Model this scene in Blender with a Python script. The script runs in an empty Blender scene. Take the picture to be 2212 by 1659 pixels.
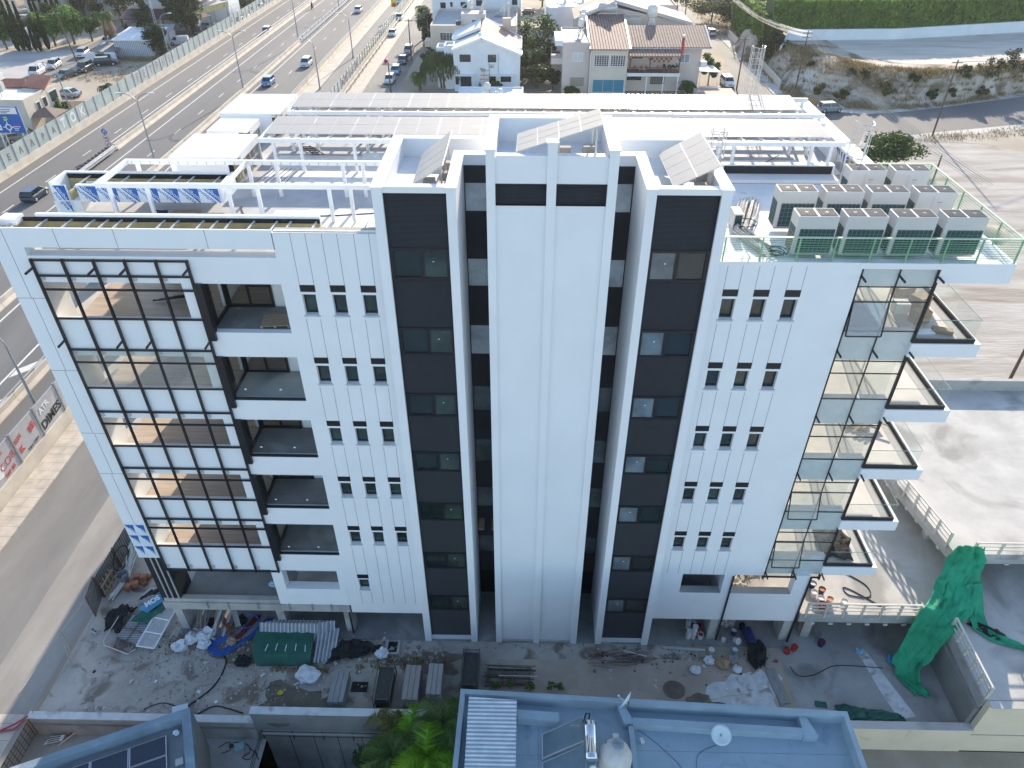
import bpy, bmesh, math, random
from mathutils import Vector, Matrix, Euler, noise
R = random.Random(7)
PI = math.pi
S = bpy.context.scene
COL = S.collection
rad = math.radians
# ---------------------------------------------------------------- camera
cam = bpy.data.cameras.new('camera'); co = bpy.data.objects.new('camera', cam); COL.objects.link(co)
co.location = (-0.186, -24.807, 37.411); co.rotation_euler = (rad(90-36.878), 0, rad(1.213))
cam.sensor_width = 36; cam.lens = 1571.344/2212*36; cam.clip_start = .3; cam.clip_end = 3000
S.camera = co
# ---------------------------------------------------------------- sky, sun, exposure
SUN_EL, SUN_AZ = 21.0, 9.0          # sun stands behind the building, a little to the right
w = bpy.data.worlds.new('World'); S.world = w; w.use_nodes = True
nt = w.node_tree; bg = nt.nodes['Background']; sky = nt.nodes.new('ShaderNodeTexSky')
sky.sky_type = 'NISHITA'; sky.sun_disc = False; sky.sun_elevation = rad(SUN_EL); sky.sun_rotation = rad(SUN_AZ)
sky.air_density = 1.0; sky.dust_density = .5; sky.ozone_density = 1.3
nt.links.new(sky.outputs[0], bg.inputs[0]); bg.inputs[1].default_value = 0.14
sl = bpy.data.lights.new('sun', 'SUN'); sl.energy = 3.8; sl.angle = rad(.6); sl.color = (1, .86, .68)
so = bpy.data.objects.new('sun', sl); COL.objects.link(so)
sd = Vector((math.sin(rad(SUN_AZ))*math.cos(rad(SUN_EL)), math.cos(rad(SUN_AZ))*math.cos(rad(SUN_EL)), math.sin(rad(SUN_EL))))
so.rotation_euler = sd.to_track_quat('Z', 'Y').to_euler()
S.view_settings.view_transform = 'Standard'; S.view_settings.look = 'None'; S.view_settings.gamma = 1
S.view_settings.exposure = 1.3
S.cycles.max_bounces = 8; S.cycles.transparent_max_bounces = 16

# ---------------------------------------------------------------- materials
def nodes(name):
    m = bpy.data.materials.new(name); m.use_nodes = True
    return m, m.node_tree, m.node_tree.nodes['Principled BSDF']
def mat(name, c, rough=.6, var=.12, scale=3., bump=0., bscale=40., metal=0., c2=None, spots=None, spec=None, island=0., coords='Object', stretch=None):
    """procedural surface: colour drifts between c and c2 over two noise scales, optional bump, optional per-leaf variation"""
    m, t, p = nodes(name)
    p.inputs['Roughness'].default_value = rough; p.inputs['Metallic'].default_value = metal
    if spec is not None: p.inputs['Specular IOR Level'].default_value = spec
    tc = t.nodes.new('ShaderNodeTexCoord'); src = tc.outputs[coords]
    if stretch:
        mp = t.nodes.new('ShaderNodeMapping'); mp.inputs['Scale'].default_value = stretch
        t.links.new(src, mp.inputs[0]); src = mp.outputs[0]
    n = t.nodes.new('ShaderNodeTexNoise'); n.inputs['Scale'].default_value = scale; n.inputs['Detail'].default_value = 6; n.inputs['Roughness'].default_value = .62
    t.links.new(src, n.inputs['Vector'])
    if c2 is None: c2 = tuple(min(1, x*(1+var)) for x in c); c1 = tuple(x*(1-var) for x in c)
    else: c1 = c
    r = t.nodes.new('ShaderNodeValToRGB'); e = r.color_ramp.elements
    e[0].position = .36; e[0].color = (*c1, 1); e[1].position = .64; e[1].color = (*c2, 1)
    t.links.new(n.outputs[0], r.inputs[0]); out = r.outputs[0]
    if spots:                                   # (colour, scale, threshold)
        n2 = t.nodes.new('ShaderNodeTexNoise'); n2.inputs['Scale'].default_value = spots[1]; n2.inputs['Detail'].default_value = 8
        n2.inputs['Distortion'].default_value = .6
        t.links.new(src, n2.inputs['Vector'])
        r2 = t.nodes.new('ShaderNodeValToRGB'); r2.color_ramp.elements[0].position = spots[2]; r2.color_ramp.elements[1].position = spots[2]+.12
        t.links.new(n2.outputs[0], r2.inputs[0])
        mx = t.nodes.new('ShaderNodeMixRGB'); mx.inputs[2].default_value = (*spots[0], 1)
        t.links.new(r2.outputs[0], mx.inputs[0]); t.links.new(out, mx.inputs[1]); out = mx.outputs[0]
    if island:
        g = t.nodes.new('ShaderNodeNewGeometry'); h = t.nodes.new('ShaderNodeHueSaturation')
        mr = t.nodes.new('ShaderNodeMapRange'); mr.inputs[3].default_value = 1-island; mr.inputs[4].default_value = 1+island
        t.links.new(g.outputs['Random Per Island'], mr.inputs[0]); t.links.new(mr.outputs[0], h.inputs['Value'])
        t.links.new(out, h.inputs['Color']); out = h.outputs[0]
    t.links.new(out, p.inputs['Base Color'])
    if bump:
        b = t.nodes.new('ShaderNodeBump'); b.inputs['Strength'].default_value = bump; b.inputs['Distance'].default_value = .05
        n3 = t.nodes.new('ShaderNodeTexNoise'); n3.inputs['Scale'].default_value = bscale; n3.inputs['Detail'].default_value = 5
        t.links.new(src, n3.inputs['Vector']); t.links.new(n3.outputs[0], b.inputs['Height']); t.links.new(b.outputs[0], p.inputs['Normal'])
    return m
def ribbed(name, c, rough, scale, axis='Z', strength=.6, metal=0., dist=.03, c2=None, cross=None):
    """flat sheet with fine parallel ribs (louvres, corrugation, roof tiles)"""
    m = mat(name, c, rough, .1, 2., metal=metal, c2=c2); t = m.node_tree; p = t.nodes['Principled BSDF']
    tc = t.nodes.new('ShaderNodeTexCoord'); wv = t.nodes.new('ShaderNodeTexWave'); wv.bands_direction = axis
    wv.inputs['Scale'].default_value = scale; t.links.new(tc.outputs['Object'], wv.inputs['Vector'])
    b = t.nodes.new('ShaderNodeBump'); b.inputs['Strength'].default_value = strength; b.inputs['Distance'].default_value = dist
    t.links.new(wv.outputs[0], b.inputs['Height']); t.links.new(b.outputs[0], p.inputs['Normal'])
    # base colour is multiplied darker along the grooves
    src = p.inputs['Base Color'].links[0].from_socket
    mx = t.nodes.new('ShaderNodeMixRGB'); mx.blend_type = 'MULTIPLY'; mx.inputs[0].default_value = .55
    if cross:                                  # courses across the ribs: overlapping tiles
        w2 = t.nodes.new('ShaderNodeTexWave'); w2.bands_direction = 'Y'; w2.wave_profile = 'SAW'; w2.inputs['Scale'].default_value = cross; t.links.new(tc.outputs['Object'], w2.inputs['Vector'])
        m3 = t.nodes.new('ShaderNodeMixRGB'); m3.blend_type = 'MULTIPLY'; m3.inputs[0].default_value = .6; t.links.new(src, m3.inputs[1]); t.links.new(w2.outputs[0], m3.inputs[2]); src = m3.outputs[0]
    t.links.new(src, mx.inputs[1]); t.links.new(wv.outputs[0], mx.inputs[2]); t.links.new(mx.outputs[0], p.inputs['Base Color'])
    return m
def brick(name, c, c2, mortar, sx, rough=.8, bw=.5, rh=.25):
    m, t, p = nodes(name); p.inputs['Roughness'].default_value = rough
    tc = t.nodes.new('ShaderNodeTexCoord'); b = t.nodes.new('ShaderNodeTexBrick')
    b.inputs['Color1'].default_value = (*c, 1); b.inputs['Color2'].default_value = (*c2, 1); b.inputs['Mortar'].default_value = (*mortar, 1)
    b.inputs['Scale'].default_value = sx; b.inputs['Brick Width'].default_value = bw; b.inputs['Row Height'].default_value = rh; b.inputs['Mortar Size'].default_value = .012
    t.links.new(tc.outputs['Object'], b.inputs['Vector']); 
    n = t.nodes.new('ShaderNodeTexNoise'); n.inputs['Scale'].default_value = 1.2; n.inputs['Detail'].default_value = 6
    t.links.new(tc.outputs['Object'], n.inputs['Vector'])
    mx = t.nodes.new('ShaderNodeMixRGB'); mx.blend_type = 'OVERLAY'; mx.inputs[0].default_value = .45
    t.links.new(b.outputs[0], mx.inputs[1]); t.links.new(n.outputs[0], mx.inputs[2]); t.links.new(mx.outputs[0], p.inputs['Base Color'])
    return m
def glass(name, tint=(.8, .9, .88), rough=.0, refl=.12, dirt=0.):
    """thin pane: mostly lets light through, reflects by fresnel, a diffuse film for dust and painted-in pale reflections"""
    m = bpy.data.materials.new(name); m.use_nodes = True; t = m.node_tree; t.nodes.clear()
    o = t.nodes.new('ShaderNodeOutputMaterial'); tr = t.nodes.new('ShaderNodeBsdfTransparent'); gl = t.nodes.new('ShaderNodeBsdfGlossy')
    tr.inputs[0].default_value = (*tint, 1); gl.inputs['Roughness'].default_value = rough
    fr = t.nodes.new('ShaderNodeLayerWeight'); fr.inputs[0].default_value = .5; pw = t.nodes.new('ShaderNodeMath'); pw.operation = 'POWER'; pw.inputs[1].default_value = 4.
    t.links.new(fr.outputs['Facing'], pw.inputs[0])
    ad = t.nodes.new('ShaderNodeMath'); ad.operation = 'MULTIPLY_ADD'; ad.inputs[1].default_value = .6; ad.inputs[2].default_value = refl; ad.use_clamp = True
    t.links.new(pw.outputs[0], ad.inputs[0])
    mx = t.nodes.new('ShaderNodeMixShader'); t.links.new(ad.outputs[0], mx.inputs[0]); t.links.new(tr.outputs[0], mx.inputs[1]); t.links.new(gl.outputs[0], mx.inputs[2])
    df = t.nodes.new('ShaderNodeBsdfDiffuse'); df.inputs[0].default_value = (.6, .62, .6, 1)
    n = t.nodes.new('ShaderNodeTexNoise'); n.inputs['Scale'].default_value = 1.3; n.inputs['Detail'].default_value = 4
    tc = t.nodes.new('ShaderNodeTexCoord'); t.links.new(tc.outputs['Object'], n.inputs['Vector'])
    ml = t.nodes.new('ShaderNodeMath'); ml.operation = 'MULTIPLY'; ml.inputs[1].default_value = dirt; t.links.new(n.outputs[0], ml.inputs[0])
    m2 = t.nodes.new('ShaderNodeMixShader'); t.links.new(ml.outputs[0], m2.inputs[0]); t.links.new(mx.outputs[0], m2.inputs[1]); t.links.new(df.outputs[0], m2.inputs[2])
    t.links.new(m2.outputs[0], o.inputs[0]); return m
def leafmat(name, c, c2, island=.35, trans=.25):
    m = mat(name, c, .6, c2=c2, scale=.35, island=island, spec=.2); t = m.node_tree; p = t.nodes['Principled BSDF']
    src = p.inputs['Base Color'].links[0].from_socket
    tl = t.nodes.new('ShaderNodeBsdfTranslucent'); t.links.new(src, tl.inputs[0])
    mx = t.nodes.new('ShaderNodeMixShader'); mx.inputs[0].default_value = trans
    o = [x for x in t.nodes if x.type == 'OUTPUT_MATERIAL'][0]
    t.links.new(p.outputs[0], mx.inputs[1]); t.links.new(tl.outputs[0], mx.inputs[2]); t.links.new(mx.outputs[0], o.inputs[0]); return m

WHITE = mat('white_render', (.78, .79, .80), .75, .025, .5, .06, 25)
CLAD = mat('white_cladding', (.78, .80, .82), .38, .015, .4)
WHITE2 = mat('white_paint_metal', (.80, .80, .80), .4, .03, 2)
ROOFW = mat('white_roof_membrane', (.74, .75, .75), .7, .05, .8, .1, 12, spots=((.55, .54, .52), 1.3, .62))
ROOFG = mat('pale_grey_roof_coat', (.40, .41, .425), .75, .08, .9, .1, 12, spots=((.42, .42, .42), .8, .6))
BLACKM = mat('black_aluminium', (.012, .013, .016), .4, .1, 3)
LOUV = ribbed('black_louvre_sheet', (.040, .041, .048), .34, 6.5, 'Z', .8, dist=.03)
DARKG = mat('dark_window_glass', (.012, .022, .022), .06, .3, .7, spec=.9)
DARKG2 = mat('green_dark_window_glass', (.035, .052, .046), .06, .5, .5, spec=.9)
GLASS = glass('clear_glass', (.93, .97, .955), 0., .025, .05)
GLASS2 = glass('curtain_glass', (.91, .945, .93), 0., .045, .03)
GLASSR = glass('pale_facade_glass', (.88, .93, .92), 0., .12, .34)  # strong diffuse film puts pale reflections into the pane colour
GLASSB = glass('blue_reflecting_glass', (.62, .82, .97), 0., .30, .03)
GROOVE = mat('dark_joint', (.20, .21, .23), .8, .05)
WOODF = mat('oak_floor', (.38, .30, .23), .45, c2=(.50, .41, .33), scale=1.2, stretch=(.4, 5, 1))
SCREED = mat('pale_screed', (.60, .57, .54), .8, .08, .7, .1, 15)
CONC = mat('concrete', (.40, .39, .37), .85, .14, .6, .25, 14, spots=((.30, .29, .27), .5, .58))
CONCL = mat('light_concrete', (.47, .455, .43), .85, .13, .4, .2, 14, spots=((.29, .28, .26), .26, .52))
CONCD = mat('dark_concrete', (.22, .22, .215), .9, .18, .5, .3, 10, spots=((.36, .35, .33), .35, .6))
CONCW = mat('barrier_concrete', (.50, .45, .38), .9, .12, .5, .2, 12, spots=((.33, .29, .25), .7, .62))
YELL = mat('cream_painted_concrete', (.84, .70, .50), .85, .05, .5, .1, 14, spots=((.60, .52, .40), .6, .64))
OLIVE = mat('yellow_insulation_board', (.42, .35, .17), .8, .12, 2)
GALV = mat('galvanised_steel', (.56, .57, .57), .45, .1, 3, metal=.4)
GREYST = mat('grey_steel', (.30, .31, .32), .5, .1, 3, metal=.3)
PVM = mat('solar_cell_glass', (.40, .39, .375), .7, .03, 1.2, spec=.15)
PVD = mat('dark_solar_glass', (.035, .05, .075), .16, .2, 3, spec=.8)
ALU = mat('aluminium', (.62, .62, .62), .35, .05, 3, metal=.5)
GRAIL = mat('green_primer_steel', (.19, .42, .22), .5, .15, 3)
VRFW = mat('cream_casing', (.56, .545, .52), .5, .03, 2)
COIL = mat('teal_coil_fins', (.022, .062, .065), .5, .25, 6)
GRILLE = mat('grey_fan_grille', (.10, .097, .093), .95, .3, 18, spec=.1)
BLUEF = mat('blue_film', (.010, .11, .40), .4, .1, 2)
WFILM = mat('white_film', (.66, .74, .80), .35, .05, 2)
CARD = mat('cardboard', (.36, .26, .16), .8, .12, 4)
TIMB = mat('pallet_timber', (.40, .30, .19), .8, c2=(.28, .21, .14), scale=5, stretch=(1, 8, 8))
PLANK = mat('grey_scaffold_plank', (.30, .31, .31), .75, c2=(.20, .205, .20), scale=3, stretch=(8, .6, 8))
ASPH = mat('asphalt', (.115, .115, .118), .85, c2=(.165, .163, .16), scale=.10, bump=.15, bscale=60, spots=((.085, .085, .088), .05, .62), stretch=(1, .12, 1))
ASPH2 = mat('worn_asphalt', (.165, .16, .154), .88, c2=(.23, .222, .208), scale=.22, bump=.2, bscale=40, stretch=(1, .25, 1), spots=((.28, .262, .235), .4, .62))
PAINT = mat('road_paint', (.62, .60, .56), .8, .12, 2, spots=((.25, .25, .24), 2.2, .6))
PAVE = brick('paving_slabs', (.48, .43, .37), (.43, .39, .335), (.20, .18, .16), 1.0, bw=2.2, rh=.9)
DIRT = mat('dry_dirt', (.29, .24, .185), .95, c2=(.41, .36, .29), scale=.06, bump=.4, bscale=6, spots=((.45, .34, .19), .09, .58))
SITE = mat('construction_ground', (.33, .30, .26), .95, c2=(.48, .44, .39), scale=.35, bump=1., bscale=7, spots=((.20, .165, .13), .75, .53))
SITEB = mat('brown_trodden_earth', (.35, .285, .23), .95, c2=(.45, .38, .315), scale=.4, bump=.35, bscale=9)
CLIFFM = mat('marl_slope', (.36, .30, .23), .95, c2=(.56, .50, .43), scale=.14, bump=1., bscale=1.6, spots=((.16, .12, .075), .24, .48))
LOTM = mat('grey_marl_lot', (.37, .35, .33), .95, c2=(.48, .46, .44), scale=.10, bump=.3, bscale=6, stretch=(.5, 1.6, 1))
STRAWM = leafmat('dry_grass', (.27, .20, .095), (.40, .31, .16), .4, .2)
TILE = ribbed('red_roof_tiles', (.33, .17, .13), .75, .62, 'X', .9, dist=.12, c2=(.50, .36, .31), cross=.55)
TILEP = mat('faded_pink_tiles', (.40, .22, .17), .8, c2=(.52, .35, .29), scale=2.5, bump=.4, bscale=14)
PINKW = mat('pinkish_render', (.58, .50, .46), .85, .05, .4, .1, 15)
CREAMW = mat('cream_render', (.60, .54, .45), .85, .06, .4, .1, 15)
BEIGEW = mat('beige_render', (.60, .50, .41), .85, .06, .4, .1, 15)
GREYW = mat('grey_render', (.50, .50, .49), .85, .06, .4, .1, 15)
HOUSEW = mat('house_white', (.70, .73, .76), .85, .05, .4, .1, 15)
BLUEPANEL = mat('teal_shutter', (.02, .20, .30), .5, .1, 2)
BROWN = mat('dark_brown_wood', (.10, .055, .035), .7, .2, 4)
POLEW = mat('weathered_pole_wood', (.10, .075, .055), .85, .2, 5)
RUST = mat('rusty_steel', (.14, .075, .05), .8, .3, 6)
BLUEROOF = mat('blue_grey_roof_paint', (.31, .40, .46), .6, .06, .7, .12, 10, spots=((.22, .30, .38), .9, .60))
BLUEROOF2 = mat('pale_blue_parapet_paint', (.32, .41, .47), .6, .08, .9, .15, 10)
TIN = ribbed('corrugated_tin', (.58, .62, .66), .45, 1.45, 'X', .9, metal=.15, dist=.12)
TING = ribbed('grey_corrugated_tin', (.33, .34, .34), .55, 2.2, 'X', .9, metal=.2, dist=.1)
CHROME = mat('polished_steel', (.75, .76, .78), .12, .03, 3, metal=1)
TANKM = mat('cream_plastic_tank', (.68, .65, .60), .5, c2=(.58, .50, .42), scale=1.6)
PALEBLUE = mat('pale_dish_paint', (.62, .72, .74), .5, .05, 3)
GREENNET = mat('green_mesh_sheet', (.006, .25, .12), .7, c2=(.010, .36, .18), scale=1.4, bump=.5, bscale=5)
GREEND = mat('dark_green_tarp', (.012, .085, .06), .7, c2=(.018, .12, .085), scale=1.6, bump=.4, bscale=4)
BLACKN = mat('black_net', (.016, .017, .018), .9, .4, 4, .8, 10)
BAGW = mat('white_woven_bag', (.66, .68, .70), .6, .06, 4, .5, 7)
RED = mat('red_plastic', (.42, .03, .03), .45, .15, 3)
BLUEP = mat('blue_plastic', (.02, .11, .42), .45, .15, 3)
DBLUE = mat('dark_blue_drum', (.012, .025, .10), .4, .15, 3)
BUCKW = mat('white_bucket', (.68, .67, .64), .5, .12, 4)
BRICKM = mat('terracotta_brick', (.33, .135, .075), .85, .15, 4)
RUBBER = mat('black_rubber', (.012, .012, .012), .8, .1, 3)
YELP = mat('yellow_plastic', (.6, .48, .03), .6, .1, 3)
ORANG = mat('orange_plastic', (.55, .16, .03), .6, .1, 3)
STONE = mat('rubble_stone', (.40, .37, .33), .95, .1, 1, island=.45)
SCRAP = mat('mixed_scrap', (.26, .24, .22), .9, .1, 1, island=.85)
SIGNB = mat('sign_blue', (.005, .10, .42), .45, .05, 2)
SIGNW = mat('sign_white', (.75, .75, .75), .5, .04, 2)
SIGNG = mat('sign_green', (.02, .16, .06), .5, .05, 2)
BLACKP = mat('black_paint', (.02, .02, .02), .7, .1, 3)
PURPLE = mat('purple_graffiti', (.27, .10, .22), .7, .15, 3)
MAROON = mat('maroon_graffiti', (.28, .07, .05), .7, .2, 2)
REDG = mat('red_graffiti', (.55, .05, .06), .7, .15, 3)
PANELG = mat('frosted_barrier_panel', (.42, .47, .45), .35, .12, .4, spots=((.33, .38, .37), .5, .6))
LEAFG = leafmat('mid_green_leaves', (.055, .10, .028), (.09, .15, .045))
LEAFB = leafmat('bright_green_leaves', (.10, .19, .03), (.16, .25, .06))
LEAFD = leafmat('dark_green_leaves', (.022, .045, .018), (.05, .075, .03))
LEAFY = leafmat('yellow_green_leaves', (.16, .21, .025), (.27, .30, .05))
LEAFO = leafmat('olive_leaves', (.075, .085, .03), (.12, .13, .05))
LEAFP = leafmat('purple_flowers', (.15, .02, .10), (.22, .05, .15))
PALMG = leafmat('palm_green', (.075, .13, .03), (.12, .18, .05), .3, .3)
PALMDRY = leafmat('dry_palm_skirt', (.22, .14, .075), (.30, .20, .11), .35, .15)
PALMY = leafmat('fresh_palm_green', (.13, .30, .018), (.26, .46, .03), .3, .35)
BARK = mat('bark', (.13, .095, .065), .95, .25, 4, .7, 14)

# ---------------------------------------------------------------- mesh helpers
class MB:
    def __init__(s): s.v = []; s.f = []; s.m = []
    def add(s, vs, fs, m=0):
        o = len(s.v); s.v += [tuple(v) for v in vs]; s.f += [tuple(i+o for i in f) for f in fs]; s.m += [m]*len(fs); return s
    def box(s, x0, y0, z0, x1, y1, z1, m=0):
        vs = [(x0,y0,z0),(x1,y0,z0),(x1,y1,z0),(x0,y1,z0),(x0,y0,z1),(x1,y0,z1),(x1,y1,z1),(x0,y1,z1)]
        return s.add(vs, [(0,3,2,1),(4,5,6,7),(0,1,5,4),(1,2,6,5),(2,3,7,6),(3,0,4,7)], m)
    def cbox(s, c, d, rz=0., rx=0., m=0, ry=0.):
        M = Matrix.Translation(c) @ Euler((rx, ry, rz)).to_matrix().to_4x4()
        a, b, h = d[0]/2, d[1]/2, d[2]/2
        vs = [M @ Vector(p) for p in ((-a,-b,-h),(a,-b,-h),(a,b,-h),(-a,b,-h),(-a,-b,h),(a,-b,h),(a,b,h),(-a,b,h))]
        return s.add(vs, [(0,3,2,1),(4,5,6,7),(0,1,5,4),(1,2,6,5),(2,3,7,6),(3,0,4,7)], m)
    def quad(s, a, b, c, d, m=0): return s.add([a,b,c,d], [(0,1,2,3)], m)
    def poly(s, ps, m=0): return s.add(ps, [tuple(range(len(ps)))], m)
    def prism(s, ps, z0, z1, m=0):
        n = len(ps); vs = [(x,y,z0) for x,y in ps]+[(x,y,z1) for x,y in ps]
        return s.add(vs, [tuple(range(n-1,-1,-1)), tuple(range(n,2*n))]+[(i,(i+1)%n,(i+1)%n+n,i+n) for i in range(n)], m)
    def hull(s, a, b, m=0):                    # loft between two rings of equal length, closed ends
        n = len(a); return s.add(list(a)+list(b), [tuple(range(n-1,-1,-1)), tuple(range(n,2*n))]+[(i,(i+1)%n,(i+1)%n+n,i+n) for i in range(n)], m)
    def slab(s, ps, t, m=0):                   # planar polygon given thickness t along its normal (downwards side)
        ps = [Vector(p) for p in ps]; n = (ps[1]-ps[0]).cross(ps[2]-ps[0]).normalized()
        return s.hull([p-n*t for p in ps], ps, m)
    def cyl(s, a, b, r0, r1=None, n=10, m=0):
        a = Vector(a); b = Vector(b); r1 = r0 if r1 is None else r1; d = b-a
        if d.length < 1e-6: return s
        q = d.to_track_quat('Z', 'Y'); A = [a+q@Vector((r0*math.cos(2*PI*i/n), r0*math.sin(2*PI*i/n), 0)) for i in range(n)]
        B = [b+q@Vector((r1*math.cos(2*PI*i/n), r1*math.sin(2*PI*i/n), 0)) for i in range(n)]
        return s.hull(A, B, m)
    def tube(s, pts, r, n=6, m=0, r1=None):
        pts = [Vector(p) for p in pts]; k = len(pts); rings = []
        for i, p in enumerate(pts):
            d = (pts[min(i+1,k-1)]-pts[max(i-1,0)])
            if d.length < 1e-7: d = Vector((0,0,1))
            q = d.to_track_quat('Z', 'Y'); rr = r if r1 is None else r+(r1-r)*i/(k-1)
            rings.append([p+q@Vector((rr*math.cos(2*PI*j/n), rr*math.sin(2*PI*j/n), 0)) for j in range(n)])
        vs = [v for g in rings for v in g]; fs = [tuple(range(n-1,-1,-1)), tuple(range((k-1)*n, k*n))]
        # keep ring twist small: track_quat is stable for these curves
        for i in range(k-1):
            for j in range(n): fs.append((i*n+j, i*n+(j+1)%n, (i+1)*n+(j+1)%n, (i+1)*n+j))
        return s.add(vs, fs, m)
    def lathe(s, prof, c=(0,0,0), n=16, m=0, axis=None):
        k = len(prof); vs = []
        for r, z in prof:
            for j in range(n): vs.append(Vector((r*math.cos(2*PI*j/n), r*math.sin(2*PI*j/n), z)))
        if axis is not None:
            q = Vector(axis).to_track_quat('Z', 'Y'); vs = [q@v for v in vs]
        vs = [v+Vector(c) for v in vs]; fs = [tuple(range(n-1,-1,-1)), tuple(range((k-1)*n, k*n))]
        for i in range(k-1):
            for j in range(n): fs.append((i*n+j, i*n+(j+1)%n, (i+1)*n+(j+1)%n, (i+1)*n+j))
        return s.add(vs, fs, m)
    def wall(s, x0, x1, z0, z1, holes, y0, y1, m=0):   # wall in the XZ plane with rectangular openings (hx0,hx1,hz0,hz1)
        zs = sorted({z0, z1, *[max(z0,min(z1,h[i])) for h in holes for i in (2,3)]})
        for a, b in zip(zs, zs[1:]):
            if b-a < 1e-5: continue
            hs = sorted((max(x0,h[0]), min(x1,h[1])) for h in holes if h[2] <= a+1e-6 and h[3] >= b-1e-6)
            x = x0
            for p, q in hs:
                if p-x > 1e-5: s.box(x, y0, a, p, y1, b, m)
                x = max(x, q)
            if x1-x > 1e-5: s.box(x, y0, a, x1, y1, b, m)
        return s
    def build(s, name, mats, parent=None, smooth=False, bevel=0., local=False, kind=None, sub=0):
        me = bpy.data.meshes.new(name)
        vs = s.v
        if parent is not None and not local:
            p = parent; L = Vector((0,0,0))
            while p is not None: L = L+p.location; p = p.parent
            vs = [(x-L.x, y-L.y, z-L.z) for x, y, z in vs]
        me.from_pydata(vs, [], s.f); mats = mats if isinstance(mats, (list, tuple)) else [mats]
        for x in mats: me.materials.append(x)
        if len(mats) > 1: me.polygons.foreach_set('material_index', s.m)
        bm = bmesh.new(); bm.from_mesh(me)
        if len(s.f) < 3000: bmesh.ops.recalc_face_normals(bm, faces=bm.faces)
        bm.to_mesh(me); bm.free()
        if smooth: me.polygons.foreach_set('use_smooth', [True]*len(me.polygons))
        o = bpy.data.objects.new(name, me); COL.objects.link(o)
        if parent is not None: o.parent = parent
        if bevel:
            b = o.modifiers.new('bevel', 'BEVEL'); b.width = bevel; b.segments = 2; b.limit_method = 'ANGLE'
        if sub:
            b = o.modifiers.new('sub', 'SUBSURF'); b.levels = sub; b.render_levels = sub
        if kind: o['kind'] = kind
        return o
def tag(o, label=None, cat=None, group=None, kind=None):
    if label: o['label'] = label
    if cat: o['category'] = cat
    if group: o['group'] = group
    if kind: o['kind'] = kind
    return o
def thing(name, label, cat, loc=(0,0,0), rz=0., group=None):
    o = bpy.data.objects.new(name, None); COL.objects.link(o); o.location = loc; o.rotation_euler = (0,0,rz); o.empty_display_size = .3
    return tag(o, label, cat, group)
def copy_tree(o, parent=None):
    c = o.copy(); COL.objects.link(c)
    if parent is not None: c.parent = parent
    for ch in list(o.children): copy_tree(ch, c)
    return c
def dup(o, loc, rz, label, group=None):
    c = copy_tree(o); c.location = loc; c.rotation_euler = (0,0,rz); c['label'] = label
    if group: c['group'] = group
    return c
def struct(mb, name, m, **k):
    return mb.build(name, m, kind='structure', **k)
def text(s, size, M, m, name='lettering', parent=None, depth=.004, bold=0.):
    cu = bpy.data.curves.new('t', 'FONT'); cu.body = s; cu.size = size; cu.align_x = 'CENTER'; cu.align_y = 'CENTER'; cu.extrude = depth; cu.offset = bold
    o = bpy.data.objects.new('t', cu); COL.objects.link(o)
    me = bpy.data.meshes.new_from_object(o.evaluated_get(bpy.context.evaluated_depsgraph_get()))
    bpy.data.objects.remove(o); bpy.data.curves.remove(cu)
    L = Vector((0,0,0)); p = parent
    while p is not None: L = L+p.location; p = p.parent
    me.transform(Matrix.Translation(-L) @ M); me.materials.clear(); me.materials.append(m)
    ob = bpy.data.objects.new(name, me); COL.objects.link(ob)
    if parent is not None: ob.parent = parent
    return ob
def frame(origin, xdir, ydir):                 # matrix whose local x, y axes lie in a surface
    x = Vector(xdir).normalized(); y = Vector(ydir); y = (y-x*y.dot(x)).normalized(); z = x.cross(y)
    M = Matrix((x, y, z)).transposed().to_4x4(); M.translation = Vector(origin); return M
ORD = ['first','second','third','fourth','fifth','sixth','seventh','eighth','ninth','tenth','eleventh','twelfth','thirteenth','fourteenth','fifteenth']
# ================================================================ ground, roads, terrain
LOW = -1.7
g = MB(); BIG = 900
g.quad((-BIG,-BIG,0),(-26.6,-BIG,0),(-26.6,-4.95,0),(-BIG,-4.95,0))
g.quad((-BIG,-4.95,0),(BIG,-4.95,0),(BIG,BIG,0),(-BIG,BIG,0))
struct(g, 'ground', DIRT)
g = MB()
for a, b, c, d in ((-26.6,-BIG,-13.9,-4.95),(-13.9,-BIG,-6.2,-16),(-6.2,-BIG,BIG,-4.95)): g.quad((a,b,LOW),(c,b,LOW),(c,d,LOW),(a,d,LOW))
g.quad((-26.6,-BIG,LOW),(-26.6,-4.95,LOW),(-26.6,-4.95,0),(-26.6,-BIG,0))
struct(g, 'lower_yard_ground', CONC)
g = MB(); P0 = -5.
g.quad((-13.9,-16,P0),(-6.2,-16,P0),(-6.2,-4.95,P0),(-13.9,-4.95,P0))
g.quad((-13.9,-16,P0),(-13.9,-4.95,P0),(-13.9,-4.95,LOW),(-13.9,-16,LOW)); g.quad((-6.2,-16,P0),(-6.2,-4.95,P0),(-6.2,-4.95,LOW),(-6.2,-16,LOW)); g.quad((-13.9,-16,P0),(-6.2,-16,P0),(-6.2,-16,LOW),(-13.9,-16,LOW))
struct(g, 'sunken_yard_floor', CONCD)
def sheet(name, ps, z, m): return struct(MB().poly([(x,y,z) for x,y in ps]), name, m)
def rect(name, x0, y0, x1, y1, z, m): return sheet(name, [(x0,y0),(x1,y0),(x1,y1),(x0,y1)], z, m)
rect('highway', -71.5, -60, -38.9, 520, .004, ASPH)
rect('slip_road', -38.9, 40, -34.6, 520, .004, ASPH2)
rect('highway_verge', -42.2, 40, -39.2, 520, .009, CONCW)
sheet('street', [(-34.3,-60),(-26.3,-60),(-26.3,60),(-24.2,100),(-24.2,420),(-30.6,420),(-30.6,100),(-34.3,60)], .004, ASPH2)
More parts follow.
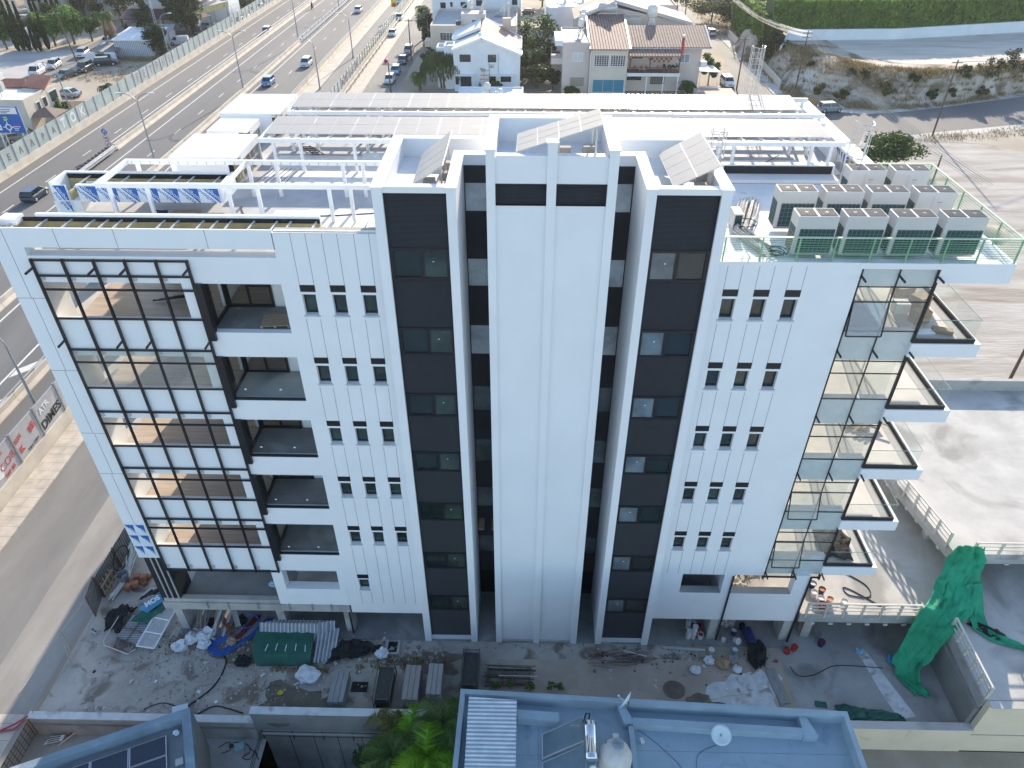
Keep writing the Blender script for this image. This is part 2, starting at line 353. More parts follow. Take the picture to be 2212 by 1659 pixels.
g = MB(); g.box(-36.3,-60,0,-34.3,40,.12)
g.box(-33.4,100,0,-30.6,420,.12)
struct(g, 'pavement', PAVE)
rect('construction_ground', -26.0, -4.9, 9.5, 24, .004, SITE)
sheet('trodden_earth', [(-1.5,-4.9),(13.5,-4.9),(14.2,-1.2),(8,-.9),(-1.5,-1.1)], .008, SITEB)
rect('parking_floor', 14.6, -4.5, 45, 24, .008, mat('stained_parking_concrete', (.27,.262,.25), .9, c2=(.38,.37,.355), scale=.35, bump=.25, bscale=12, spots=((.20,.195,.185), .4, .56)))
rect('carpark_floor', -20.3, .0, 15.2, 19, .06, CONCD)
rect('gravel_strip', -29.6, -60, -26.3, 30, .008, mat('pale_gravel', (.24,.225,.205), .95, c2=(.34,.32,.29), scale=.35, bump=.15, bscale=25, stretch=(1,.3,1)))
# plaster spill and stains on the site
def blot(cx, cy, r, z, sx=1., n=26, rot=0., seed=1):
    q = random.Random(seed); ph = [q.uniform(0, 6.3) for _ in range(4)]; out = []
    for i in range(n):
        a = 2*PI*i/n; rr = r*(1+.22*math.sin(3*a+ph[0])+.15*math.sin(5*a+ph[1])+.1*math.sin(9*a+ph[2])+q.uniform(-.06,.06))
        x, y = rr*sx*math.cos(a), rr*math.sin(a); out.append((cx+x*math.cos(rot)-y*math.sin(rot), cy+x*math.sin(rot)+y*math.cos(rot)))
    return out
SPILL = mat('plaster_spill', (.50,.50,.50), .9, c2=(.66,.67,.68), scale=1.8, bump=.3, spots=((.30,.27,.24), 1.6, .56))
DAMP = mat('damp_earth', (.13,.11,.085), .95, c2=(.19,.16,.125), scale=1.3, bump=.5)
for i, (x, y, r, sx, m) in enumerate(((12.2,-2.9,1.3,1.3,SPILL),(11.2,-3.4,.9,1.,SPILL),(13.2,-2.2,.8,1.2,SPILL),(-12.6,-4.0,1.1,1.7,DAMP),(-10.4,-4.0,.5,1.1,DAMP),(-16.2,-.7,1.1,1.6,DAMP),(-5.2,-1.4,.7,2.4,DAMP),(9.7,-3.7,.7,1.5,DAMP))):
    sheet('plaster_spill' if m is SPILL else 'damp_patch', blot(x, y, r, .012, sx, seed=i), .013+.0015*i, m)
LOT2 = mat('sandy_lot_marl', (.31,.285,.255), .95, c2=(.46,.43,.395), scale=.22, bump=.9, bscale=1.6, stretch=(.4,1.9,1), spots=((.25,.21,.165), .16, .55))
sheet('sandy_lot', blot(47,52,34,.012,1.0,40,0.,77), .012, LOT2); sheet('sandy_lot', [(19,24),(48,24),(75,30),(95,40),(95,75),(60,82),(40,60),(24,45)], .016, LOT2)
g = MB(); vs = []; q_ = random.Random(4)
for i in range(9):
    for j in range(9): u, v = i/4-1, j/4-1; vs.append((52+u*5, 56+v*3.2, max(-.02, 1.1*(1-u*u-v*v)+.35*noise.noise(Vector((i,j,3)))*.8)))
g.add(vs, [(i*9+j,i*9+j+1,i*9+j+10,i*9+j+9) for i in range(8) for j in range(8)]); struct(g, 'earth_mound', SITEB, smooth=True)
sheet('round_wet_patch', [(8.25+.62*math.cos(a*PI/15), -2.75+.55*math.sin(a*PI/15)) for a in range(30)], .014, DAMP)
# far left: dirt lot, its road and the road to the houses
sheet('lot_road', [(-99,112),(-93.5,112),(-93.5,142),(-92,165),(-108,240),(-116,240),(-100.5,165),(-99,142)], .005, ASPH2)
sheet('lot_gravel', [(-120,120),(-99,120),(-99,146),(-106,146),(-120,142)], .009, LOTM)
sheet('lot_gravel', [(-93.5,108),(-73,108),(-73,134),(-93.5,137)], .009, DIRT)
sheet('side_lane', [(-175,150),(-112,147),(-103,158),(-103,162),(-112,153),(-175,156)], .011, LOTM)
# right: the lane going up past the houses and the road below the bank
sheet('house_lane', [(37,100),(43.2,100),(44.4,126),(44.2,160),(43.6,190),(38,235),(33,235),(41.4,188),(42,172),(41.8,148),(40.2,128),(37,114)], .006, ASPH2)
sheet('bank_road', [(43.2,86),(56,89),(62,92.6),(80,97.5),(140,116),(140,135),(88,113),(74,107.5),(65,104.2),(57,102.4),(51,104),(44.4,113),(43.2,113)], .010, ASPH)
sheet('bank_pavement', [(51,104.1),(57,102.5),(65,104.3),(74,107.6),(88,113.1),(140,135.2),(140,137),(88,115.2),(74,109.2),(65,105.6),(57,104),(51,106.3)], .016, CONCL)
g = MB(); g.prism([(44.5,113.5),(46.4,113.5),(47.4,132),(46.7,160),(44.4,160),(44.6,126)], 0, .12); struct(g, 'lane_pavement', CONCL)
sheet('road_edge_strip', [(57.5,89.3),(79.9,94.7),(139,112),(139,114),(79.9,97.2),(58.5,91.2)], .022, CONCL)
# bank and terrace on the right
foot = [(44,150),(46.6,128),(47.5,112),(50.5,107),(56,106),(61,105.6),(69.5,107),(79.5,111),(92,117),(140,139)]
top = [(49.5,152),(51,134),(53,130),(56,124),(58.8,119),(62,115.5),(69,113.4),(79.5,114.2),(90,119),(140,142)]
def lerp2(a, b, t): return (a[0]+(b[0]-a[0])*t, a[1]+(b[1]-a[1])*t)
def resample(ps, n):
    L = [0]
    for a, b in zip(ps, ps[1:]): L.append(L[-1]+math.dist(a, b))
    out = []
    for i in range(n):
        d = L[-1]*i/(n-1); k = max(j for j in range(len(L)-1) if L[j] <= d+1e-9); k = min(k, len(ps)-2)
        out.append(lerp2(ps[k], ps[k+1], (d-L[k])/(L[k+1]-L[k])))
    return out
# resample by matching vertices so the bank keeps its width
def spread(ps, n): 
    out = []; m = len(ps)-1
    for i in range(n):
        t = i/(n-1)*m; k = min(int(t), m-1); out.append(lerp2(ps[k], ps[k+1], t-k))
    return out
FN, TN = spread(foot, 110), spread(top, 110); g = MB(); vs = []; K = 12
prof = [(0,-.02),(.12,.25),(.25,.8),(.36,1.7),(.45,2.6),(.55,3.3),(.66,3.75),(.78,4.1),(.88,4.3),(1,4.4),(1.3,4.42),(1.8,4.44)]
for i in range(110):
    for t, z in prof:
        x, y = lerp2(FN[i], TN[i], t); k = noise.fractal(Vector((x*.16, y*.16, z*.25)), 1., 2., 5)
        amp = 0 if t in (0,) else (1. if .1 < t < .95 else .12)
        vs.append((x+k*1.1*amp, y+k*1.3*amp, max(-.02, z+k*.9*amp)))
fs = [(i*K+j, i*K+j+1, (i+1)*K+j+1, (i+1)*K+j) for i in range(109) for j in range(K-1)]
g.add(vs, fs); struct(g, 'bank', CLIFFM, smooth=True)
g = MB(); T2 = [(x,y,4.43) for x,y in [lerp2(a,b,1.75) for a,b in zip(spread(foot,30), spread(top,30))]]
g.poly(T2+[(260,260,4.43),(51,260,4.43)]); struct(g, 'terrace_lot', mat('tyre_marked_marl', (.46,.42,.36), .95, c2=(.64,.59,.52), scale=.22, bump=.6, bscale=3, stretch=(.35,1.8,1), spots=((.34,.30,.24), .2, .60)))

# ================================================================ highway furniture
def line(ps): return ps
g = MB(); Z = .008
def strip(x, y0, y1, wd=.2): g.quad((x-wd/2,y0,Z),(x+wd/2,y0,Z),(x+wd/2,y1,Z),(x-wd/2,y1,Z))
for x, y0, y1 in ((-69.6,-60,430),(-59.6,66,430),(-60.2,-60,66),(-51.0,-60,430),(-43.1,-60,430)): strip(x, y0, y1)
for x in (-65.6,-56.0,-47.7):
    y = -60+ (3 if x > -50 else 7)
    while y < 420: strip(x, y, y+2.6, .16); y += 10.2
for y0 in (66,): g.quad((-60.3,y0,Z),(-60.1,y0,Z),(-62.2,y0+9,Z),(-62.4,y0+9,Z))
for x0,y0 in ((-44.9,14),(-44.9,19.5),(-44.9,25)): g.poly([(x0,y0,Z),(x0+1.6,y0+1.6,Z),(x0+1.6,y0+3.0,Z),(x0,y0+1.2,Z)])
strip(-45.1, 8, 40, .2); strip(-43.2, 0, 40, .2)
struct(g, 'lane_markings', PAINT)
def jersey(x, y0, y1, name, label, top=.86, wb=.62, rail=None):
    t = thing(name, label, 'barrier', (x, y0, 0)); n = max(1, int((y1-y0)/40)); 
    for i in range(n):
        a, b = y0+(y1-y0)*i/n, y0+(y1-y0)*(i+1)/n-.03; m = MB()
        pr = [(-wb/2,0),(wb/2,0),(wb/2,.1),(wb/5,.42),(wb/7,top),(-wb/7,top),(-wb/5,.42),(-wb/2,.1)]
        m.hull([(x+p,a,z+.004) for p,z in pr], [(x+p,b,z+.004) for p,z in pr]); m.build('barrier_segment', CONCW, t)
    if rail is not None:
        m = MB(); m.tube([(x+rail,y0,1.12),(x+rail,y1,1.12)], .07, 6)
        y = y0+1
        while y < y1: m.box(x+rail-.03,y-.03,top-.05,x+rail+.03,y+.03,1.1); y += 3
        m.build('hand_rail', GREYST, t)
    return t
jersey(-62.0, 82.3, 430, 'concrete_barrier', 'concrete barrier with dark tube rail between slip lane and main carriageway', wb=1.1, rail=-.35)
jersey(-52.4, -60, 153.5, 'concrete_barrier', 'plain concrete central barrier carrying the double-arm lamp posts', wb=.95)
jersey(-42.3, -60, 430, 'concrete_barrier', 'concrete edge barrier with rail along the verge beside the slip road', wb=.8, rail=.0)
t = thing('guard_rail', 'steel double guard rail continuing the central barrier towards the horizon', 'guard rail', (-52.4,153.6,0)); m = MB(); m2 = MB()
for dx in (-.5,.5):
    for z in (.45,.72): m.box(-52.4+dx-.04,153.6,z,-52.4+dx+.04,430,z+.16)
y = 154.
while y < 430: m2.box(-52.9,y,0,-52.8,y+.1,.85); m2.box(-52.0,y,0,-51.9,y+.1,.85); y += 4
m.build('rail', GALV, t); m2.build('post', GREYST, t)
t = thing('guard_rail', 'pale steel guard rail beside the pavement of the street with parked cars', 'guard rail', (-33.2,108,0)); m = MB(); m2 = MB()
m.box(-33.28,108,.5,-33.2,300,.85); y = 108.
while y < 300: m2.box(-33.2,y,0,-33.1,y+.1,.8); y += 4
m.build('rail', GALV, t); m2.build('post', GREYST, t)
# crash cushion
t = thing('crash_cushion', 'crash cushion of black drums between steel rails at the barrier nose', 'crash cushion', (-62,69,0)); m = MB()
for dx in (.15,.55):
    for z in (.35,.65): m.box(-62+dx,69.5,z,-62+dx+.06,82,z+.2)
for dx in (-.05, .35): m.box(-62+dx,69.5,.72,-62+dx+.3,82,.78)
m.build('rail', GALV, t)
for k in range(12): MB().cyl((-62.35,69.6+k*1.03,0),(-62.35,69.6+k*1.03,.85),.34,.34,10).build('drum', RUBBER, t)
# noise barrier on the far side
def panel_fence(name, label, x, y0, y1, step, hb, hp, panel_m, side, lettering=()):
    t = thing(name, label, 'barrier', (x, y0, 0)); m = MB()
    pr = [(-.35,0),(.35,0),(.3,.15),(.14,hb),(-.14,hb),(-.3,.15)]; m.hull([(x+p,y0,z) for p,z in pr], [(x+p,y1,z) for p,z in pr]); m.build('concrete_base', CONCW, t)
    y = y0; k = 0; po = MB(); pans = []
    while y < y1-.1:
        e = min(y+step, y1); o = MB().box(x-.03,y+.1,hb-.02,x+.03,e-.06,hb+hp).build('panel', panel_m, t); pans.append((o, y, e))
        po.box(x-.09,y-.06,hb-.1,x+.09,y+.08,hb+hp+.06); y = e; k += 1
    po.build('post', GREYST, t)
    for s, ya, size, m_, zc in lettering:
        n = len(s)
        for i, ch in enumerate(s):
            yy = ya + i*step; p = min(pans, key=lambda q: abs((q[1]+q[2])/2-yy))
            xx = x+.04*side; yd = (0, 1, 0) if side > 0 else (0, 1, 0)
            text(ch, size, frame((xx, (p[1]+p[2])/2, zc), yd, (0,0,1)), m_, 'graffiti', p[0], bold=.05)
    return t, pans
FADED = mat('faded_dark_spray', (.16,.165,.165), .7, .2, 3); FADEP = mat('faded_purple_spray', (.34,.24,.30), .7, .2, 3)
NB, pans = panel_fence('noise_barrier', 'long noise barrier of frosted panels with graffiti letters along the far edge of the highway', -72.1, 60, 340, 2.95, .95, 2.3, PANELG, 1,
    [('AEΛΛPA', 70.5, 1.25, FADED, 2.0), ('TOK', 88.2, 1.9, SIGNW, 2.1), ('FETPHS', 115.4, 1.9, FADEP, 2.15)])
R5 = random.Random(5)
for o, a, b in pans[30:62]:
    if R5.random() < .5:
        m = MB(); yc, zc = R5.uniform(a+.8,b-.8), R5.uniform(1.6,2.5)
        pts = [(-72.02, yc+R5.uniform(-.7,.7), zc+R5.uniform(-.6,.6)) for _ in range(5)]; m.tube(pts, .05, 4)
        m.build('graffiti', R5.choice([BLACKP, PURPLE, SIGNB, SIGNW]), o)
# roadside barriers along the near street
NEARM = mat('grey_painted_panel', (.36,.36,.38), .5, c2=(.46,.45,.45), scale=.5, spots=((.52,.50,.46), .6, .62))
NF, np_ = panel_fence('street_barrier', 'concrete wall with grey graffiti panels between highway and near street', -36.75, -14, 30, 3.05, 1.0, 2.55, NEARM, 1)
def pan(y): return min(np_, key=lambda q: abs((q[1]+q[2])/2-y))[0]
def blob(ps, y, z, m, x=-36.71):
    return MB().poly([(x, y+a, z+b) for a, b in ps]).build('graffiti', m, pan(y))
XX = -36.70
text('DIMES', 1.0, frame((XX, 18.0, 1.75), (0,1,.12), (0,0,1)), BLACKP, 'graffiti', pan(18.0), bold=.03)
text('ATR', .7, frame((XX, 17.6, 2.85), (0,1,.15), (0,0,1)), SIGNW, 'graffiti', pan(18.0), bold=.015)
text('BLN', .5, frame((XX, 14.0, 2.7), (0,1,.2), (0,0,1)), REDG, 'graffiti', pan(14.9), bold=.02)
text('K', .6, frame((XX, 14.0, 1.8), (0,1,.2), (0,0,1)), REDG, 'graffiti', pan(14.9), bold=.05)
text('RE', .7, frame((XX, 15.7, 2.5), (0,1,.3), (0,0,1)), REDG, 'graffiti', pan(14.9), bold=.03)
text('TIN CRN', .38, frame((XX, 15.2, 1.3), (0,1,.1), (0,0,1)), BLACKP, 'graffiti', pan(14.9))
text('RECHABS', .42, frame((XX, 11.4, 3.0), (0,1,.1), (0,0,1)), REDG, 'graffiti', pan(11.9), bold=.01)
text('COR', .85, frame((XX, 12.4, 2.1), (0,1,.15), (0,0,1)), REDG, 'graffiti', pan(11.9), bold=-.005)
text('TAR 25', .4, frame((XX, 12.2, 1.35), (0,1,.1), (0,0,1)), REDG, 'graffiti', pan(11.9), bold=.015)
blob([(-.9,-.3),(-.2,-.5),(.1,.1),(-.3,.7),(-1.0,.5)], 11.7, 1.9, SIGNW, -36.712)
blob([(-1.3,-.9),(-.2,-1.2),(.6,-.6),(.3,.2),(1.1,.6),(1.0,1.2),(.1,1.15),(-.9,.5),(-1.35,0)], 8.9, 2.25, SIGNW, -36.712)
blob([(-1.0,-.6),(-.3,-.95),(.25,-.5),(-.25,-.2),(0,.15),(.7,.5),(.75,1.0),(.1,.95),(-.7,.4)], 8.9, 2.25, MAROON, -36.706)
blob([(-.9,-.9),(.6,-.7),(.9,.2),(.3,.9),(-.6,.7)], 5.7, 2.2, SIGNW, -36.712)
blob([(-.7,-.3),(.5,-.2),(.6,.5),(-.2,.8)], 5.7, 2.3, MAROON, -36.706)
blob([(-1.0,-.7),(.7,-.7),(1.0,.5),(-.4,.8)], 2.6, 2.2, PURPLE, -36.712)
# far section of the same kind beyond the building
panel_fence('street_barrier', 'row of pale panels on a concrete base between slip road and street with parked cars', -34.2, 100, 290, 2.6, .8, 1.9, PANELG, 1, [('MWILIN', 114., 1.5, PURPLE, 1.7)])

# lamp posts
def lamp_post(loc, label, arms, h=9.6, group='street lamps'):
    t = thing('street_lamp', label, 'street lamp', loc, 0, group); x, y, z = loc
    MB().cyl((x,y,z),(x,y,z+h-.9),.14,.075,8).build('pole', GREYST, t)
    for a in arms:
        pts = [(x+a*(1.9*(1-math.cos(u*PI/2))), y, z+h-.9+1.35*math.sin(u*PI/2)) for u in [i/7 for i in range(8)]]
        o = MB().tube(pts, .06, 6).build('arm', GREYST, t)
        MB().cbox((x+a*2.2, y, z+h+.47), (.75,.26,.12)).build('lamp_head', ALU, o, bevel=.03)
    MB().cyl((x,y,z),(x,y,z+.35),.2,.2,8).build('base_sleeve', GREYST, t)
lamp_post((-52.4,74.5,.3), 'double-arm street lamp on the central barrier nearest the building roof', (-1,1))
lamp_post((-52.4,113.3,.3), 'double-arm street lamp on the central barrier beside the blue car', (-1,1))
lamp_post((-52.6,153.6,0), 'double-arm street lamp with small signs where the concrete barrier turns to guard rail', (-1,1))
lamp_post((-52.4,196,0), 'double-arm street lamp rising from the far steel guard rail', (-1,1))
lamp_post((-72.7,92,0), 'single-arm street lamp behind the noise barrier next to the TOK letters', (-1,))
lamp_post((-72.7,131,0), 'single-arm street lamp behind the noise barrier past the purple letters', (1,))
lamp_post((-72.7,155,0), 'single-arm street lamp behind the noise barrier in front of the big dark tree', (-1,))
lamp_post((-72.7,190,0), 'single-arm street lamp behind the far noise barrier by the tin fence', (-1,))
lamp_post((-38.2,18.7,0), 'single-arm street lamp beside the graffiti panels at the near street', (-1,), 8.6)
lamp_post((-39.0,116,0), 'single-arm street lamp on the highway verge above the white car roof edge', (-1,), 8.2)
lamp_post((-37.5,140,0), 'single-arm street lamp on the slip road left of the parked cars', (-1,), 8.2)
# signs
def round_sign(loc, label, face, cat='road sign'):
    x, y, z = loc; t = thing('road_sign', label, cat, loc, 0, 'round signs on the barrier nose')
    MB().cyl((x,y+.02,z),(x,y-.01,z),.42,.42,24).build('sign_plate', face, t); return t
MB().cyl((-62.9,82.6,0),(-62.9,82.6,3.4),.045,.045,8).build('sign_pole', GREYST); tag(bpy.data.objects['sign_pole'], 'thin grey pole holding three round traffic signs', 'sign pole')
RINGR = mat('sign_red_ring', (.5,.02,.03), .5, .03)
t = round_sign((-62.9,82.5,2.65), 'round blue traffic sign with two white arrows', SIGNB)
for dx, sg in ((-.13,1),(.13,-1)): MB().cbox((-62.9+dx,82.47,2.65),(.08,.01,.5),0,0,0,sg*.35).build('arrow', SIGNW, t)
t = round_sign((-62.9,82.5,1.72), 'round speed limit sign reading 80', RINGR); MB().cyl((-62.9,82.485,1.72),(-62.9,82.475,1.72),.34,.34,24).build('sign_face', SIGNW, t)
text('80', .46, frame((-62.9,82.465,1.72),(1,0,0),(0,0,1)), BLACKP, 'lettering', t, bold=.012)
t = round_sign((-62.9,82.5,.82), 'round prohibition sign with red bar below the speed sign', RINGR); MB().cyl((-62.9,82.485,.82),(-62.9,82.475,.82),.34,.34,24).build('sign_face', SIGNW, t)
MB().cbox((-62.9,82.468,.82),(.08,.01,.66),0,0,0,.75).build('red_bar', RINGR, t); MB().cbox((-62.9,82.47,.82),(.3,.005,.12)).build('symbol', BLACKP, t)
# big blue direction sign
t = thing('direction_sign', 'large blue direction sign with white roundabout symbol behind the noise barrier', 'road sign', (-75.5,79,0)); sx0, sx1, sz0, sz1, sy = -77.6, -72.9, 3.2, 6.9, 80.0
MB().box(sx0,sy,sz0,sx1,sy+.08,sz1).build('sign_board', SIGNB, t); f = t
def sgn(u0,v0,u1,v1,m,nm='sign_panel'): return MB().box(sx0+u0*(sx1-sx0),sy-.015,sz0+v0*(sz1-sz0),sx0+u1*(sx1-sx0),sy-.003,sz0+v1*(sz1-sz0)).build(nm, m, t)
sgn(.42,.72,.95,.97,SIGNW); sgn(.44,.45,.62,.66,SIGNG); sgn(.02,.1,.30,.31,SIGNW)
cx, cz = sx0+.52*(sx1-sx0), sz0+.22*(sz1-sz0); m = MB()
for i in range(20):
    a, b = 2*PI*i/20, 2*PI*(i+1)/20
    m.quad(*[(cx+r*math.cos(q), sy-.012, cz+r*math.sin(q)) for r, q in ((.3,a),(.46,a),(.46,b),(.3,b))])
for i in range(4): a = i*PI/2; m.cbox((cx+.6*math.cos(a), sy-.012, cz+.6*math.sin(a)), (.36,.008,.13), 0, 0, 0, -a)
m.build('roundabout_symbol', SIGNW, t)
for (u,v,wd,mm) in ((.45,.90,.34,SIGNB),(.45,.83,.30,BLACKP),(.45,.77,.2,BLACKP),(.46,.60,.12,SIGNW),(.46,.53,.13,SIGNW),(.46,.48,.09,SIGNW),(.04,.25,.2,BLACKP),(.04,.19,.24,BLACKP),(.04,.13,.15,BLACKP),(.68,.31,.25,RINGR),(.68,.24,.22,SIGNW),(.68,.17,.15,SIGNW),(.68,.10,.12,SIGNW)):
    MB().box(sx0+u*(sx1-sx0),sy-.022,sz0+v*(sz1-sz0)-.05,sx0+(u+wd)*(sx1-sx0),sy-.017,sz0+v*(sz1-sz0)+.05).build('text_line', mm, t)
for xx in (sx0+.7, sx1-.7):
    m = MB(); m.box(xx-.08,sy+.1,0,xx+.08,sy+.26,sz1); m.box(xx-.06,sy+1.1,0,xx+.06,sy+1.2,sz1-.6)
    for k in range(6): m.tube([(xx,sy+.2,.3+k),(xx,sy+1.15,.9+k)], .04, 4)
    m.build('lattice_post', GALV, t)
# ================================================================ the white office building
B = thing('office_building', 'unfinished white office block with dark vertical strips and a tall blank centre tower', 'office building', (.69,.5,0))
F0 = .45                                     # plane of the wings
LV = [20.85, 17.35, 13.85, 10.35, 6.85]
ROOF = 24.25
def mx(x): return 1.38-x
def bld(mb, name, m, **k): return mb.build(name, m, B, **k)
# floors and roof
for z in LV+[2.65]:
    for a_ in ((-20.5,.78,-15.0,6.4),(-15.0,.78,-5.76,18.3),(-5.76,3.62,7.14,18.3),(7.14,.78,12.6,18.3),(12.6,.78,15.6,8.3)): bld(MB().box(a_[0],a_[1],z-.28,a_[2],a_[3],z), 'floor_slab', CONCL)
for a_ in ((-20.6,.62,-16.9,6.38),(-16.9,.62,-5.76,18.6),(-5.76,3.62,7.14,18.6),(7.14,.78,15.75,18.6)): bld(MB().box(a_[0],a_[1],ROOF-.3,a_[2],a_[3],ROOF), 'roof_slab', ROOFG)
for a_ in ((-9.8,.78,-5.8,5.4),(-5.7,9.2,-1.7,18.3),(7.2,.8,15.7,8.8),(8.6,10.15,15.2,12.0),(-13.0,7.8,-5.8,12.2)): bld(MB().box(a_[0],a_[1],ROOF,a_[2],a_[3],ROOF+.012), 'roof_membrane', ROOFW)
for z in LV[:]:
    bld(MB().box(-19.5,.8,z,-13.4,6.3,z+.012), 'wood_floor', WOODF); bld(MB().box(-13.35,2.92,z,-9.9,6.95,z+.012), 'wood_floor', WOODF); bld(MB().box(11.0,1.0,z,15.58,8.3,z+.012), 'screed_floor', SCREED)
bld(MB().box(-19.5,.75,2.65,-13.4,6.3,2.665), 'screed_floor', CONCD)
# outer and inner walls
bld(MB().wall(-15.0,12.75,0,ROOF-.3,[(-14+i*2.6,-12.4+i*2.6,z+.9,z+2.6) for i in range(10) for z in LV], 18.3, 18.6), 'rear_wall', WHITE)  # unseen rear is narrowed so sunlight reaches the end bays
bld(MB().box(-23.4,19.2,0,-15.2,30,10.3), 'unseen_shade_block', WHITE)  # unseen block added to cast shade on the left site ground
m = MB(); m.box(-15.15,6.42,0,-15.0,18.3,ROOF-.3); m.box(-17.5,6.2,2.65,-13.4,6.42,ROOF-.3); m.box(12.6,8.45,0,12.75,18.3,ROOF-.3); m.box(-13.55,2.74,2.65,-13.4,6.2,ROOF-.3)
m.box(-9.85,.8,2.65,-9.6,8,ROOF-.3); m.box(-11.2,2.72,2.65,-9.85,2.9,ROOF-.3); m.box(-13.4,2.76,2.65,-11.2,2.9,6.6); m.box(10.8,.78,2.65,10.95,8.45,ROOF-.3); m.box(-8,7,0,10.8,7.2,ROOF-.3); bld(m, 'inner_wall', WHITE)
# carpark level columns and back wall
for x in (-20.2,-14.3,-10.4): bld(MB().box(x,.5,.06,x+.45,1.25,2.07 if x < -10.5 else 2.0), 'column', CONCL)
for x in (10.6,14.75): bld(MB().box(x,.47,-.3,x+.52,1.5,1.93), 'column', CONCL)
for x in (-16,-8.5,-3,4.5,9.5,14.75):
    for y in (7.,13.): bld(MB().box(x,y,.06,x+.5,y+.6,2.4), 'column', CONCL)
for x in (-10.02,11.16,15.28): bld(MB().cyl((x,.40,-.05),(x,.40,5.8 if x > 0 else 2.0),.055,.055,8), 'drain_pipe', BLACKM)
# --- windowed wall of both wings
LC = [-9.165, -7.955, -6.735]; RC = [7.575, 8.795, 10.02]
def slit_window(x, z0, z1, dx):
    f = MB(); y = F0+.2
    f.box(x,y,z0,x+.06,y+.07,z1); f.box(x+.49,y,z0,x+.55,y+.07,z1); f.box(x+.06,y,z1-.06,x+.49,y+.07,z1); f.box(x+.06,y,z0,x+.49,y+.07,z0+.09)
    f = bld(f, 'window', BLACKM); MB().box(x+.06,y+.03,z0+.09,x+.49,y+.05,z1-.06).build('pane', DARKG2, f)
    bld(MB().box(x-.06,F0-.05,z0-.08,x+.6,F0+.2,z0-.002), 'sill', mat_sill)
    return f
mat_sill = mat('grey_stone_sill', (.50,.53,.57), .6, .1, 6)
def wing(C, x0, x1, z0, z1, low, gx):
    H = []; rows = [(21.86-3.5*r, 22.81-3.5*r, 22.93-3.5*r, 23.24-3.5*r) for r in range(5)]
    spots = [(c, r) for r in rows for c in C]
    if low: spots.append((C[0], (4.10, 4.96, 5.06, 5.38)))
    for c, r in spots: H.append((c+.03, c+.58, r[0], r[1]))
    bld(MB().wall(x0, x1, z0, z1, H, F0, F0+.33), 'wall', WHITE)
    for c, r in spots:
        slit_window(c+.03, r[0], r[1], 0); bld(MB().box(c,F0-.012,r[2],c+.61,F0+.02,r[3]), 'shutter_box', BLACKM)
    g = MB()
    for c in C:
        for xx in (c+.015, c+.595):
            zs = [z1]
            for r in rows+([(4.10,4.96,5.06,5.38)] if low and c == C[0] else []): zs += [r[3]+.01, r[0]-.2]
            zs.append(z0+.85 if low else z0+.02)
            for a, b in zip(zs[0::2], zs[1::2]):
                if a > b: g.box(xx-.009,F0-.003,b,xx+.009,F0+.01,a)
    bld(g, 'joint', GROOVE)
wing(LC, -9.86, -5.75, 2.0, 25.45, True, None)
wing(RC, 7.13, 12.73, 5.88, 24.28, False, None)
bld(MB().box(-9.86,F0+.33,25.25,-5.75,1.0,25.44), 'wall_top', CONC)
# lower right: two wide openings
bld(MB().wall(7.13,15.25,1.93,5.88,[(8.45,10.69,4.3,5.88),(11.2,14.5,4.3,5.88)],F0,F0+.48), 'wall', WHITE)
bld(MB().box(8.45,F0+.01,4.30,10.69,F0+.47,4.312).box(11.2,F0+.01,4.30,14.5,F0+.47,4.312), 'opening_sill', CONC)
# --- balcony wall on the left
BH = [(20.95,23.25),(17.36,19.73),(13.95,16.25),(10.46,12.79),(6.92,9.3)]
bld(MB().wall(-13.33,-9.86,5.62,24.3,[(-13.33,-9.88,a,b) for a,b in BH],F0,F0+.3), 'wall', WHITE)
bld(MB().wall(-13.85,-9.86,2.66,5.62,[(-13.25,-10.25,4.05,5.62)],F0-.01,F0+.5), 'wall', WHITE)
bld(MB().box(-19.6,.62,24.25,-9.86,.95,24.42), 'coping', WHITE)
bld(MB().box(-19.62,.44,24.305,-9.86,.62,24.42), 'coping', WHITE)
m = MB().box(-20.6,.40,2.07,-9.95,.75,2.65); m.box(-20.5,.5,2.65,-13.9,.8,2.9); bld(m, 'slab_edge_beam', CONC)
m = MB()
for x in (-18.1,-16.9,-15.2,-13.4,-12.1,-11.0): bld(MB().box(x,.36,2.2,x+.08,.40,2.75), 'steel_bracket', GREYST)
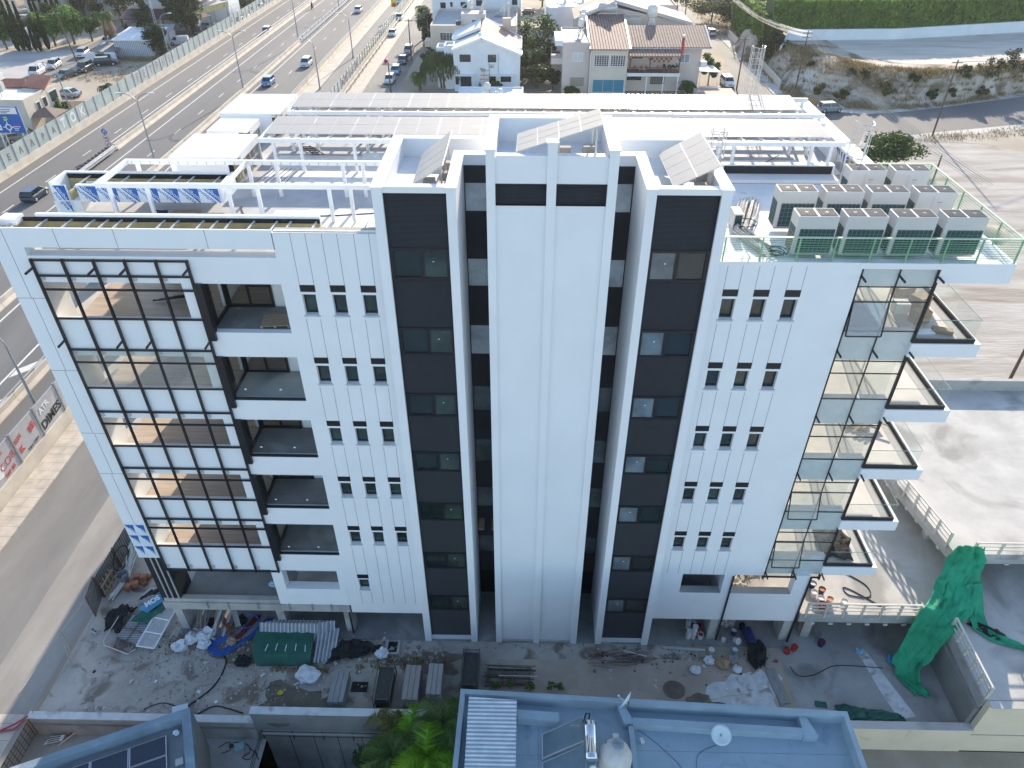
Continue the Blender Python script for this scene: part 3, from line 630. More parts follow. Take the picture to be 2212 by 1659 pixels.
for i, (a, b) in enumerate(BH):
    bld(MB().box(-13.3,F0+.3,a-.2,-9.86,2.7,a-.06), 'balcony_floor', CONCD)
    f = MB(); y = 2.6
    for x in (-13.2,-12.28,-11.29): f.box(x,y,a-.05,x+.08,y+.1,b+.7)
    f.box(-13.12,y,b+.6,-12.28,y+.1,b+.7); f.box(-12.2,y,b+.6,-11.29,y+.1,b+.7); f.box(-13.12,y,a-.05,-12.28,y+.1,a+.06); f.box(-12.2,y,a-.05,-11.29,y+.1,a+.06); f.box(-12.2,y,a+.95,-11.29,y+.1,a+1.02)
    d = bld(f, 'sliding_door', BLACKM); MB().quad((-13.15,y+.05,a),(-11.25,y+.05,a),(-11.25,y+.05,b+.65),(-13.15,y+.05,b+.65)).build('pane', GLASS2, d)
    f = MB(); f.box(-13.36,.30,a-.35,-13.05,.62,b+.02); f.box(-13.3,1.1,a-.05,-13.2,1.25,b-.1); f.box(-13.3,2.5,a-.05,-13.2,2.68,b-.1); f.box(-13.3,.62,a-.05,-13.2,2.6,a+.08)
    d = bld(f, 'side_glazing', BLACKM); MB().quad((-13.25,.62,a),(-13.25,2.6,a),(-13.25,2.6,b-.1),(-13.25,.62,b-.1)).build('pane', GLASS2, d)
    if i:
        d = bld(MB().box(-13.1,F0+.02,a-.02,-9.88,F0+.12,a+.1), 'balustrade', BLACKM)
        for x0, x1 in ((-13.05,-11.5),(-11.48,-9.9)): MB().quad((x0,F0+.06,a+.1),(x1,F0+.06,a+.1),(x1,F0+.06,a+1.0),(x0,F0+.06,a+1.0)).build('glass_pane', GLASS2, d); MB().box(x0+.5,F0+.048,a+.55,x0+.6,F0+.052,a+.62).build('sticker', SIGNW, d)
# --- curtain frame on the left
CX = [-19.49+1.225*i for i in range(6)]
AZ = [(23.58,22.96,21.6),(20.05,19.40,18.02),(16.66,15.95,14.6),(13.17,12.45,11.09),(9.63,8.96,7.56)]
fr = MB()
for x in CX: fr.box(x-.042,.31,5.55,x+.042,.42,24.31)
for zz in [24.26,5.6]+[q for t in AZ for q in t]:
    for i in range(5): fr.box(CX[i]+.042,.33,zz-.034,CX[i+1]-.042,.41,zz+.034)
bld(fr, 'curtain_wall_frame', BLACKM)
m = MB(); zs = [24.3, 23.24, 21.58, 19.69, 18.0, 16.23, 14.58, 12.75, 11.07, 9.17, 7.54, 5.62]
for a, b in zip(zs[0::2], zs[1::2]):
    bld(MB().box(-19.55,.47,b,-13.9,.62,a), 'spandrel_panel', CLAD)
bld(MB().box(-13.9,.47,5.62,-13.362,.60,24.3), 'spandrel_panel', CLAD)
m = MB()
for a, b in zip(zs[0::2], zs[1::2]):
    for i in range(5): m.box(CX[i]+.1,.40,b+.12,CX[i]+.2,.47,b+.32)
bld(m, 'fixing_clip', GALV)
m = MB()
for zc in (23.95,20.55):
    for i in (0,2,3,5): m.box(CX[i]-.03,-.22,zc-.03,CX[i]+.03,.27,zc+.05)
bld(m, 'strut', BLACKM)
for i in range(5):
    for a, b in ((20.0,19.45),(19.35,18.07)): bld(MB().quad((CX[i]+.02,.35,b),(CX[i+1]-.02,.35,b),(CX[i+1]-.02,.35,a),(CX[i]+.02,.35,a)), 'glass_pane', GLASSR)
# --- portal frame at the left end
m = MB(); m.box(-20.78,F0,9.12,-19.6,1.9,24.76); m.box(-20.78,F0,24.76,-9.83,F0+.08,25.57); m.box(-20.7,F0+.08,24.74,-9.83,1.74,24.78); m.box(-19.6,1.76,24.78,-8.3,1.92,25.56)
m.box(-20.78,F0+.08,24.76,-20.68,1.84,25.57); m.box(-20.68,1.25,25.3,-20.1,1.84,25.56); bld(m, 'portal_cladding', CLAD)
bld(MB().box(-20.6,1.69,24.79,-8.3,1.755,25.28), 'insulation_board', OLIVE); bld(MB().box(-8.3,1.4,24.6,-5.8,1.6,25.2), 'insulation_board', OLIVE)
bld(MB().box(-20.6,1.7,25.29,-8.3,1.755,25.45).box(-20.6,.54,24.785,-9.9,1.68,24.80), 'cavity_lining', BLACKN)
m = MB(); x = -20.3
while x < -6.2: m.cbox((x,1.12,25.36), (.06,1.25,.06), -.04); x += R.choice((.55,1.0,1.15,.9))
m.box(-20.6,1.0,25.2,-6.0,1.05,25.25); m.box(-9.8,.5,25.47,-5.9,.56,25.53); m.box(-20.6,.6,25.28,-6.5,.64,25.33); bld(m, 'steel_rib', GALV)
g = MB()
for zz in (22.5,18.88,15.29,12.7): g.box(-20.78,F0-.003,zz-.01,-19.6,F0+.01,zz+.01)
for i, (a, b) in enumerate(((25.5,22.5),(22.49,18.88),(18.87,15.29),(15.28,12.7),(12.69,9.13))): g.box(-20.21+.06*(i%2),F0-.003,b,-20.19+.06*(i%2),F0+.01,a)
for xx in (-18.2,-15.9,-12.4): g.box(xx-.01,F0-.003,24.77,xx+.01,F0+.01,25.56)
bld(g, 'joint', GROOVE)
def film(x0, x1, z0, z1, y, n, name='film_panel'):
    """white cladding still in its printed blue and white film"""
    o = bld(MB().box(x0,y,z0,x1,y+.05,z1), name, WFILM); wd = (x1-x0)/n; t = MB()
    for i in range(n):
        a = x0+i*wd; b = a+wd-.04; e = y-.004
        t.poly([(a+.12*wd,e,z1),(b,e,z1),(b,e,z0),(b-.05*wd,e,z0)])
    t.build('blue_print', BLUEF, o)
    for i in range(n):
        a = x0+i*wd; L = math.hypot(wd, z1-z0); dirx = (wd*.82, 0, -(z1-z0))
        text('etalbond', .25*min(1, L/1.1), frame((a+.66*wd,y-.01,(z0+z1)/2+.1*(z1-z0)), dirx, (wd,0,(z1-z0))), WFILM, 'lettering', o)
        text('etalbond', .25*min(1, L/1.1), frame((a+.34*wd,y-.008,(z0+z1)/2-.1*(z1-z0)), (-dirx[0],0,-dirx[2]), (-wd,0,-(z1-z0))), BLUEF, 'lettering', o)
    return o
o = bld(MB().box(-20.78,F0,6.48,-19.6,1.9,9.11), 'film_panel', WFILM); t = MB()
for cx in (-20.5,-19.95):
    for zz in (8.75,7.95,7.1): t.poly([(cx-.26,F0-.004,zz+.3),(cx+.2,F0-.004,zz+.3),(cx+.16,F0-.004,zz-.35)])
t.build('blue_print', BLUEF, o)
for cx in (-20.42,-19.88):
    for zz in (8.7,7.9,7.05): text('etalbond', .13, frame((cx,F0-.008,zz-.05), (.5,0,-.7), (.7,0,.5)), WFILM, 'lettering', o)
m = MB().box(-20.62,F0+.1,2.1,-19.5,1.9,6.47); bld(m, 'black_pier', BLACKM)
m = MB()
for xx in (-20.25,-19.95,-19.62): m.box(xx,F0+.02,1.9,xx+.06,F0+.09,6.47)
bld(m, 'steel_rail', GALV)
bld(MB().box(-19.6,4.9,2.0,-20.78,6.38,24.76), 'portal_cladding', CLAD)
# second portal beam with film
film(-19.5,-13.35,24.8,25.5,4.78,7)
m = MB(); m.box(-20.78,6.26,24.8,-13.3,6.40,25.57); m.box(-13.35,4.84,24.8,-13.2,6.4,25.57); m.box(-20.78,5.0,24.8,-20.62,6.26,25.57); m.box(-20.62,4.84,24.78,-13.35,6.26,24.82); m.box(-19.5,4.77,25.5,-13.2,4.90,25.57); bld(m, 'portal_cladding', CLAD)
bld(MB().box(-20.6,6.19,24.83,-13.4,6.25,25.3), 'insulation_board', OLIVE); bld(MB().box(-20.6,6.19,25.31,-13.4,6.25,25.5).box(-19.4,4.95,24.83,-13.4,6.1,24.84), 'cavity_lining', BLACKN)
m = MB(); x = -19.6
while x < -13.6: m.cbox((x,5.55,25.42), (.05,1.4,.05), -.04); x += R.choice((.6,1.05,1.15))
m.box(-19.5,5.6,25.32,-13.5,5.65,25.37); bld(m, 'steel_rib', GALV)
film(-20.62,-20.0,24.3,25.5,4.86,1); bld(MB().box(-20.0,4.95,24.3,-19.9,6.2,25.2), 'insulation_board', OLIVE)
# white boxes on the left rear edge
for (x0,y0,x1,y1,zt) in ((-16.9,8.3,-13.7,11.6,25.55),(-16.6,12.4,-14.5,14.4,25.45),(-16.9,15.2,-13.6,18.9,25.5)):
    m = MB().box(x0,y0,zt-.1,x1,y1,zt); m.box(x0,y0,ROOF-.6,x0+.1,y1,zt-.1); m.box(x0+.1,y0,ROOF-.6,x1-.5,y0+.08,zt-.1); m.box(x0,y1-.08,ROOF,x1,y1,zt-.1); m.box(x1-.08,y0+.5,zt-.35,x1,y1-.08,zt-.1)
    bld(m, 'roof_cladding_box', CLAD); m = MB()
    for k in range(5): m.box(x1-.1,y0+.5+k*(y1-y0-.7)/4,ROOF,x1-.04,y0+.56+k*(y1-y0-.7)/4,zt-.36)
    m.box(x1-.1,y0+.5,24.7,x1-.05,y1-.1,24.76); bld(m, 'steel_rib', GALV)
    bld(MB().box(x1-.4,y0+.4,ROOF,x1-.3,y0+1.3,zt-.15), 'insulation_board', OLIVE); bld(MB().box(x1-.4,y0+1.5,ROOF,x1-.3,min(y0+2.4,y1-.1),zt-.15), 'insulation_board', OLIVE)
# right rear edge
m = MB().box(15.25,11.9,24.2,16.0,18.9,25.3); m.box(15.2,8.75,25.2,16.0,11.5,25.3); m.box(15.9,8.75,23.6,16.0,11.5,25.2); m.box(-13.5,18.6,24.2,15.25,18.9,24.9); bld(m, 'roof_edge_cladding', CLAD)
bld(MB().box(15.8,8.8,24.3,15.88,11.4,25.1), 'insulation_board', OLIVE)
m = MB()
for k in range(4): m.box(15.25,9+k*.8,24.25,15.31,9.06+k*.8,25.2)
bld(m, 'steel_rib', GALV)
o = MB()
for k in range(5): o.poly([(15.24,10.0+k*.35,24.5+.1*k),(15.24,10.3+k*.35,25.1),(15.24,10.05+k*.35,25.15)])
bld(o, 'blue_print', BLUEF)
# terrace slot on the right
m = MB().box(9.2,9.72,ROOF,14.6,10.15,24.85); m.box(9.2,8.95,ROOF,14.6,9.70,24.40); bld(m, 'terrace_upstand', WHITE); bld(MB().box(9.3,9.705,24.42,14.5,9.722,24.80), 'black_slot', BLACKM)
# --- stair blocks, mirrored about the tower
Z_LOUV = [(25.05,27.24),(21.5,23.70),(18.12,20.16),(14.70,16.83),(11.34,13.47),(7.65,10.1),(4.07,6.40),(.40,2.80)]
Z_WIN = [(23.70,25.05),(20.16,21.5),(16.83,18.12),(13.47,14.70),(10.1,11.34),(6.40,7.65),(2.80,4.07)]
Z_REC = [(26.31,27.05),(22.93,25.1),(19.55,21.6),(16.06,17.96),(12.63,14.53),(9.18,11.05),(5.3,7.7),(2.2,3.9)]
Z_RECG = [(25.1,26.31),(21.6,22.93),(17.96,19.55),(14.53,16.06),(11.05,12.63),(7.7,9.18),(3.9,5.3)]
PANEU = mat('painted_bright_pane', (.46,.49,.51), .08, .35, .6, spec=.8); PANEL2 = mat('painted_dim_pane', (.10,.12,.13), .08, .4, .6, spec=.8); PANER = mat('grey_reflecting_glass', (.12,.15,.17), .07, .45, .5, spec=.9)  # recess pane colours carry the bright reflections, paler in the upper storeys
for side in (0, 1):
    X = (lambda x: x) if side == 0 else mx
    def bx(mb, a, y0, z0, b, y1, z1): a, b = sorted((X(a), X(b))); return mb.box(a,y0,z0,b,y1,z1)
    m = MB(); bx(m,-5.75,0,0,-5.37,5.63,27.42); bx(m,-3.07,0,0,-2.72,3.82,27.42); bx(m,-5.37,5.3,24,-1.63,5.63,27.42); bx(m,-5.37,.06,27.24,-3.07,.3,27.42); bx(m,-5.37,.12,0,-3.07,.3,.40); bx(m,-2.72,3.42,27.05,-1.63,3.82,27.42)
    bx(m,-5.37,5.0,24.2,-5.36,5.3,24.3); bld(m, 'stair_block_wall', WHITE)
    m = MB(); bx(m,-5.79,-.04,27.42,-5.33,5.67,27.49); bx(m,-3.11,-.04,27.42,-2.68,3.86,27.49); bx(m,-5.33,.02,27.42,-3.11,.34,27.49); bx(m,-5.33,5.26,27.42,-1.63,5.67,27.49); bx(m,-2.68,3.38,27.42,-1.63,3.86,27.49); bld(m, 'parapet_cap', WHITE)
    m = MB(); bx(m,-5.37,.3,26.5,-3.07,5.3,26.72); bx(m,-3.07,3.82,26.5,-1.63,5.3,26.72); bld(m, 'roof_floor', ROOFW)
    for a, b in Z_LOUV: bld(bx(MB(),-5.34,.17,a,-3.1,.22,b), 'louvre_panel', LOUV)
    for i, (a, b) in enumerate(Z_WIN):
        f = MB()
        for p, q in ((-5.35,-5.22),(-4.22,-4.08),(-3.2,-3.08)): bx(f,p,.12,a,q,.24,b)
        for p, q in ((a,a+.1),(b-.12,b)):
            bx(f,-5.22,.13,p,-4.22,.24,q); bx(f,-4.08,.13,p,-3.2,.24,q)
        f = bld(f, 'window', BLACKM); bx(MB(),-5.22,.19,a+.1,-4.22,.21,b-.12).build('pane', DARKG, f); bx(MB(),-4.08,.17,a+.1,-3.2,.19,b-.12).build('pane', PANER if side else DARKG2, f)
        bx(MB(),-3.75,.160,a+.75,-3.69,.165,a+.79).build('sticker', SIGNW, f)
    m = MB(); bx(m,-5.40,.13,.4,-5.34,.26,27.24); bx(m,-3.1,.13,.4,-3.06,.26,27.24); bld(m, 'black_edge_trim', BLACKM)
    for a, b in Z_REC: bld(bx(MB(),-2.72,3.44,a,-1.63,3.5,b), 'louvre_panel', LOUV)
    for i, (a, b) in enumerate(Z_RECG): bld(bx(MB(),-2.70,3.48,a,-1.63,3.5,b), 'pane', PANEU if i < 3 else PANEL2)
    bld(bx(MB(),-2.74,3.40,1.9,-2.68,3.46,27.05), 'black_edge_trim', BLACKM)
    bld(bx(MB(),-2.72,3.5,0,-1.63,3.6,2.3), 'door', BLACKM)
# --- tower
m = MB(); m.box(-1.63,0,0,-1.31,3.9,28.80); m.box(2.67,0,0,3.01,3.9,28.80); m.box(.52,0,0,.86,.34,29.05); m.box(-1.31,3.56,24,2.67,3.9,28.80)
m.wall(-1.31,.52,.18,28.55,[(-1.31,.52,26.78,27.60)],.12,.38); m.wall(.86,2.67,.18,28.55,[(.86,2.67,26.78,27.60)],.12,.38); bld(m, 'tower_wall', WHITE)
m = MB(); m.box(-1.67,-.04,28.80,-1.27,3.94,28.87); m.box(2.63,-.04,28.80,3.05,3.94,28.87); m.box(.48,-.04,29.05,.90,.40,29.12); m.box(-1.27,.10,28.55,.52,.40,28.61); m.box(.86,.10,28.55,2.63,.40,28.61); m.box(-1.27,3.52,28.80,2.63,3.94,28.87); bld(m, 'parapet_cap', WHITE)
bld(MB().box(-1.31,.38,27.7,2.67,3.56,27.95), 'roof_floor', ROOFW)
for a, b in ((-1.31,.52),(.86,2.67)):
    bld(MB().box(a+.02,.19,26.8,b-.02,.24,27.58), 'louvre_panel', LOUV)
    m = MB(); m.box(a,.10,26.78,a+.03,.2,27.6); m.box(b-.03,.10,26.78,b,.2,27.6); m.box(a+.03,.10,27.57,b-.03,.2,27.6); m.box(a+.03,.10,26.78,b-.03,.2,26.81); bld(m, 'louvre_frame', BLACKM)
bld(MB().box(-1.3,.02,0,2.66,.3,.18), 'tower_plinth', CONC)
for x in (-2.6,-1.9): bld(MB().box(x,2.4,6.9,x+.3,3.2,7.0), 'timber_piece', TIMB)
# --- glazed corner on the right
GZ = [24.18,23.34,22.67,21.29,19.79,19.15,17.77,16.27,15.58,14.19,12.69,12.01,10.66,9.14,8.43,6.98,5.6]; GX = [12.80,14.29,15.76]
fr = MB(); fr.box(12.73,.50,5.5,12.83,.63,24.2); fr.box(15.73,.50,5.5,15.82,.63,24.2); fr.box(14.272,.56,5.5,14.308,.62,24.2)
for zz in GZ:
    h = .05 if zz in (24.18,5.6) else .016
    for i in (0,1): fr.box(GX[i]+.03,.565,zz-h,GX[i+1]-.03,.62,zz+h)
bld(fr, 'curtain_wall_frame', BLACKM)
OPEN = {(0,2),(0,11),(0,14)}
for i in (0,1):
    for k in range(len(GZ)-1):
        if (i,k) in OPEN: continue
        bld(MB().quad((GX[i]+.03,.6,GZ[k+1]+.02),(GX[i+1]-.03,.6,GZ[k+1]+.02),(GX[i+1]-.03,.6,GZ[k]-.02),(GX[i]+.03,.6,GZ[k]-.02)), 'glass_pane', GLASSR)
for (i,k),gm,ang in (((0,2),GLASSB,.16),((0,11),GLASSR,.3),((0,14),GLASSR,.26)):
    h = GZ[k]-GZ[k+1]+.12; wd = GX[1]-GX[0]; cx = (GX[0]+GX[1])/2; top = Vector((cx,.52,GZ[k]+.03)); d = Vector((0,-math.sin(ang),-math.cos(ang))); c = top+d*h/2
    fo = MB()
    for s in (-1,1): fo.cbox((cx+s*(wd/2-.03),c.y,c.z),(.05,.05,h),0,-ang)
    e = top+d*h; fo.cbox(tuple(top),(wd-.1,.05,.05),0,-ang); fo.cbox(tuple(e),(wd-.1,.05,.05),0,-ang)
    o = bld(fo, 'open_casement', BLACKM); MB().cbox((cx,c.y,c.z),(wd-.1,.012,h-.05),0,-ang).build('pane', gm, o)
m = MB()
for zc in (23.85,20.35,16.85,13.35,6.1):
    for x in GX: m.box(x-.025,.02,zc-.03,x+.025,.56,zc+.05)
bld(m, 'strut', BLACKM)
m = MB()
for z in LV: m.box(12.84,.635,z-1.02,15.72,.95,z+.42)
m.box(12.84,.635,23.36,15.72,.95,24.2); bld(m, 'spandrel_wall', WHITE)
for z in LV:      # side glazing to the balconies and glazed back
    f = MB()
    for y in (3.2,5.6,7.9): f.box(15.62,y,z,15.68,y+.05,z+2.6)
    f.box(15.62,.98,z+2.5,15.68,7.9,z+2.56); d = bld(f, 'side_glazing', ALU); MB().quad((15.65,.88,z),(15.65,7.9,z),(15.65,7.9,z+2.5),(15.65,.88,z+2.5)).build('pane', GLASS2, d)
m = MB()
for z in LV: m.box(10.95,8.3,z,12.6,8.45,z+3.2)
bld(m, 'inner_wall', WHITE)
# balconies on the right side
GLEDGE = mat('green_glass_edge', (.30,.42,.38), .3, .1, 3)
for i, (zt, zb) in enumerate(((20.78,20.13),(17.30,16.63),(13.72,13.08),(10.18,9.55),(6.65,6.0))):
    m = MB().box(15.72,F0,zb,18.55,8.3,zt); bld(m, 'balcony_slab', WHITE)
    d = bld(MB().box(15.75,F0+.06,zt,18.2,F0+.14,zt+.2).box(18.2,F0+.06,zt,18.28,8.2,zt+.2).box(15.75,F0+.2,zt,18.1,8.1,zt+.012), 'balustrade', BLACKM)
    bld(MB().box(15.75,F0+.2,zt+.012,18.15,8.1,zt+.02), 'balcony_floor', SCREED)
    for a, b in ((15.78,16.98),(17.0,18.2)): MB().quad((a,F0+.1,zt+.2),(b,F0+.1,zt+.2),(b,F0+.1,zt+1.08),(a,F0+.1,zt+1.08)).build('glass_pane', GLASS, d); MB().box(a,F0+.09,zt+1.08,b,F0+.11,zt+1.10).build('glass_edge', GLEDGE, d)
    for k in range(6): MB().quad((18.24,F0+.1+k*1.28,zt+.2),(18.24,F0+1.36+k*1.28,zt+.2),(18.24,F0+1.36+k*1.28,zt+1.08),(18.24,F0+.1+k*1.28,zt+1.08)).build('glass_pane', GLASS, d); MB().box(18.23,F0+.1+k*1.28,zt+1.08,18.25,F0+1.36+k*1.28,zt+1.10).build('glass_edge', GLEDGE, d)
# plant platform on the right roof
m = MB().box(15.75,F0,23.62,18.5,8.6,24.25); m.box(7.13,F0,24.28,12.6,.8,24.45); m.box(12.6,F0-.02,24.2,15.85,.8,24.45); m.box(15.85,F0,24.25,18.5,.8,24.45); m.box(18.1,.8,24.25,18.5,8.6,24.45); m.box(15.75,8.3,24.25,18.1,8.6,24.45)
bld(m, 'plant_platform', WHITE)
PX = [7.34,8.74,10.14,11.5,12.9,14.27,15.65,16.95,18.4]
rail = bld(MB().box(7.30,.48,25.42,18.44,.58,25.46).box(18.36,.58,25.42,18.45,8.46,25.46).box(15.9,8.38,25.42,18.36,8.46,25.46), 'plant_railing', mat('pale_green_rail', (.45,.58,.42), .5, .1, 3))
for x in PX: MB().box(x-.025,.5,24.45,x+.025,.55,25.42).build('railing_post', GRAIL, rail)
for k in range(1,6): MB().box(18.38,.55+1.55*k,24.45,18.43,.60+1.55*k,25.42).build('railing_post', GRAIL, rail)
for x in (15.9,17.2): MB().box(x,8.4,24.45,x+.05,8.45,25.42).build('railing_post', GRAIL, rail)
d = MB()
for k in range(9): z = 24.55+k*.095; d.tube([(7.34,.52,z),(18.4,.52,z)],.011,4); d.tube([(18.4,.52,z),(18.4,8.42,z)],.011,4); d.tube([(18.4,8.42,z),(15.9,8.42,z)],.011,4)
d.build('rail_bar', GRAIL, rail)
# --- pergolas
PERG = []
def pergola(name, label, x0, x1, y0, y1, zt, posts, rafters, mat_=WHITE2, ghosts=False):
    t = thing(name, label, 'pergola', (x0,y0,ROOF))
    m = MB(); m.box(x0,y0,zt-.2,x1,y0+.14,zt); m.box(x0,y1-.14,zt-.2,x1,y1,zt); m.box(x0,y0+.14,zt-.2,x0+.14,y1-.14,zt)
    for x in rafters: m.box(x,y0+.14,zt-.18,x+.1,y1-.14,zt-.01)
    m.build('roof_frame', mat_, t)
    for x in posts:
        for y in (y0, y1-.14): MB().box(x,y,ROOF,x+.14,y+.14,zt-.2).build('post', mat_, t)
    return t
t = pergola('pergola', 'white open steel pergola without panels on the left roof terrace', -18.2, -5.8, 4.05, 6.95, 25.93, (-17.75,-16.15,-12.75,-11.5,-8.5,-7.6), (-12.8,))
m = MB()
for y in (4.19,6.81-.02):
    x = -17.9
    while x < -6: m.box(x,y,25.74,x+.05,y+.03,25.86); x += .42
m.build('bracket', GALV, t)
def pv_row(T, y0, y1, x0, n, wd, zf, zb):
    lab = 0; dl = (y1-y0)/2
    for row in (0,1):
        for i in range(n):
            xa, xb = x0+i*wd+.012, x0+(i+1)*wd-.012; ya, yb = y0+row*dl+.012, y0+(row+1)*dl-.012
            f = lambda y: zf+(zb-zf)*(y-y0)/(y1-y0)
            t = MB().slab([(xa,ya,f(ya)),(xb,ya,f(ya)),(xb,yb,f(yb)),(xa,yb,f(yb))], .035).build('solar_panel', ALU, T)
            e = .025; c = (xa+xb)/2; m = MB()
            for p, q in ((xa+e,c-.008),(c+.008,xb-e)): m.quad((p,ya+e,f(ya+e)+.004),(q,ya+e,f(ya+e)+.004),(q,yb-e,f(yb-e)+.004),(p,yb-e,f(yb-e)+.004))
            m.build('cells', PVM, t)
raft = [-12.7+.95*i for i in range(29)]
PF = pergola('pergola', 'white pergola frame carrying the front row of roof solar panels', -13.1, 14.9, 9.85, 12.95, 25.9, (-12.5,-11.2,-8.6,8.9,9.6,13.3,14.2), raft)
PR_ = pergola('pergola', 'white pergola frame carrying the rear row of roof solar panels', -12.9, 15.3, 14.25, 17.3, 25.9, (-12.3,-8.7,-8.0,-1.0,8.5,9.4,13.9,15.0), raft)
pv_row(PF, 10.42, 12.85, -12.95, 13, 2.1, 25.98, 26.08)
pv_row(PR_, 14.8, 17.15, -12.8, 13, 2.08, 25.98, 26.08)
m = MB(); x = -12
while x < 15: m.box(x,17.25,24.9,x+.05,17.3,25.7); x += 1.3
m.box(-12.5,17.5,24.7,15,17.6,25.1); bld(m, 'steel_rib', GALV); bld(MB().box(-12.5,17.62,24.5,15,17.7,25.2), 'insulation_board', OLIVE)
# tilted arrays on the stair blocks and the tower
def tilted(label, LF, LR, HF, HR, nx, ny, legs, blocks):
    LF, LR, HF, HR = map(Vector, (LF, LR, HF, HR)); c = (LF+LR+HF+HR)/4
    t = thing('solar_array', label, 'solar array', (c.x, c.y, min(LF.z, HF.z)-.4), 0, 'tilted solar arrays on the stair towers')
    P = lambda u, v: LF.lerp(HF, u).lerp(LR.lerp(HR, u), v)
    for i in range(nx):
        for j in range(ny):
            e = .006; ps = [P((i+a)/nx, (j+b)/ny) for a, b in ((e,e),(1-e,e),(1-e,1-e),(e,1-e))]
            o = MB().slab(ps, .035).build('panel', ALU, t); n = (ps[1]-ps[0]).cross(ps[2]-ps[0]).normalized()*.004
            cc = sum(ps, Vector())/4; MB().poly([cc+(p-cc)*.965+n for p in ps]).build('cells', PVM, o)
    m = MB()
    for u, v, z in legs: p = P(u, v); m.box(p.x-.03,p.y-.03,z,p.x+.03,p.y+.03,p.z-.04)
    for v in (.15,.85): m.tube([P(.05,v)-Vector((0,0,.08)), P(.95,v)-Vector((0,0,.08))], .03, 4)
    m.build('support_frame', ALU, t)
    for x, y, z in blocks: MB().cbox((x,y,z),(.45,.34,.36)).build('ballast_block', CONC, t, bevel=.02)
tilted('tilted solar array on the centre tower roof, low end at its left', (-.59,.45,28.62),(-.56,2.45,28.62),(2.42,.40,29.6),(2.42,2.3,29.6), 4, 3, [(.1,.1,27.95),(.5,.05,27.95),(.93,.05,27.95),(.93,.95,27.95),(.5,.95,27.95)], [(0.2,.75,28.13),(1.1,.75,28.13),(2.2,.8,28.13),(1.2,2.0,28.13),(2.1,2.1,28.13)])
tilted('tilted solar array on the left stair block roof', (-4.45,1.0,27.15),(-4.45,4.5,27.15),(-3.25,.95,27.95),(-3.25,4.9,27.95), 1, 4, [(.1,.1,26.72),(.9,.1,26.72),(.9,.9,26.72),(.9,.5,26.72)], [(-4.0,.9,26.9),(-3.5,1.5,26.9),(-3.35,2.6,26.9),(-3.35,3.7,26.9),(-3.9,1.9,26.9)])
tilted('tilted solar array on the right stair block roof', (5.2,1.0,27.15),(5.15,4.6,27.15),(6.85,1.1,27.95),(6.8,4.9,27.95), 2, 4, [(.1,.1,26.72),(.9,.1,26.72),(.9,.9,26.72),(.9,.5,26.72)], [(5.7,1.2,26.9),(6.4,1.6,26.9),(6.55,2.7,26.9),(6.5,3.7,26.9)])
# ladders with cages
def cage(label, x, y, z0, z1, w=.5):
    t = thing('caged_ladder', label, 'ladder', (x,y,z0), 0, 'caged roof ladders'); m = MB()
    for s in (-w/2,w/2): m.tube([(x+s,y,z0),(x+s,y,z1)],.025,5)
    z = z0+.2
    while z < z1-.3: m.tube([(x-w/2,y,z),(x+w/2,y,z)],.015,4); z += .3
    m.build('ladder', GALV, t); m = MB()
    hoop = lambda z: [(x+.36*math.cos(a), y-.1-.62*math.sin(a)*1., z) for a in [PI*i/10 for i in range(11)]]
    for z in (z1-.02, (z0+z1)/2+.1): m.tube(hoop(z),.02,5)
    for i in (0,2,4,6,8,10): p = hoop(0)[i]; m.tube([(p[0],p[1],(z0+z1)/2),(p[0],p[1],z1)],.014,4)
    m.build('safety_cage', GALV, t)
cage('caged ladder at the right stair block, left of the right terrace', 8.55, 8.9, ROOF, 26.9)
cage('tall caged ladder in front of the right end of the front solar array', 14.75, 8.3, ROOF, 27.4, .75)
cage('caged ladder behind the rear solar array at the right', 12.6, 19.2, 22.5, 28.2)
# VRF units
def vrf(front_coil, label):
    t = thing('air_conditioner', label, 'air conditioner', (0,0,0), 0, 'large air conditioning units on the plant platform')
    W, D, H = 1.52, .82, 1.62
    MB().box(-W/2,0,.08,W/2,D,H).build('casing', VRFW, t, bevel=.02); MB().box(-W/2+.05,.05,0,W/2-.05,D-.05,.08).build('base', GREYST, t)
    for s in (-1,1):
        o = MB().box(s*W/4-.33,.07,H+.001,s*W/4+.33,D-.07,H+.012).build('fan_grille', GRILLE, t); m = MB()
        for k in range(6): m.box(s*W/4-.32,.1+k*.12,H+.012,s*W/4+.32,.108+k*.12,H+.018)
        for k in range(7): m.box(s*W/4-.31+k*.1,.09,H+.018,s*W/4-.303+k*.1,D-.09,H+.024)
        m.box(s*W/4-.05,D/2-.05,H+.012,s*W/4+.05,D/2+.05,H+.02); m.build('grille_wire', GREYST, o)
    if front_coil: 
        MB().box(-W/2+.14,-.006,.12,W/2-.06,-.001,1.12).build('coil_panel', COIL, t); m = MB()
        for k in range(9): m.box(-W/2+.14+k*.165,-.012,.12,-W/2+.147+k*.165,-.006,1.12)
        for k in range(6): m.box(-W/2+.14,-.016,.2+k*.18,W/2-.06,-.012,.207+k*.18)
        m.build('coil_guard', mat_guard, t)
    else:
        MB().box(-.13,-.006,.15,-.12,-.001,1.45).box(.05,-.006,1.2,.25,-.002,1.24).box(.08,-.006,1.1,.2,-.002,1.12).build('panel_seam', GREYST, t)
    MB().box(-W/2-.006,.1,.12,-W/2-.001,D-.06,1.12).build('coil_panel', COIL, t); m = MB()
    for k in range(4): m.box(-W/2-.012,.12+k*.2,.12,-W/2-.006,.127+k*.2,1.12)
    for k in range(5): m.box(-W/2-.016,.1,.25+k*.2,-W/2-.012,D-.06,.257+k*.2)
    m.build('coil_guard', mat_guard, t); return t
mat_guard = mat('coil_guard_wire', (.25,.34,.33), .5, .1, 3)
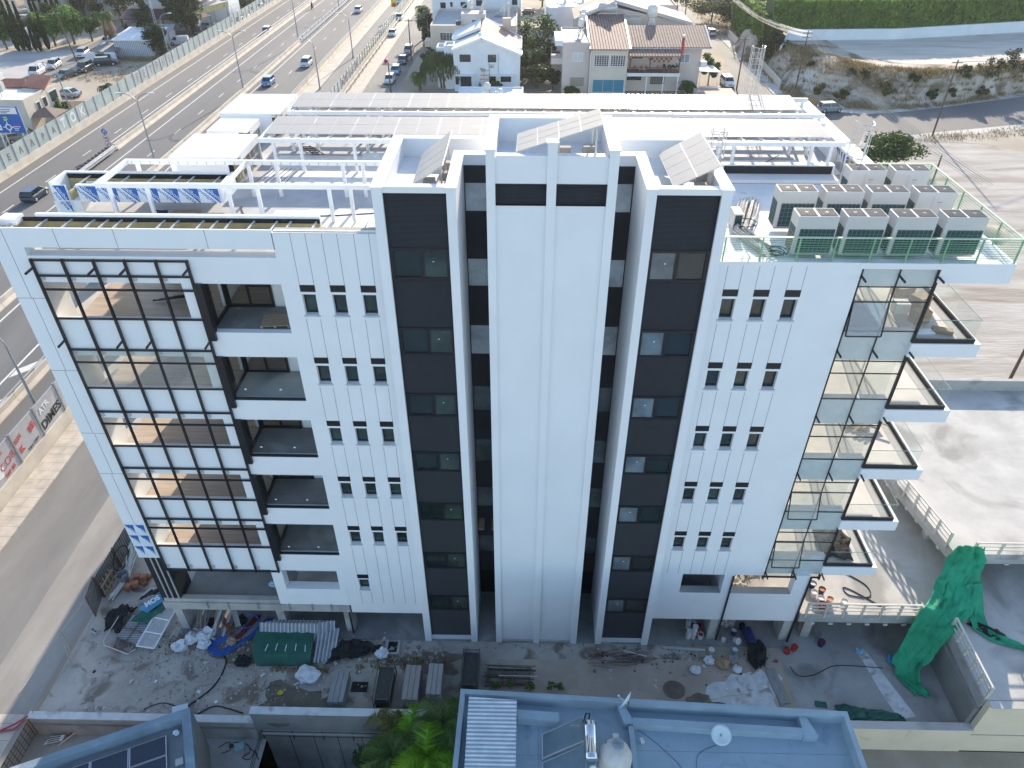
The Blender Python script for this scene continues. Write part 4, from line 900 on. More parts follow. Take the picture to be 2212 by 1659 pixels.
V = vrf(True, 'leftmost air conditioner of the front row behind the green railing'); V.location = (10.8,.95,24.47)
for x, l in ((12.62,'second air conditioner from the left in the front row behind the railing'),(14.46,'third air conditioner from the left in the front row behind the railing'),(16.33,'rightmost air conditioner of the front row near the railing corner')): dup(V, (x,.95,24.47), 0, l)
for x, l in ((10.76,'leftmost air conditioner of the middle row next to the pipe bundle'),(12.6,'second air conditioner of the middle row with teal coil front'),(14.4,'third air conditioner of the middle row with teal coil front')): dup(V, (x,3.35,24.47), 0, l)
V2 = vrf(False, 'rightmost air conditioner of the middle row with plain service panel'); V2.location = (16.28,3.35,24.47)
dup(V2, (14.42,5.75,24.47), 0, 'left air conditioner of the back row near the tall caged ladder'); dup(V2, (16.28,5.75,24.47), 0, 'right air conditioner of the back row in the railing corner')
t = thing('small_air_conditioner', 'small white air conditioner beside the right stair block wall', 'air conditioner', (8.6,4.0,24.27))
MB().box(8.42,3.6,24.27,8.78,4.4,25.0).build('casing', VRFW, t, bevel=.02); MB().box(8.46,3.585,24.35,8.74,3.595,24.94).build('coil_panel', COIL, t)
# pipe bundle
m = MB(); R2 = random.Random(3)
for k in range(34):
    o = R2.uniform(-.45,.45); a = R2.uniform(-.1,.1); z = 24.3+R2.uniform(0,.22)
    pts = [(9.9+o*.9+a,6.6,z),(9.35+o+a,5.0,z+R2.uniform(-.05,.1)),(8.7+o*.9,3.2,z+R2.uniform(0,.12)),(9.1+o*.8,2.2,z),(9.4+o*.6,1.3+R2.uniform(-.4,.4),z)]
    m.tube(pts, .028, 4)
tag(m.build('pipe_bundle', mat('foil_wrapped_pipe', (.34,.335,.325), .45, c2=(.60,.59,.57), scale=2.2, metal=.2, island=.45)), 'silver bundle of insulated pipes lying left of the roof air conditioners', 'pipe bundle')
m = MB()
for cx, cy, r in ((8.0,5.2,.35),(8.6,4.9,.3),(9.0,3.6,.4),(9.5,1.0,.3),(9.6,1.05,.36)): m.tube([(cx+r*math.cos(a*.35),cy+r*.8*math.sin(a*.35),24.45+.01*a) for a in range(30)], .02, 4)
tag(m.build('cable_coil', BLACKN), 'black cable coils lying on the silver pipe bundle', 'cable')
m = MB()
for cx in (8.4,9.1,9.2): m.tube([(cx,1.6,24.4),(cx-.25,1.2,24.9),(cx-.15,.85,24.75),(cx+.1,.8,24.4)], .03, 5)
tag(m.build('white_hose', SIGNW), 'white bent hoses standing up behind the left end of the green railing', 'hose')
# ================================================================ vehicles
CARP = {}
def paint(n, c, metal=0.):
    if n not in CARP:
        CARP[n] = mat('car_paint_'+n, c, .28, .03, 2, metal=metal); p = CARP[n].node_tree.nodes['Principled BSDF']; p.inputs['Coat Weight'].default_value = .5; p.inputs['Coat Roughness'].default_value = .08
    return CARP[n]
CGLASS = mat('car_glass', (.015,.02,.025), .06, .1, 2, spec=.8)
LAMP = mat('headlight_lens', (.6,.62,.64), .15, .05, 4); TAIL = mat('tail_light_lens', (.35,.01,.015), .2, .05, 4); PLATE = mat('number_plate', (.7,.7,.65), .5, .03)
TYPES = {  # L, W, H, bonnet z, belt z, cabin: rear base, rear roof, front roof, front base (fractions along length from the rear)
 'hatch': (4.0,1.74,1.48,.86,.95,.02,.10,.60,.80), 'suv': (4.4,1.84,1.68,1.0,1.06,.01,.07,.62,.78), 'sedan': (4.5,1.78,1.44,.86,.92,.14,.30,.62,.79),
 'van': (4.3,1.8,1.85,1.05,1.1,.0,.02,.70,.88), 'pickup': (5.2,1.82,1.78,1.02,1.08,.36,.42,.66,.78), 'mpv': (4.3,1.75,1.62,.95,1.0,.02,.08,.62,.86), 'offroad': (4.2,1.8,1.85,1.1,1.16,.01,.04,.66,.74)}
CACHE = {}
def make_car(kind, col, cargo=False):
    L, W, H, zb, zt, a, b, c, d = TYPES[kind]; t = thing('parked_car', 'x', 'car'); P = paint(*col); y0 = -L/2; h = W/2
    m = MB(); st = [(0,.90,.38,.62),(.02,.96,.3,zb*.92),(.10,1,.24,zt),(.5,1,.22,zt),(d,1,.22,zt),(d+.04,.99,.23,zb),(.93,.95,.25,zb*.88),(.985,.86,.3,zb*.72),(1,.78,.36,.56)]
    rings = []
    for f, wf, z0, z1 in st:
        y = y0+f*L; ww = h*wf; rings.append([(-ww,y,z0+.08),(-ww*.93,y,z0),(ww*.93,y,z0),(ww,y,z0+.08),(ww,y,z1-.12),(ww*.9,y,z1),(-ww*.9,y,z1),(-ww,y,z1-.12)])
    n = 8; vs = [v for r in rings for v in r]; fs = [tuple(range(n)), tuple(range((len(st)-1)*n, len(st)*n))]
    for i in range(len(st)-1):
        for j in range(n): fs.append((i*n+j, i*n+(j+1)%n, (i+1)*n+(j+1)%n, (i+1)*n+j))
    m.add(vs, fs)
    hb, hr = h*.93, h*.76; Y = lambda f: y0+f*L
    if kind == 'pickup': m.box(-h*.92,Y(.02),zt-.04,-h*.84,Y(a),zt+.02).box(h*.84,Y(.02),zt-.04,h*.92,Y(a),zt+.02)
    m.slab([(-hr,Y(b),H),(hr,Y(b),H),(hr,Y(c),H),(-hr,Y(c),H)][::1], .07)
    for s in (-1,1):
        for (fb, fr_) in ((a,b),(d,c),((a+d)/2,(b+c)/2)):
            m.cyl((s*hb,Y(fb),zt-.05),(s*hr,Y(fr_),H-.04),.055,.05,5)
    body = m.build('body', P, t, bevel=.03, local=True); body.modifiers.clear()
    for q in body.data.polygons: q.use_smooth = False
    g = MB(); e = .03; g.hull([(-hb+e,Y(a+.01),zt-.03),(hb-e,Y(a+.01),zt-.03),(hb-e,Y(d-.01),zt-.03),(-hb+e,Y(d-.01),zt-.03)], [(-hr+e,Y(b+.01),H-.05),(hr-e,Y(b+.01),H-.05),(hr-e,Y(c-.01),H-.05),(-hr+e,Y(c-.01),H-.05)])
    if kind == 'van': # panel van: closed rear
        m2 = MB().hull([(-hb,Y(a),zt-.03),(hb,Y(a),zt-.03),(hb,Y(.56),zt-.03),(-hb,Y(.56),zt-.03)], [(-hr-.02,Y(b),H-.02),(hr+.02,Y(b),H-.02),(hr+.02,Y(.56),H-.02),(-hr-.02,Y(.56),H-.02)]); m2.build('cargo_body', P, t, local=True)
    g.build('window', CGLASS, t, local=True)
    if kind == 'pickup': MB().box(-h*.83,Y(.03),zt-.02,h*.83,Y(a-.01),zt+.015).build('cargo_bed', BLACKM, t, local=True)
    r = .33 if H < 1.6 else .37
    for s in (-1,1):
        for f in (.18,.80):
            o = MB().cyl((s*(h-.2),Y(f),r),(s*(h+.01),Y(f),r),r,r,14).build('wheel', RUBBER, t, local=True); MB().cyl((s*(h+.005),Y(f),r),(s*(h+.02),Y(f),r),r*.6,r*.55,10).build('rim', ALU, o, local=True)
        MB().cbox((s*h*.66,Y(.985),zb*.74),(h*.38,.14,.16)).build('headlight', LAMP, t, local=True); MB().cbox((s*h*.78,Y(.012),zt*.86),(h*.24,.1,.22)).build('tail_light', TAIL, t, local=True)
    MB().cbox((0,Y(1.0),.48),(.5,.03,.12)).build('number_plate', PLATE, t, local=True); MB().cbox((0,Y(.998),zb*.62),(h*.8,.04,.14)).build('front_grille', BLACKM, t, local=True)
    return t
WHT = ('white',(.62,.63,.64)); SIL = ('silver',(.36,.40,.43),.5); BLU = ('blue',(.02,.15,.36),.1); BLK = ('black',(.012,.014,.018)); DGR = ('dark_grey',(.06,.065,.07),.3); BEI = ('beige',(.32,.27,.20),.2); REDC = ('red',(.28,.02,.02)); LBL = ('light_blue',(.13,.33,.45),.2); NAVY = ('navy',(.02,.045,.075),.3); GRN = ('grey_green',(.11,.12,.11),.3)
def car(kind, col, x, y, rz, label, group=None, name='parked_car', z=0.005):
    k = (kind, col[0])
    if k in CACHE: t = copy_tree(CACHE[k])
    else: t = make_car(kind, col); CACHE[k] = t
    t.location = (x,y,z); t.rotation_euler = (0,0,rad(rz)); t.name = name; t['label'] = label
    if group: t['group'] = group
    elif 'group' in t.keys(): del t['group']
    return t
HG = 'cars driving on the highway'; SG = 'cars parked along the street beside the fence'; LG = 'cars on the dirt lot road'
car('hatch', NAVY, -63.9, 64.0, 0, 'dark blue hatchback driving away on the slip lane at the left edge', HG, 'moving_car')
car('hatch', BLU, -49.4, 118.6, 180, 'bright blue hatchback driving on the carriageway above the roof', HG, 'moving_car')
car('mpv', WHT, -45.7, 133.0, 180, 'white people carrier on the carriageway behind the blue car', HG, 'moving_car')
car('hatch', WHT, -46.0, 190.5, 180, 'distant white car on the carriageway near the top of the picture', HG, 'moving_car')
car('hatch', WHT, -62.9, 165, 0, 'white car half hidden behind the railed concrete barrier', HG, 'moving_car')
car('van', WHT, -46.3, 70.5, 180, 'white van just showing behind the white roof boxes', HG, 'moving_car')
for x, y, r, k, c, l in ((-26.6,120.8,180,'hatch',WHT,'nearest white hatchback parked beside the garden fence'),(-26.5,127.5,180,'hatch',LBL,'light blue hatchback parked behind the white one by the garden'),(-26.3,136.2,180,'sedan',NAVY,'navy car parked in the tree shade on the street'),(-26.2,144.5,180,'mpv',SIL,'silver car parked farthest back in the tree shade'),
    (-32.4,162,180,'sedan',WHT,'white saloon parked at the end of the pale guard rail'),(-33.6,181,180,'sedan',SIL,'silver car on the street under the yellow warning sign'),(-36.9,204,180,'hatch',WHT,'white car on the slip road near the top edge'),(-36.6,226,180,'sedan',SIL,'silver saloon on the slip road at the very top edge')): car(k, c, x, y, r, l, SG)
for x, y, r, k, c, l in ((-97.0,124.8,186,'van',WHT,'small white panel van first in the row on the lot road'),(-96.7,130.6,190,'mpv',WHT,'white people carrier just behind the small white van'),(-95.6,140.2,190,'suv',WHT,'white car in the middle of the lot road'),(-95.2,151.5,160,'suv',WHT,'white hatchback nearest the shaggy palm on the lot road'),
    (-90.3,123.2,165,'sedan',GRN,'grey green saloon parked on the dry grass edge'),(-89.0,127.8,178,'offroad',GRN,'boxy grey off-road car parked on the dry grass edge'),(-86.9,132.6,-70,'suv',BLK,'black car parked beside the low whitewashed wall')): car(k, c, x, y, r, l, LG)
car('sedan', SIL, -83.2, 110.2, 75, 'silver saloon parked behind the corner house on the dirt')
car('pickup', BEI, -77.6, 86.0, -62, 'beige pickup with hard top parked under the blue direction sign')
car('suv', SIL, -128.5, 176, 80, 'silver car parked by the far left garden wall'); car('suv', WHT, -134, 189, 70, 'white car on the raised yard at the far left'); car('sedan', DGR, -139, 166, 30, 'dark car at the far left edge behind the cypresses'); car('van', WHT, -119, 160, 70, 'white van hidden behind the lot trees')
car('van', WHT, -79.2, 151.5, 100, 'white van in the scrap yard behind the noise barrier'); car('sedan', WHT, -75.6, 151, 105, 'white car in the scrap yard next to the white van'); car('hatch', WHT, -79.5, 143.5, 60, 'battered white car at the near end of the scrap yard')
car('sedan', WHT, -76.5, 168, 120, 'white car under the long yellow sign board'); car('sedan', SIL, -79.5, 169, 100, 'silver car half hidden beneath the long yellow board'); car('hatch', GRN, -79.8, 163, 40, 'greenish wreck beneath the long yellow board'); car('sedan', WHT, -74.6, 184, 100, 'white car behind the far noise barrier panels'); car('hatch', DGR, -88, 165.5, 20, 'dark car under the maroon awning')
car('van', WHT, -96, 228, 60, 'white truck on the sandy plot at the top left'); car('van', SIL, -88, 232, 60, 'pale van beside the white truck at the top left')
car('hatch', WHT, 43.0, 164.5, 4, 'white hatchback on the lane seen from behind beside the house'); car('suv', WHT, 37.4, 120.0, 184, 'white car parked beside the carport canopy'); car('mpv', SIL, 51.4, 103.9, -80, 'silver people carrier on the road behind the roof corner')
car('hatch', REDC, 38.9, 194, 186, 'red car on the upper lane'); car('suv', WHT, 37.6, 200.5, 186, 'white car on the upper lane behind the red one'); car('hatch', LBL, 36, 207.5, 186, 'pale blue car farthest up the upper lane'); car('hatch', BLK, -.6, 188.5, 80, 'black car in the courtyard behind the gabled house'); car('sedan', DGR, -22.5, 163, 100, 'dark car beside the purple bougainvillea')
for k, t in CACHE.items():
    if t.get('label') == 'x': bpy.data.objects.remove(t)
# motorcycle and rider
t = thing('motorcycle', 'small dark motorcycle on the far carriageway', 'motorcycle', (-59.5,195,0)); m = MB()
m.tube([(-59.5,194.3,.55),(-59.5,194.9,.75),(-59.5,195.5,.85)], .16, 8); m.cbox((-59.5,194.6,.8),(.28,.7,.12)); m.tube([(-59.85,195.5,1.05),(-59.15,195.5,1.05)],.025,5); m.tube([(-59.5,195.5,1.0),(-59.5,195.75,.35)],.05,5); m.build('body', BLACKM, t)
for y in (194.2,195.75):
    MB().lathe([(.18,-.06),(.32,-.06),(.33,0),(.32,.06),(.18,.06)],(-59.5,y,.33),14,0,(1,0,0)).build('wheel', RUBBER, t)
def skin(name, pts, edges, rads, m, parent=None, loc=(0,0,0)):
    me = bpy.data.meshes.new(name); me.from_pydata([tuple(Vector(p)+Vector(loc)) for p in pts], edges, []); o = bpy.data.objects.new(name, me); COL.objects.link(o); me.materials.append(m)
    md = o.modifiers.new('skin','SKIN'); me.skin_vertices.new() if not me.skin_vertices else None
    for v, r in zip(me.skin_vertices[0].data, rads): v.radius = (r, r)
    me.skin_vertices[0].data[0].use_root = True; s = o.modifiers.new('sub','SUBSURF'); s.levels = 1; s.render_levels = 2
    if parent: o.parent = parent
    return o
SKIN = mat('skin', (.42,.27,.20), .6, .05, 4); CLOTH = mat('dark_clothes', (.02,.022,.03), .9, .2, 5)
rider = skin('person', [(0,0,.9),(0,.12,1.2),(0,.2,1.42),(0,.22,1.52),(0,.25,1.66),(.2,.18,1.4),(.28,.42,1.2),(.3,.72,1.1),(-.2,.18,1.4),(-.28,.42,1.2),(-.3,.72,1.1),(.14,.06,.88),(.2,.42,.75),(.2,.3,.35),(.2,.42,.28),(-.14,.06,.88),(-.2,.42,.75),(-.2,.3,.35),(-.2,.42,.28)],
  [(0,1),(1,2),(2,3),(3,4),(2,5),(5,6),(6,7),(2,8),(8,9),(9,10),(0,11),(11,12),(12,13),(13,14),(0,15),(15,16),(16,17),(17,18)], [.16,.17,.15,.07,.12,.08,.06,.045,.08,.06,.045,.11,.09,.06,.05,.11,.09,.06,.05], CLOTH, None, (-59.5,194.6,0))
tag(rider, 'person in dark clothes and helmet riding the motorcycle', 'person'); MB().lathe([(.01,-.16),(.12,-.12),(.15,0),(.12,.12),(.01,.17)],(-59.5,194.86,1.7),12).build('helmet', BLACKM, rider)
for s in (-1,1):
    m = MB()
    for f in range(5): m.tube([(-59.5+s*(.27+.018*f),195.30,1.11),(-59.5+s*(.27+.018*f),195.40,1.10),(-59.5+s*(.27+.018*f),195.42,1.06)],.009,4)
    m.build('hand', SKIN, rider)

# ================================================================ trees
def leaves(mb, q, c, rx, ry, rz, n, s, clumps=14, shell=.5, droop=0.):
    c = Vector(c); cl = []
    for k in range(clumps):
        while True:
            v = Vector((q.uniform(-1,1), q.uniform(-1,1), q.uniform(-1,1)))
            if shell < v.length <= 1: break
        v = v*q.uniform(.72,1.05); cl.append((Vector((v.x*rx, v.y*ry, v.z*rz)), q.uniform(.26,.5)))
    for i in range(n):
        o, r = cl[int(q.random()**1.1*clumps) % clumps]; u = Vector((q.gauss(0,1), q.gauss(0,1), q.gauss(0,1))).normalized()*q.random()**.45*r
        p = c+o+Vector((u.x*rx, u.y*ry, u.z*rz)); a = Vector((q.gauss(0,1), q.gauss(0,1), q.gauss(0,.6))).normalized(); b = a.cross(Vector((q.gauss(0,1), q.gauss(0,1), q.gauss(0,1)))).normalized()
        if droop: a = (a*(1-droop)+Vector((0,0,-droop))).normalized(); b = a.cross(Vector((q.gauss(0,1),q.gauss(0,1),.2))).normalized()
        l = s*q.uniform(.6,1.3); wd = l*q.uniform(.35,.6)
        mb.add([p-a*l, p+b*wd, p+a*l, p-b*wd], [(0,1,2,3)])
def tree(x, y, h, r, label, m, seed, z=0, n=2200, s=.28, trunk=None, name='tree', cz=.62, rz=None, clumps=16, group=None, cat='tree', lean=0.):
    q = random.Random(seed); t = thing(name, label, cat, (x,y,z), 0, group); rz = rz or h*.36; tk = trunk or h*.035
    mb = MB(); top = (x+lean, y, z+h*.62); mb.tube([(x,y,z-.1),(x+lean*.4,y,z+h*.3),top], tk, 7, r1=tk*.45)
    for k in range(6):
        a = q.uniform(0,6.28); mb.tube([(x+lean*.4,y,z+h*q.uniform(.28,.5)),(x+lean+r*.45*math.cos(a),y+r*.45*math.sin(a),z+h*.6),(x+lean+r*.75*math.cos(a),y+r*.75*math.sin(a),z+h*q.uniform(.6,.85))], tk*.5, 5, r1=tk*.12)
    mb.build('trunk', BARK, t); lv = MB(); leaves(lv, q, (x+lean,y,z+h*cz), r, r, rz, n, s, clumps); lv.build('crown', m, t); return t
def cypress(x, y, h, r, label, seed, m=None, group='cypresses by the lot road', z=0):
    q = random.Random(seed); t = thing('cypress_tree', label, 'tree', (x,y,z), 0, group); MB().tube([(x,y,z),(x,y,z+h*.8)], r*.2, 6, r1=.03).build('trunk', BARK, t); lv = MB()
    for i in range(900):
        f = q.random(); w_ = r*(1-f)**.6*min(1, .35+f*5); a = q.uniform(0,6.28); p = Vector((x+w_*math.cos(a)*q.uniform(.5,1.05), y+w_*math.sin(a)*q.uniform(.5,1.05), z+.3+f*h)); d = Vector((math.cos(a)*.35, math.sin(a)*.35, 1)).normalized(); b = d.cross(Vector((q.gauss(0,1),q.gauss(0,1),0))).normalized()
        l = q.uniform(.22,.45); lv.add([p-d*l, p+b*l*.35, p+d*l, p-b*l*.35], [(0,1,2,3)])
    lv.build('crown', m or LEAFD, t); return t
def palm(x, y, h, label, seed, nf=34, fl=2.2, skirt=0, z=0, m=None, tr=.24, name='palm_tree', group=None, detail=9, lean=(0,0), up=1.2, wd_=None):
    q = random.Random(seed); t = thing(name, label, 'palm tree', (x,y,z), 0, group); lx, ly = lean
    MB().tube([(x,y,z-.1),(x+lx*.4,y+ly*.4,z+h*.5),(x+lx,y+ly,z+h)], tr*1.15, 9, r1=tr*.8).build('trunk', BARK, t); lv = MB(); c = Vector((x+lx,y+ly,z+h))
    def frond(mb, az, el, L, wd):
        d = Vector((math.cos(az), math.sin(az), 0)); pts = []; p = c.copy(); e = el; n = 7
        for i in range(n+1):
            pts.append(p.copy()); st = d*math.cos(e)+Vector((0,0,math.sin(e))); p = p+st*(L/n); e -= (.28+.10*q.random())*(1+el*.25)
        side = d.cross(Vector((0,0,1))).normalized()
        for i in range(n*detail//3):
            f = (i+.5)/(n*detail/3); k = min(int(f*n), n-1); b = pts[k].lerp(pts[k+1], f*n-k); ax = (pts[k+1]-pts[k]).normalized(); ll = L*.34*math.sin(PI*(.12+.8*f))*q.uniform(.85,1.15)
            for s in (-1,1):
                tip = b+(side*s*.85+ax*(.45+.3*q.random())+Vector((0,0,-.3-.25*q.random()))).normalized()*ll; u = ax*wd
                mb.add([b-u, b+u, tip], [(0,1,2)])
        for i in range(n): w2 = side*.03; mb.add([pts[i]-w2, pts[i]+w2, pts[i+1]+w2*.7, pts[i+1]-w2*.7], [(0,1,2,3)])
    for i in range(nf): frond(lv, q.uniform(0,6.28), q.uniform(-.35,up), fl*q.uniform(.8,1.1), wd_ or .055*fl/2)
    lv.build('crown', m or PALMG, t)
    if skirt:
        sk = MB()
        for i in range(130):
            a = q.uniform(0,6.28); r = q.uniform(.25,.95)*skirt*.36; z1 = c.z-q.uniform(0,.3); z2 = z1-skirt*q.uniform(.5,1.0); p = Vector((c.x+math.cos(a)*r*.5, c.y+math.sin(a)*r*.5, z1)); e = Vector((c.x+math.cos(a)*r*.95, c.y+math.sin(a)*r*.95, z2)); s = Vector((-math.sin(a), math.cos(a), 0))*.13
            sk.add([p-s*.4, p+s*.4, e+s, e-s], [(0,1,2,3)])
        sk.build('dry_skirt', PALMDRY, t)
    return t
# --- far left
for i, (x, y, h, r, l) in enumerate(((-112.0,144.4,11.5,.75,'leftmost tall cypress at the lot road'),(-110.7,144.4,11,.75,'second tall cypress from the left at the lot road'),(-109.4,144.4,9.5,.7,'third tall cypress in the row at the lot road'),(-108.2,144.6,4.2,.45,'short young cypress in the gap of the row'),(-106.9,144.2,6.5,.6,'fifth cypress, of middle height, beside the bright trees'),(-106.0,145.8,7,.6,'last cypress of the row under the bright tree crowns'))): cypress(x, y, h, r, l, 40+i)
for i, (x, y, h, r, mm, l) in enumerate(((-106.5,149.5,7.5,3.6,LEAFB,'bright green loose tree right of the cypress row'),(-103.2,151.5,8,3.8,LEAFB,'largest bright green tree at the bend of the lot road'),(-100.6,154.5,7,3.2,LEAFG,'greener tree at the right end of the lot tree row'),(-110,152,7,3.2,LEAFG,'tree half hidden behind the cypress row'),(-115.5,146,7,3,LEAFG,'tree at the left end of the lot tree row'),(-119,151,9,3.4,LEAFD,'dark round tree at the left picture edge'),(-115,164,6.5,2.6,LEAFO,'olive green tree before the cream apartment'))): tree(x, y, h, r, l, mm, 60+i, n=2600, s=.33, group='trees round the lot')
for i, (x, y) in enumerate(((-122.3,170.6),(-121.2,170.5),(-119.6,170.5),(-118.0,170.5),(-116.7,170.6),(-115.6,170.8))): cypress(x, y, (7.4,5.5,8,7.6,8.2,8.0)[i], .5, 'thin cypress against the cream apartment wall, %s from the left' % ORD[i], 80+i, group='thin cypresses against the apartment')
tree(-112.5,176,9,2.6,'sparse brownish tree left of the apartment window', LEAFO, 95, n=1500, s=.3); tree(-107,172,9,2.2,'thin olive tree at the apartment corner', LEAFO, 96, n=1100, s=.28); tree(-103,175,9,3,'tree in front of the apartment end wall', LEAFO, 97, n=1700, s=.3)
tree(-101,182,10,3.4,'dark tree left of the grey gabled house', LEAFD, 98, n=2600, s=.34); tree(-97,190,11,4.2,'large green tree behind the grey gabled house', LEAFG, 99, n=3000, s=.36); tree(-104,196,11,4.0,'dark tall trees at the top edge', LEAFD, 100, n=2600, s=.36)
tree(-80.5,160.5,14,4.6,'very large dark conifer beside the maroon awning', LEAFD, 101, n=6500, s=.36, rz=6.6, cz=.55, clumps=34); tree(-85.2,150,9,2.3,'slim dark tree beside the ladder mast', LEAFD, 102, n=2200, s=.3, rz=4.2, cz=.52); tree(-79.2,141.2,6.8,2.9,'bushy dark tree at the right end of the white shed', LEAFD, 103, n=3000, s=.3, rz=3.2, cz=.5)
tree(-74.5,214,9,3.2,'dark tree rising behind the far noise barrier', LEAFD, 104, n=2400, s=.36); tree(-78.5,183,4.2,2.4,'green shrubs under the tin fence of the yard', LEAFG, 105, n=1500, s=.28); tree(-77,192,4,2.6,'low green bush by the tin fence', LEAFO, 106, n=1300, s=.28)
for i, (x, y, h) in enumerate(((-91.3,153.5,3.2),(-89.2,155,3.4),(-86.8,156.6,4.6))): cypress(x, y, h, .8, 'trimmed small conifer in the house yard, %s from the left' % ORD[i], 110+i, group='small conifers in the house yard')
palm(-90.2,143.6,7.6,'tall shaggy palm with a long brown skirt beside the white shed',120,40,2.3,4.6, detail=7)
palm(-80.8,89.2,6.8,'palm with dry skirt beside the blue direction sign',121,44,2.5,2.4, detail=9, lean=(-2.0,.3))
palm(-74.6,107.5,2.3,'small feathery palm behind the noise barrier panels',122,16,2.4, up=1.3); palm(-78.2,96.5,3.0,'feathery young palm in the corner house garden',123,16,2.2, up=1.3)
tree(-80.2,98,4.6,1.6,'dense dark conifer at the corner house', LEAFD, 124, n=2200, s=.24, rz=2.3, cz=.5, name='conifer'); tree(-77.8,97.2,2.9,2.2,'broad green shrub in the corner house garden', LEAFG, 125, n=2200, s=.22, cz=.5); tree(-81.5,73.5,2.4,2.6,'dark green shrub at the left edge by the noise barrier', LEAFG, 126, n=2000, s=.24, cz=.5)
# --- behind the building
palm(-24.6,158,6.5,'tall fan palm at the top of the street with parked cars',130,40,2.4,1.6, detail=7)
tree(-22.8,150,8.5,1.9,'dark pine tree beside the fan palm', LEAFD, 131, n=2400, s=.3, rz=4, cz=.5); tree(-19.4,147,5.2,2.3,'purple bougainvillea by the beige block', LEAFP, 132, n=2400, s=.22, cz=.6); tree(-18.8,144.5,3.0,1.8,'green shrub below the bougainvillea', LEAFD, 133, n=1500, s=.24, cz=.5); tree(-18.6,166,7,3.2,'bushy green tree behind the overhead wires', LEAFG, 134, n=2400, s=.3)
q = random.Random(5); t = thing('candelabra_tree', 'broad candelabra euphorbia tree in front of the gabled house', 'tree', (-16,117.5,0)); mb = MB()
for k in range(3): mb.tube([(-16.4+k*.5,117.5,0),(-16.6+k*.6,117.5,1.6),(-17+k*1.1,117.4,3.0)], .22, 7, r1=.14)
mb.build('trunk', BARK, t); lv = MB()
for i in range(1500):
    a = q.uniform(0,6.28); f = q.random()**.5; rr = 4.2*f; x, y = -16+rr*math.cos(a), 117+rr*.8*math.sin(a); zt = 2.6+3.7*math.sqrt(max(0,1-f*f))+q.uniform(-.5,.3); hgt = q.uniform(.5,1.0); lv.tube([(x,y,zt-hgt),(x+.12*math.cos(a),y+.12*math.sin(a),zt)], .1, 4, r1=.05)
lv.build('crown', leafmat('euphorbia_green', (.045,.075,.022), (.085,.12,.04), .4, .1), t)
palm(-20.2,115.6,2.6,'feathery palm left of the candelabra tree',135,26,2.6, m=PALMG, up=1.3); tree(-19.5,127,4.4,2.2,'leafy shrub tree beside the street wall', LEAFG, 136, n=1800, s=.25)
for i, (x, y, h, r, mm, l) in enumerate(((1.5,133,9.8,4.6,LEAFG,'big round green tree between the two houses'),(.6,122,6.2,2.9,LEAFG,'middle sized green tree right of the gabled house'),(-2.0,117.6,4.2,2.4,LEAFO,'yellowish bush at the gabled house right corner'),(1.4,117.5,4.6,2.6,LEAFO,'olive tree in the gap between the houses'),(4.4,116.6,3.9,2.0,LEAFD,'dark shrub at the pink house wall'),(3.6,127,6,2.2,LEAFD,'dark slim tree under the pink roof'),(-7.6,114.4,2.3,2.2,LEAFG,'climbing shrub below the gabled house windows'),(-5.9,115.8,1.8,1.4,LEAFD,'low bush under the dark doorway'),(7.5,112.6,1.4,1.2,LEAFG,'small green shrub at the pink house base'),(28.6,113.3,2.6,1.6,LEAFG,'green shrub at the right corner of the tiled house'),(34.0,121,5.2,2.1,LEAFG,'green tree beside the carport canopy'),(37.2,187,8.6,5,LEAFD,'dark scrub tree above the lane'),(46.5,181,7,6,LEAFO,'wide scrub bush on the slope above the lane'),(50,172,6,5,LEAFD,'dark bush on the slope beside the hedge'),(3.5,200,8,4.5,LEAFG,'green trees behind the courtyard'),(8,206,8,4,LEAFG,'second green tree behind the courtyard'))): tree(x, y, h, r, l, mm, 140+i, n=2600 if r > 2.5 else 1500, s=.3)
tree(51.3,78.0,4.7,3.9,'round fig tree behind the plant platform', LEAFG, 160, n=4200, s=.27, clumps=30, cz=.58, rz=2.1)
# --- hedge wall on the terrace
def hedge(name, label, path, z0, z1, th, m, n, s, seed, topm=None):
    q = random.Random(seed); t = thing(name, label, 'hedge', (*path[0], z0)); L = [math.dist(a,b) for a,b in zip(path, path[1:])]; tot = sum(L); core = MB(); lv = MB()
    for (a, b) in zip(path, path[1:]):
        d = Vector((b[0]-a[0], b[1]-a[1], 0)).normalized(); nn = Vector((d.y,-d.x,0)); A, B_ = Vector((*a,0)), Vector((*b,0))
        core.hull([tuple(p+Vector((0,0,z0))) for p in (A-nn*.3, B_-nn*.3, B_-nn*(th-.3), A-nn*(th-.3))], [tuple(p+Vector((0,0,z1-.35))) for p in (A-nn*.5, B_-nn*.5, B_-nn*(th-.5), A-nn*(th-.5))])
        k = int(n*(B_-A).length/tot)
        for i in range(k):
            f = q.random(); p = A.lerp(B_, f)
            if q.random() < .66: zz = q.uniform(z0-.35, z1); out = .25+.5*noise.noise(Vector((p.x*.35,p.y*.35,zz*.5)))+q.uniform(-.25,.2); p = p+nn*out; p.z = zz; nrm = nn
            else: p = p-nn*q.uniform(0,th); p.z = z1+.35*noise.noise(Vector((p.x*.4,p.y*.4,3)))+q.uniform(-.25,.15); nrm = Vector((0,0,1))
            aa = (Vector((q.gauss(0,.5),q.gauss(0,.5),q.gauss(0,.5)))+Vector((0,0,-1)) if nrm.z < .5 else Vector((q.gauss(0,1),q.gauss(0,1),.3))).normalized(); bb = aa.cross(nrm+Vector((q.gauss(0,.5),q.gauss(0,.5),q.gauss(0,.5)))).normalized(); l = s*q.uniform(.6,1.3)
            lv.add([p-aa*l, p+bb*l*.5, p+aa*l, p-bb*l*.5], [(0,1,2,3)])
    core.build('core', mat('hedge_core', (.05,.075,.03), .95, .3, 3), t); lv.build('foliage', m, t); return t
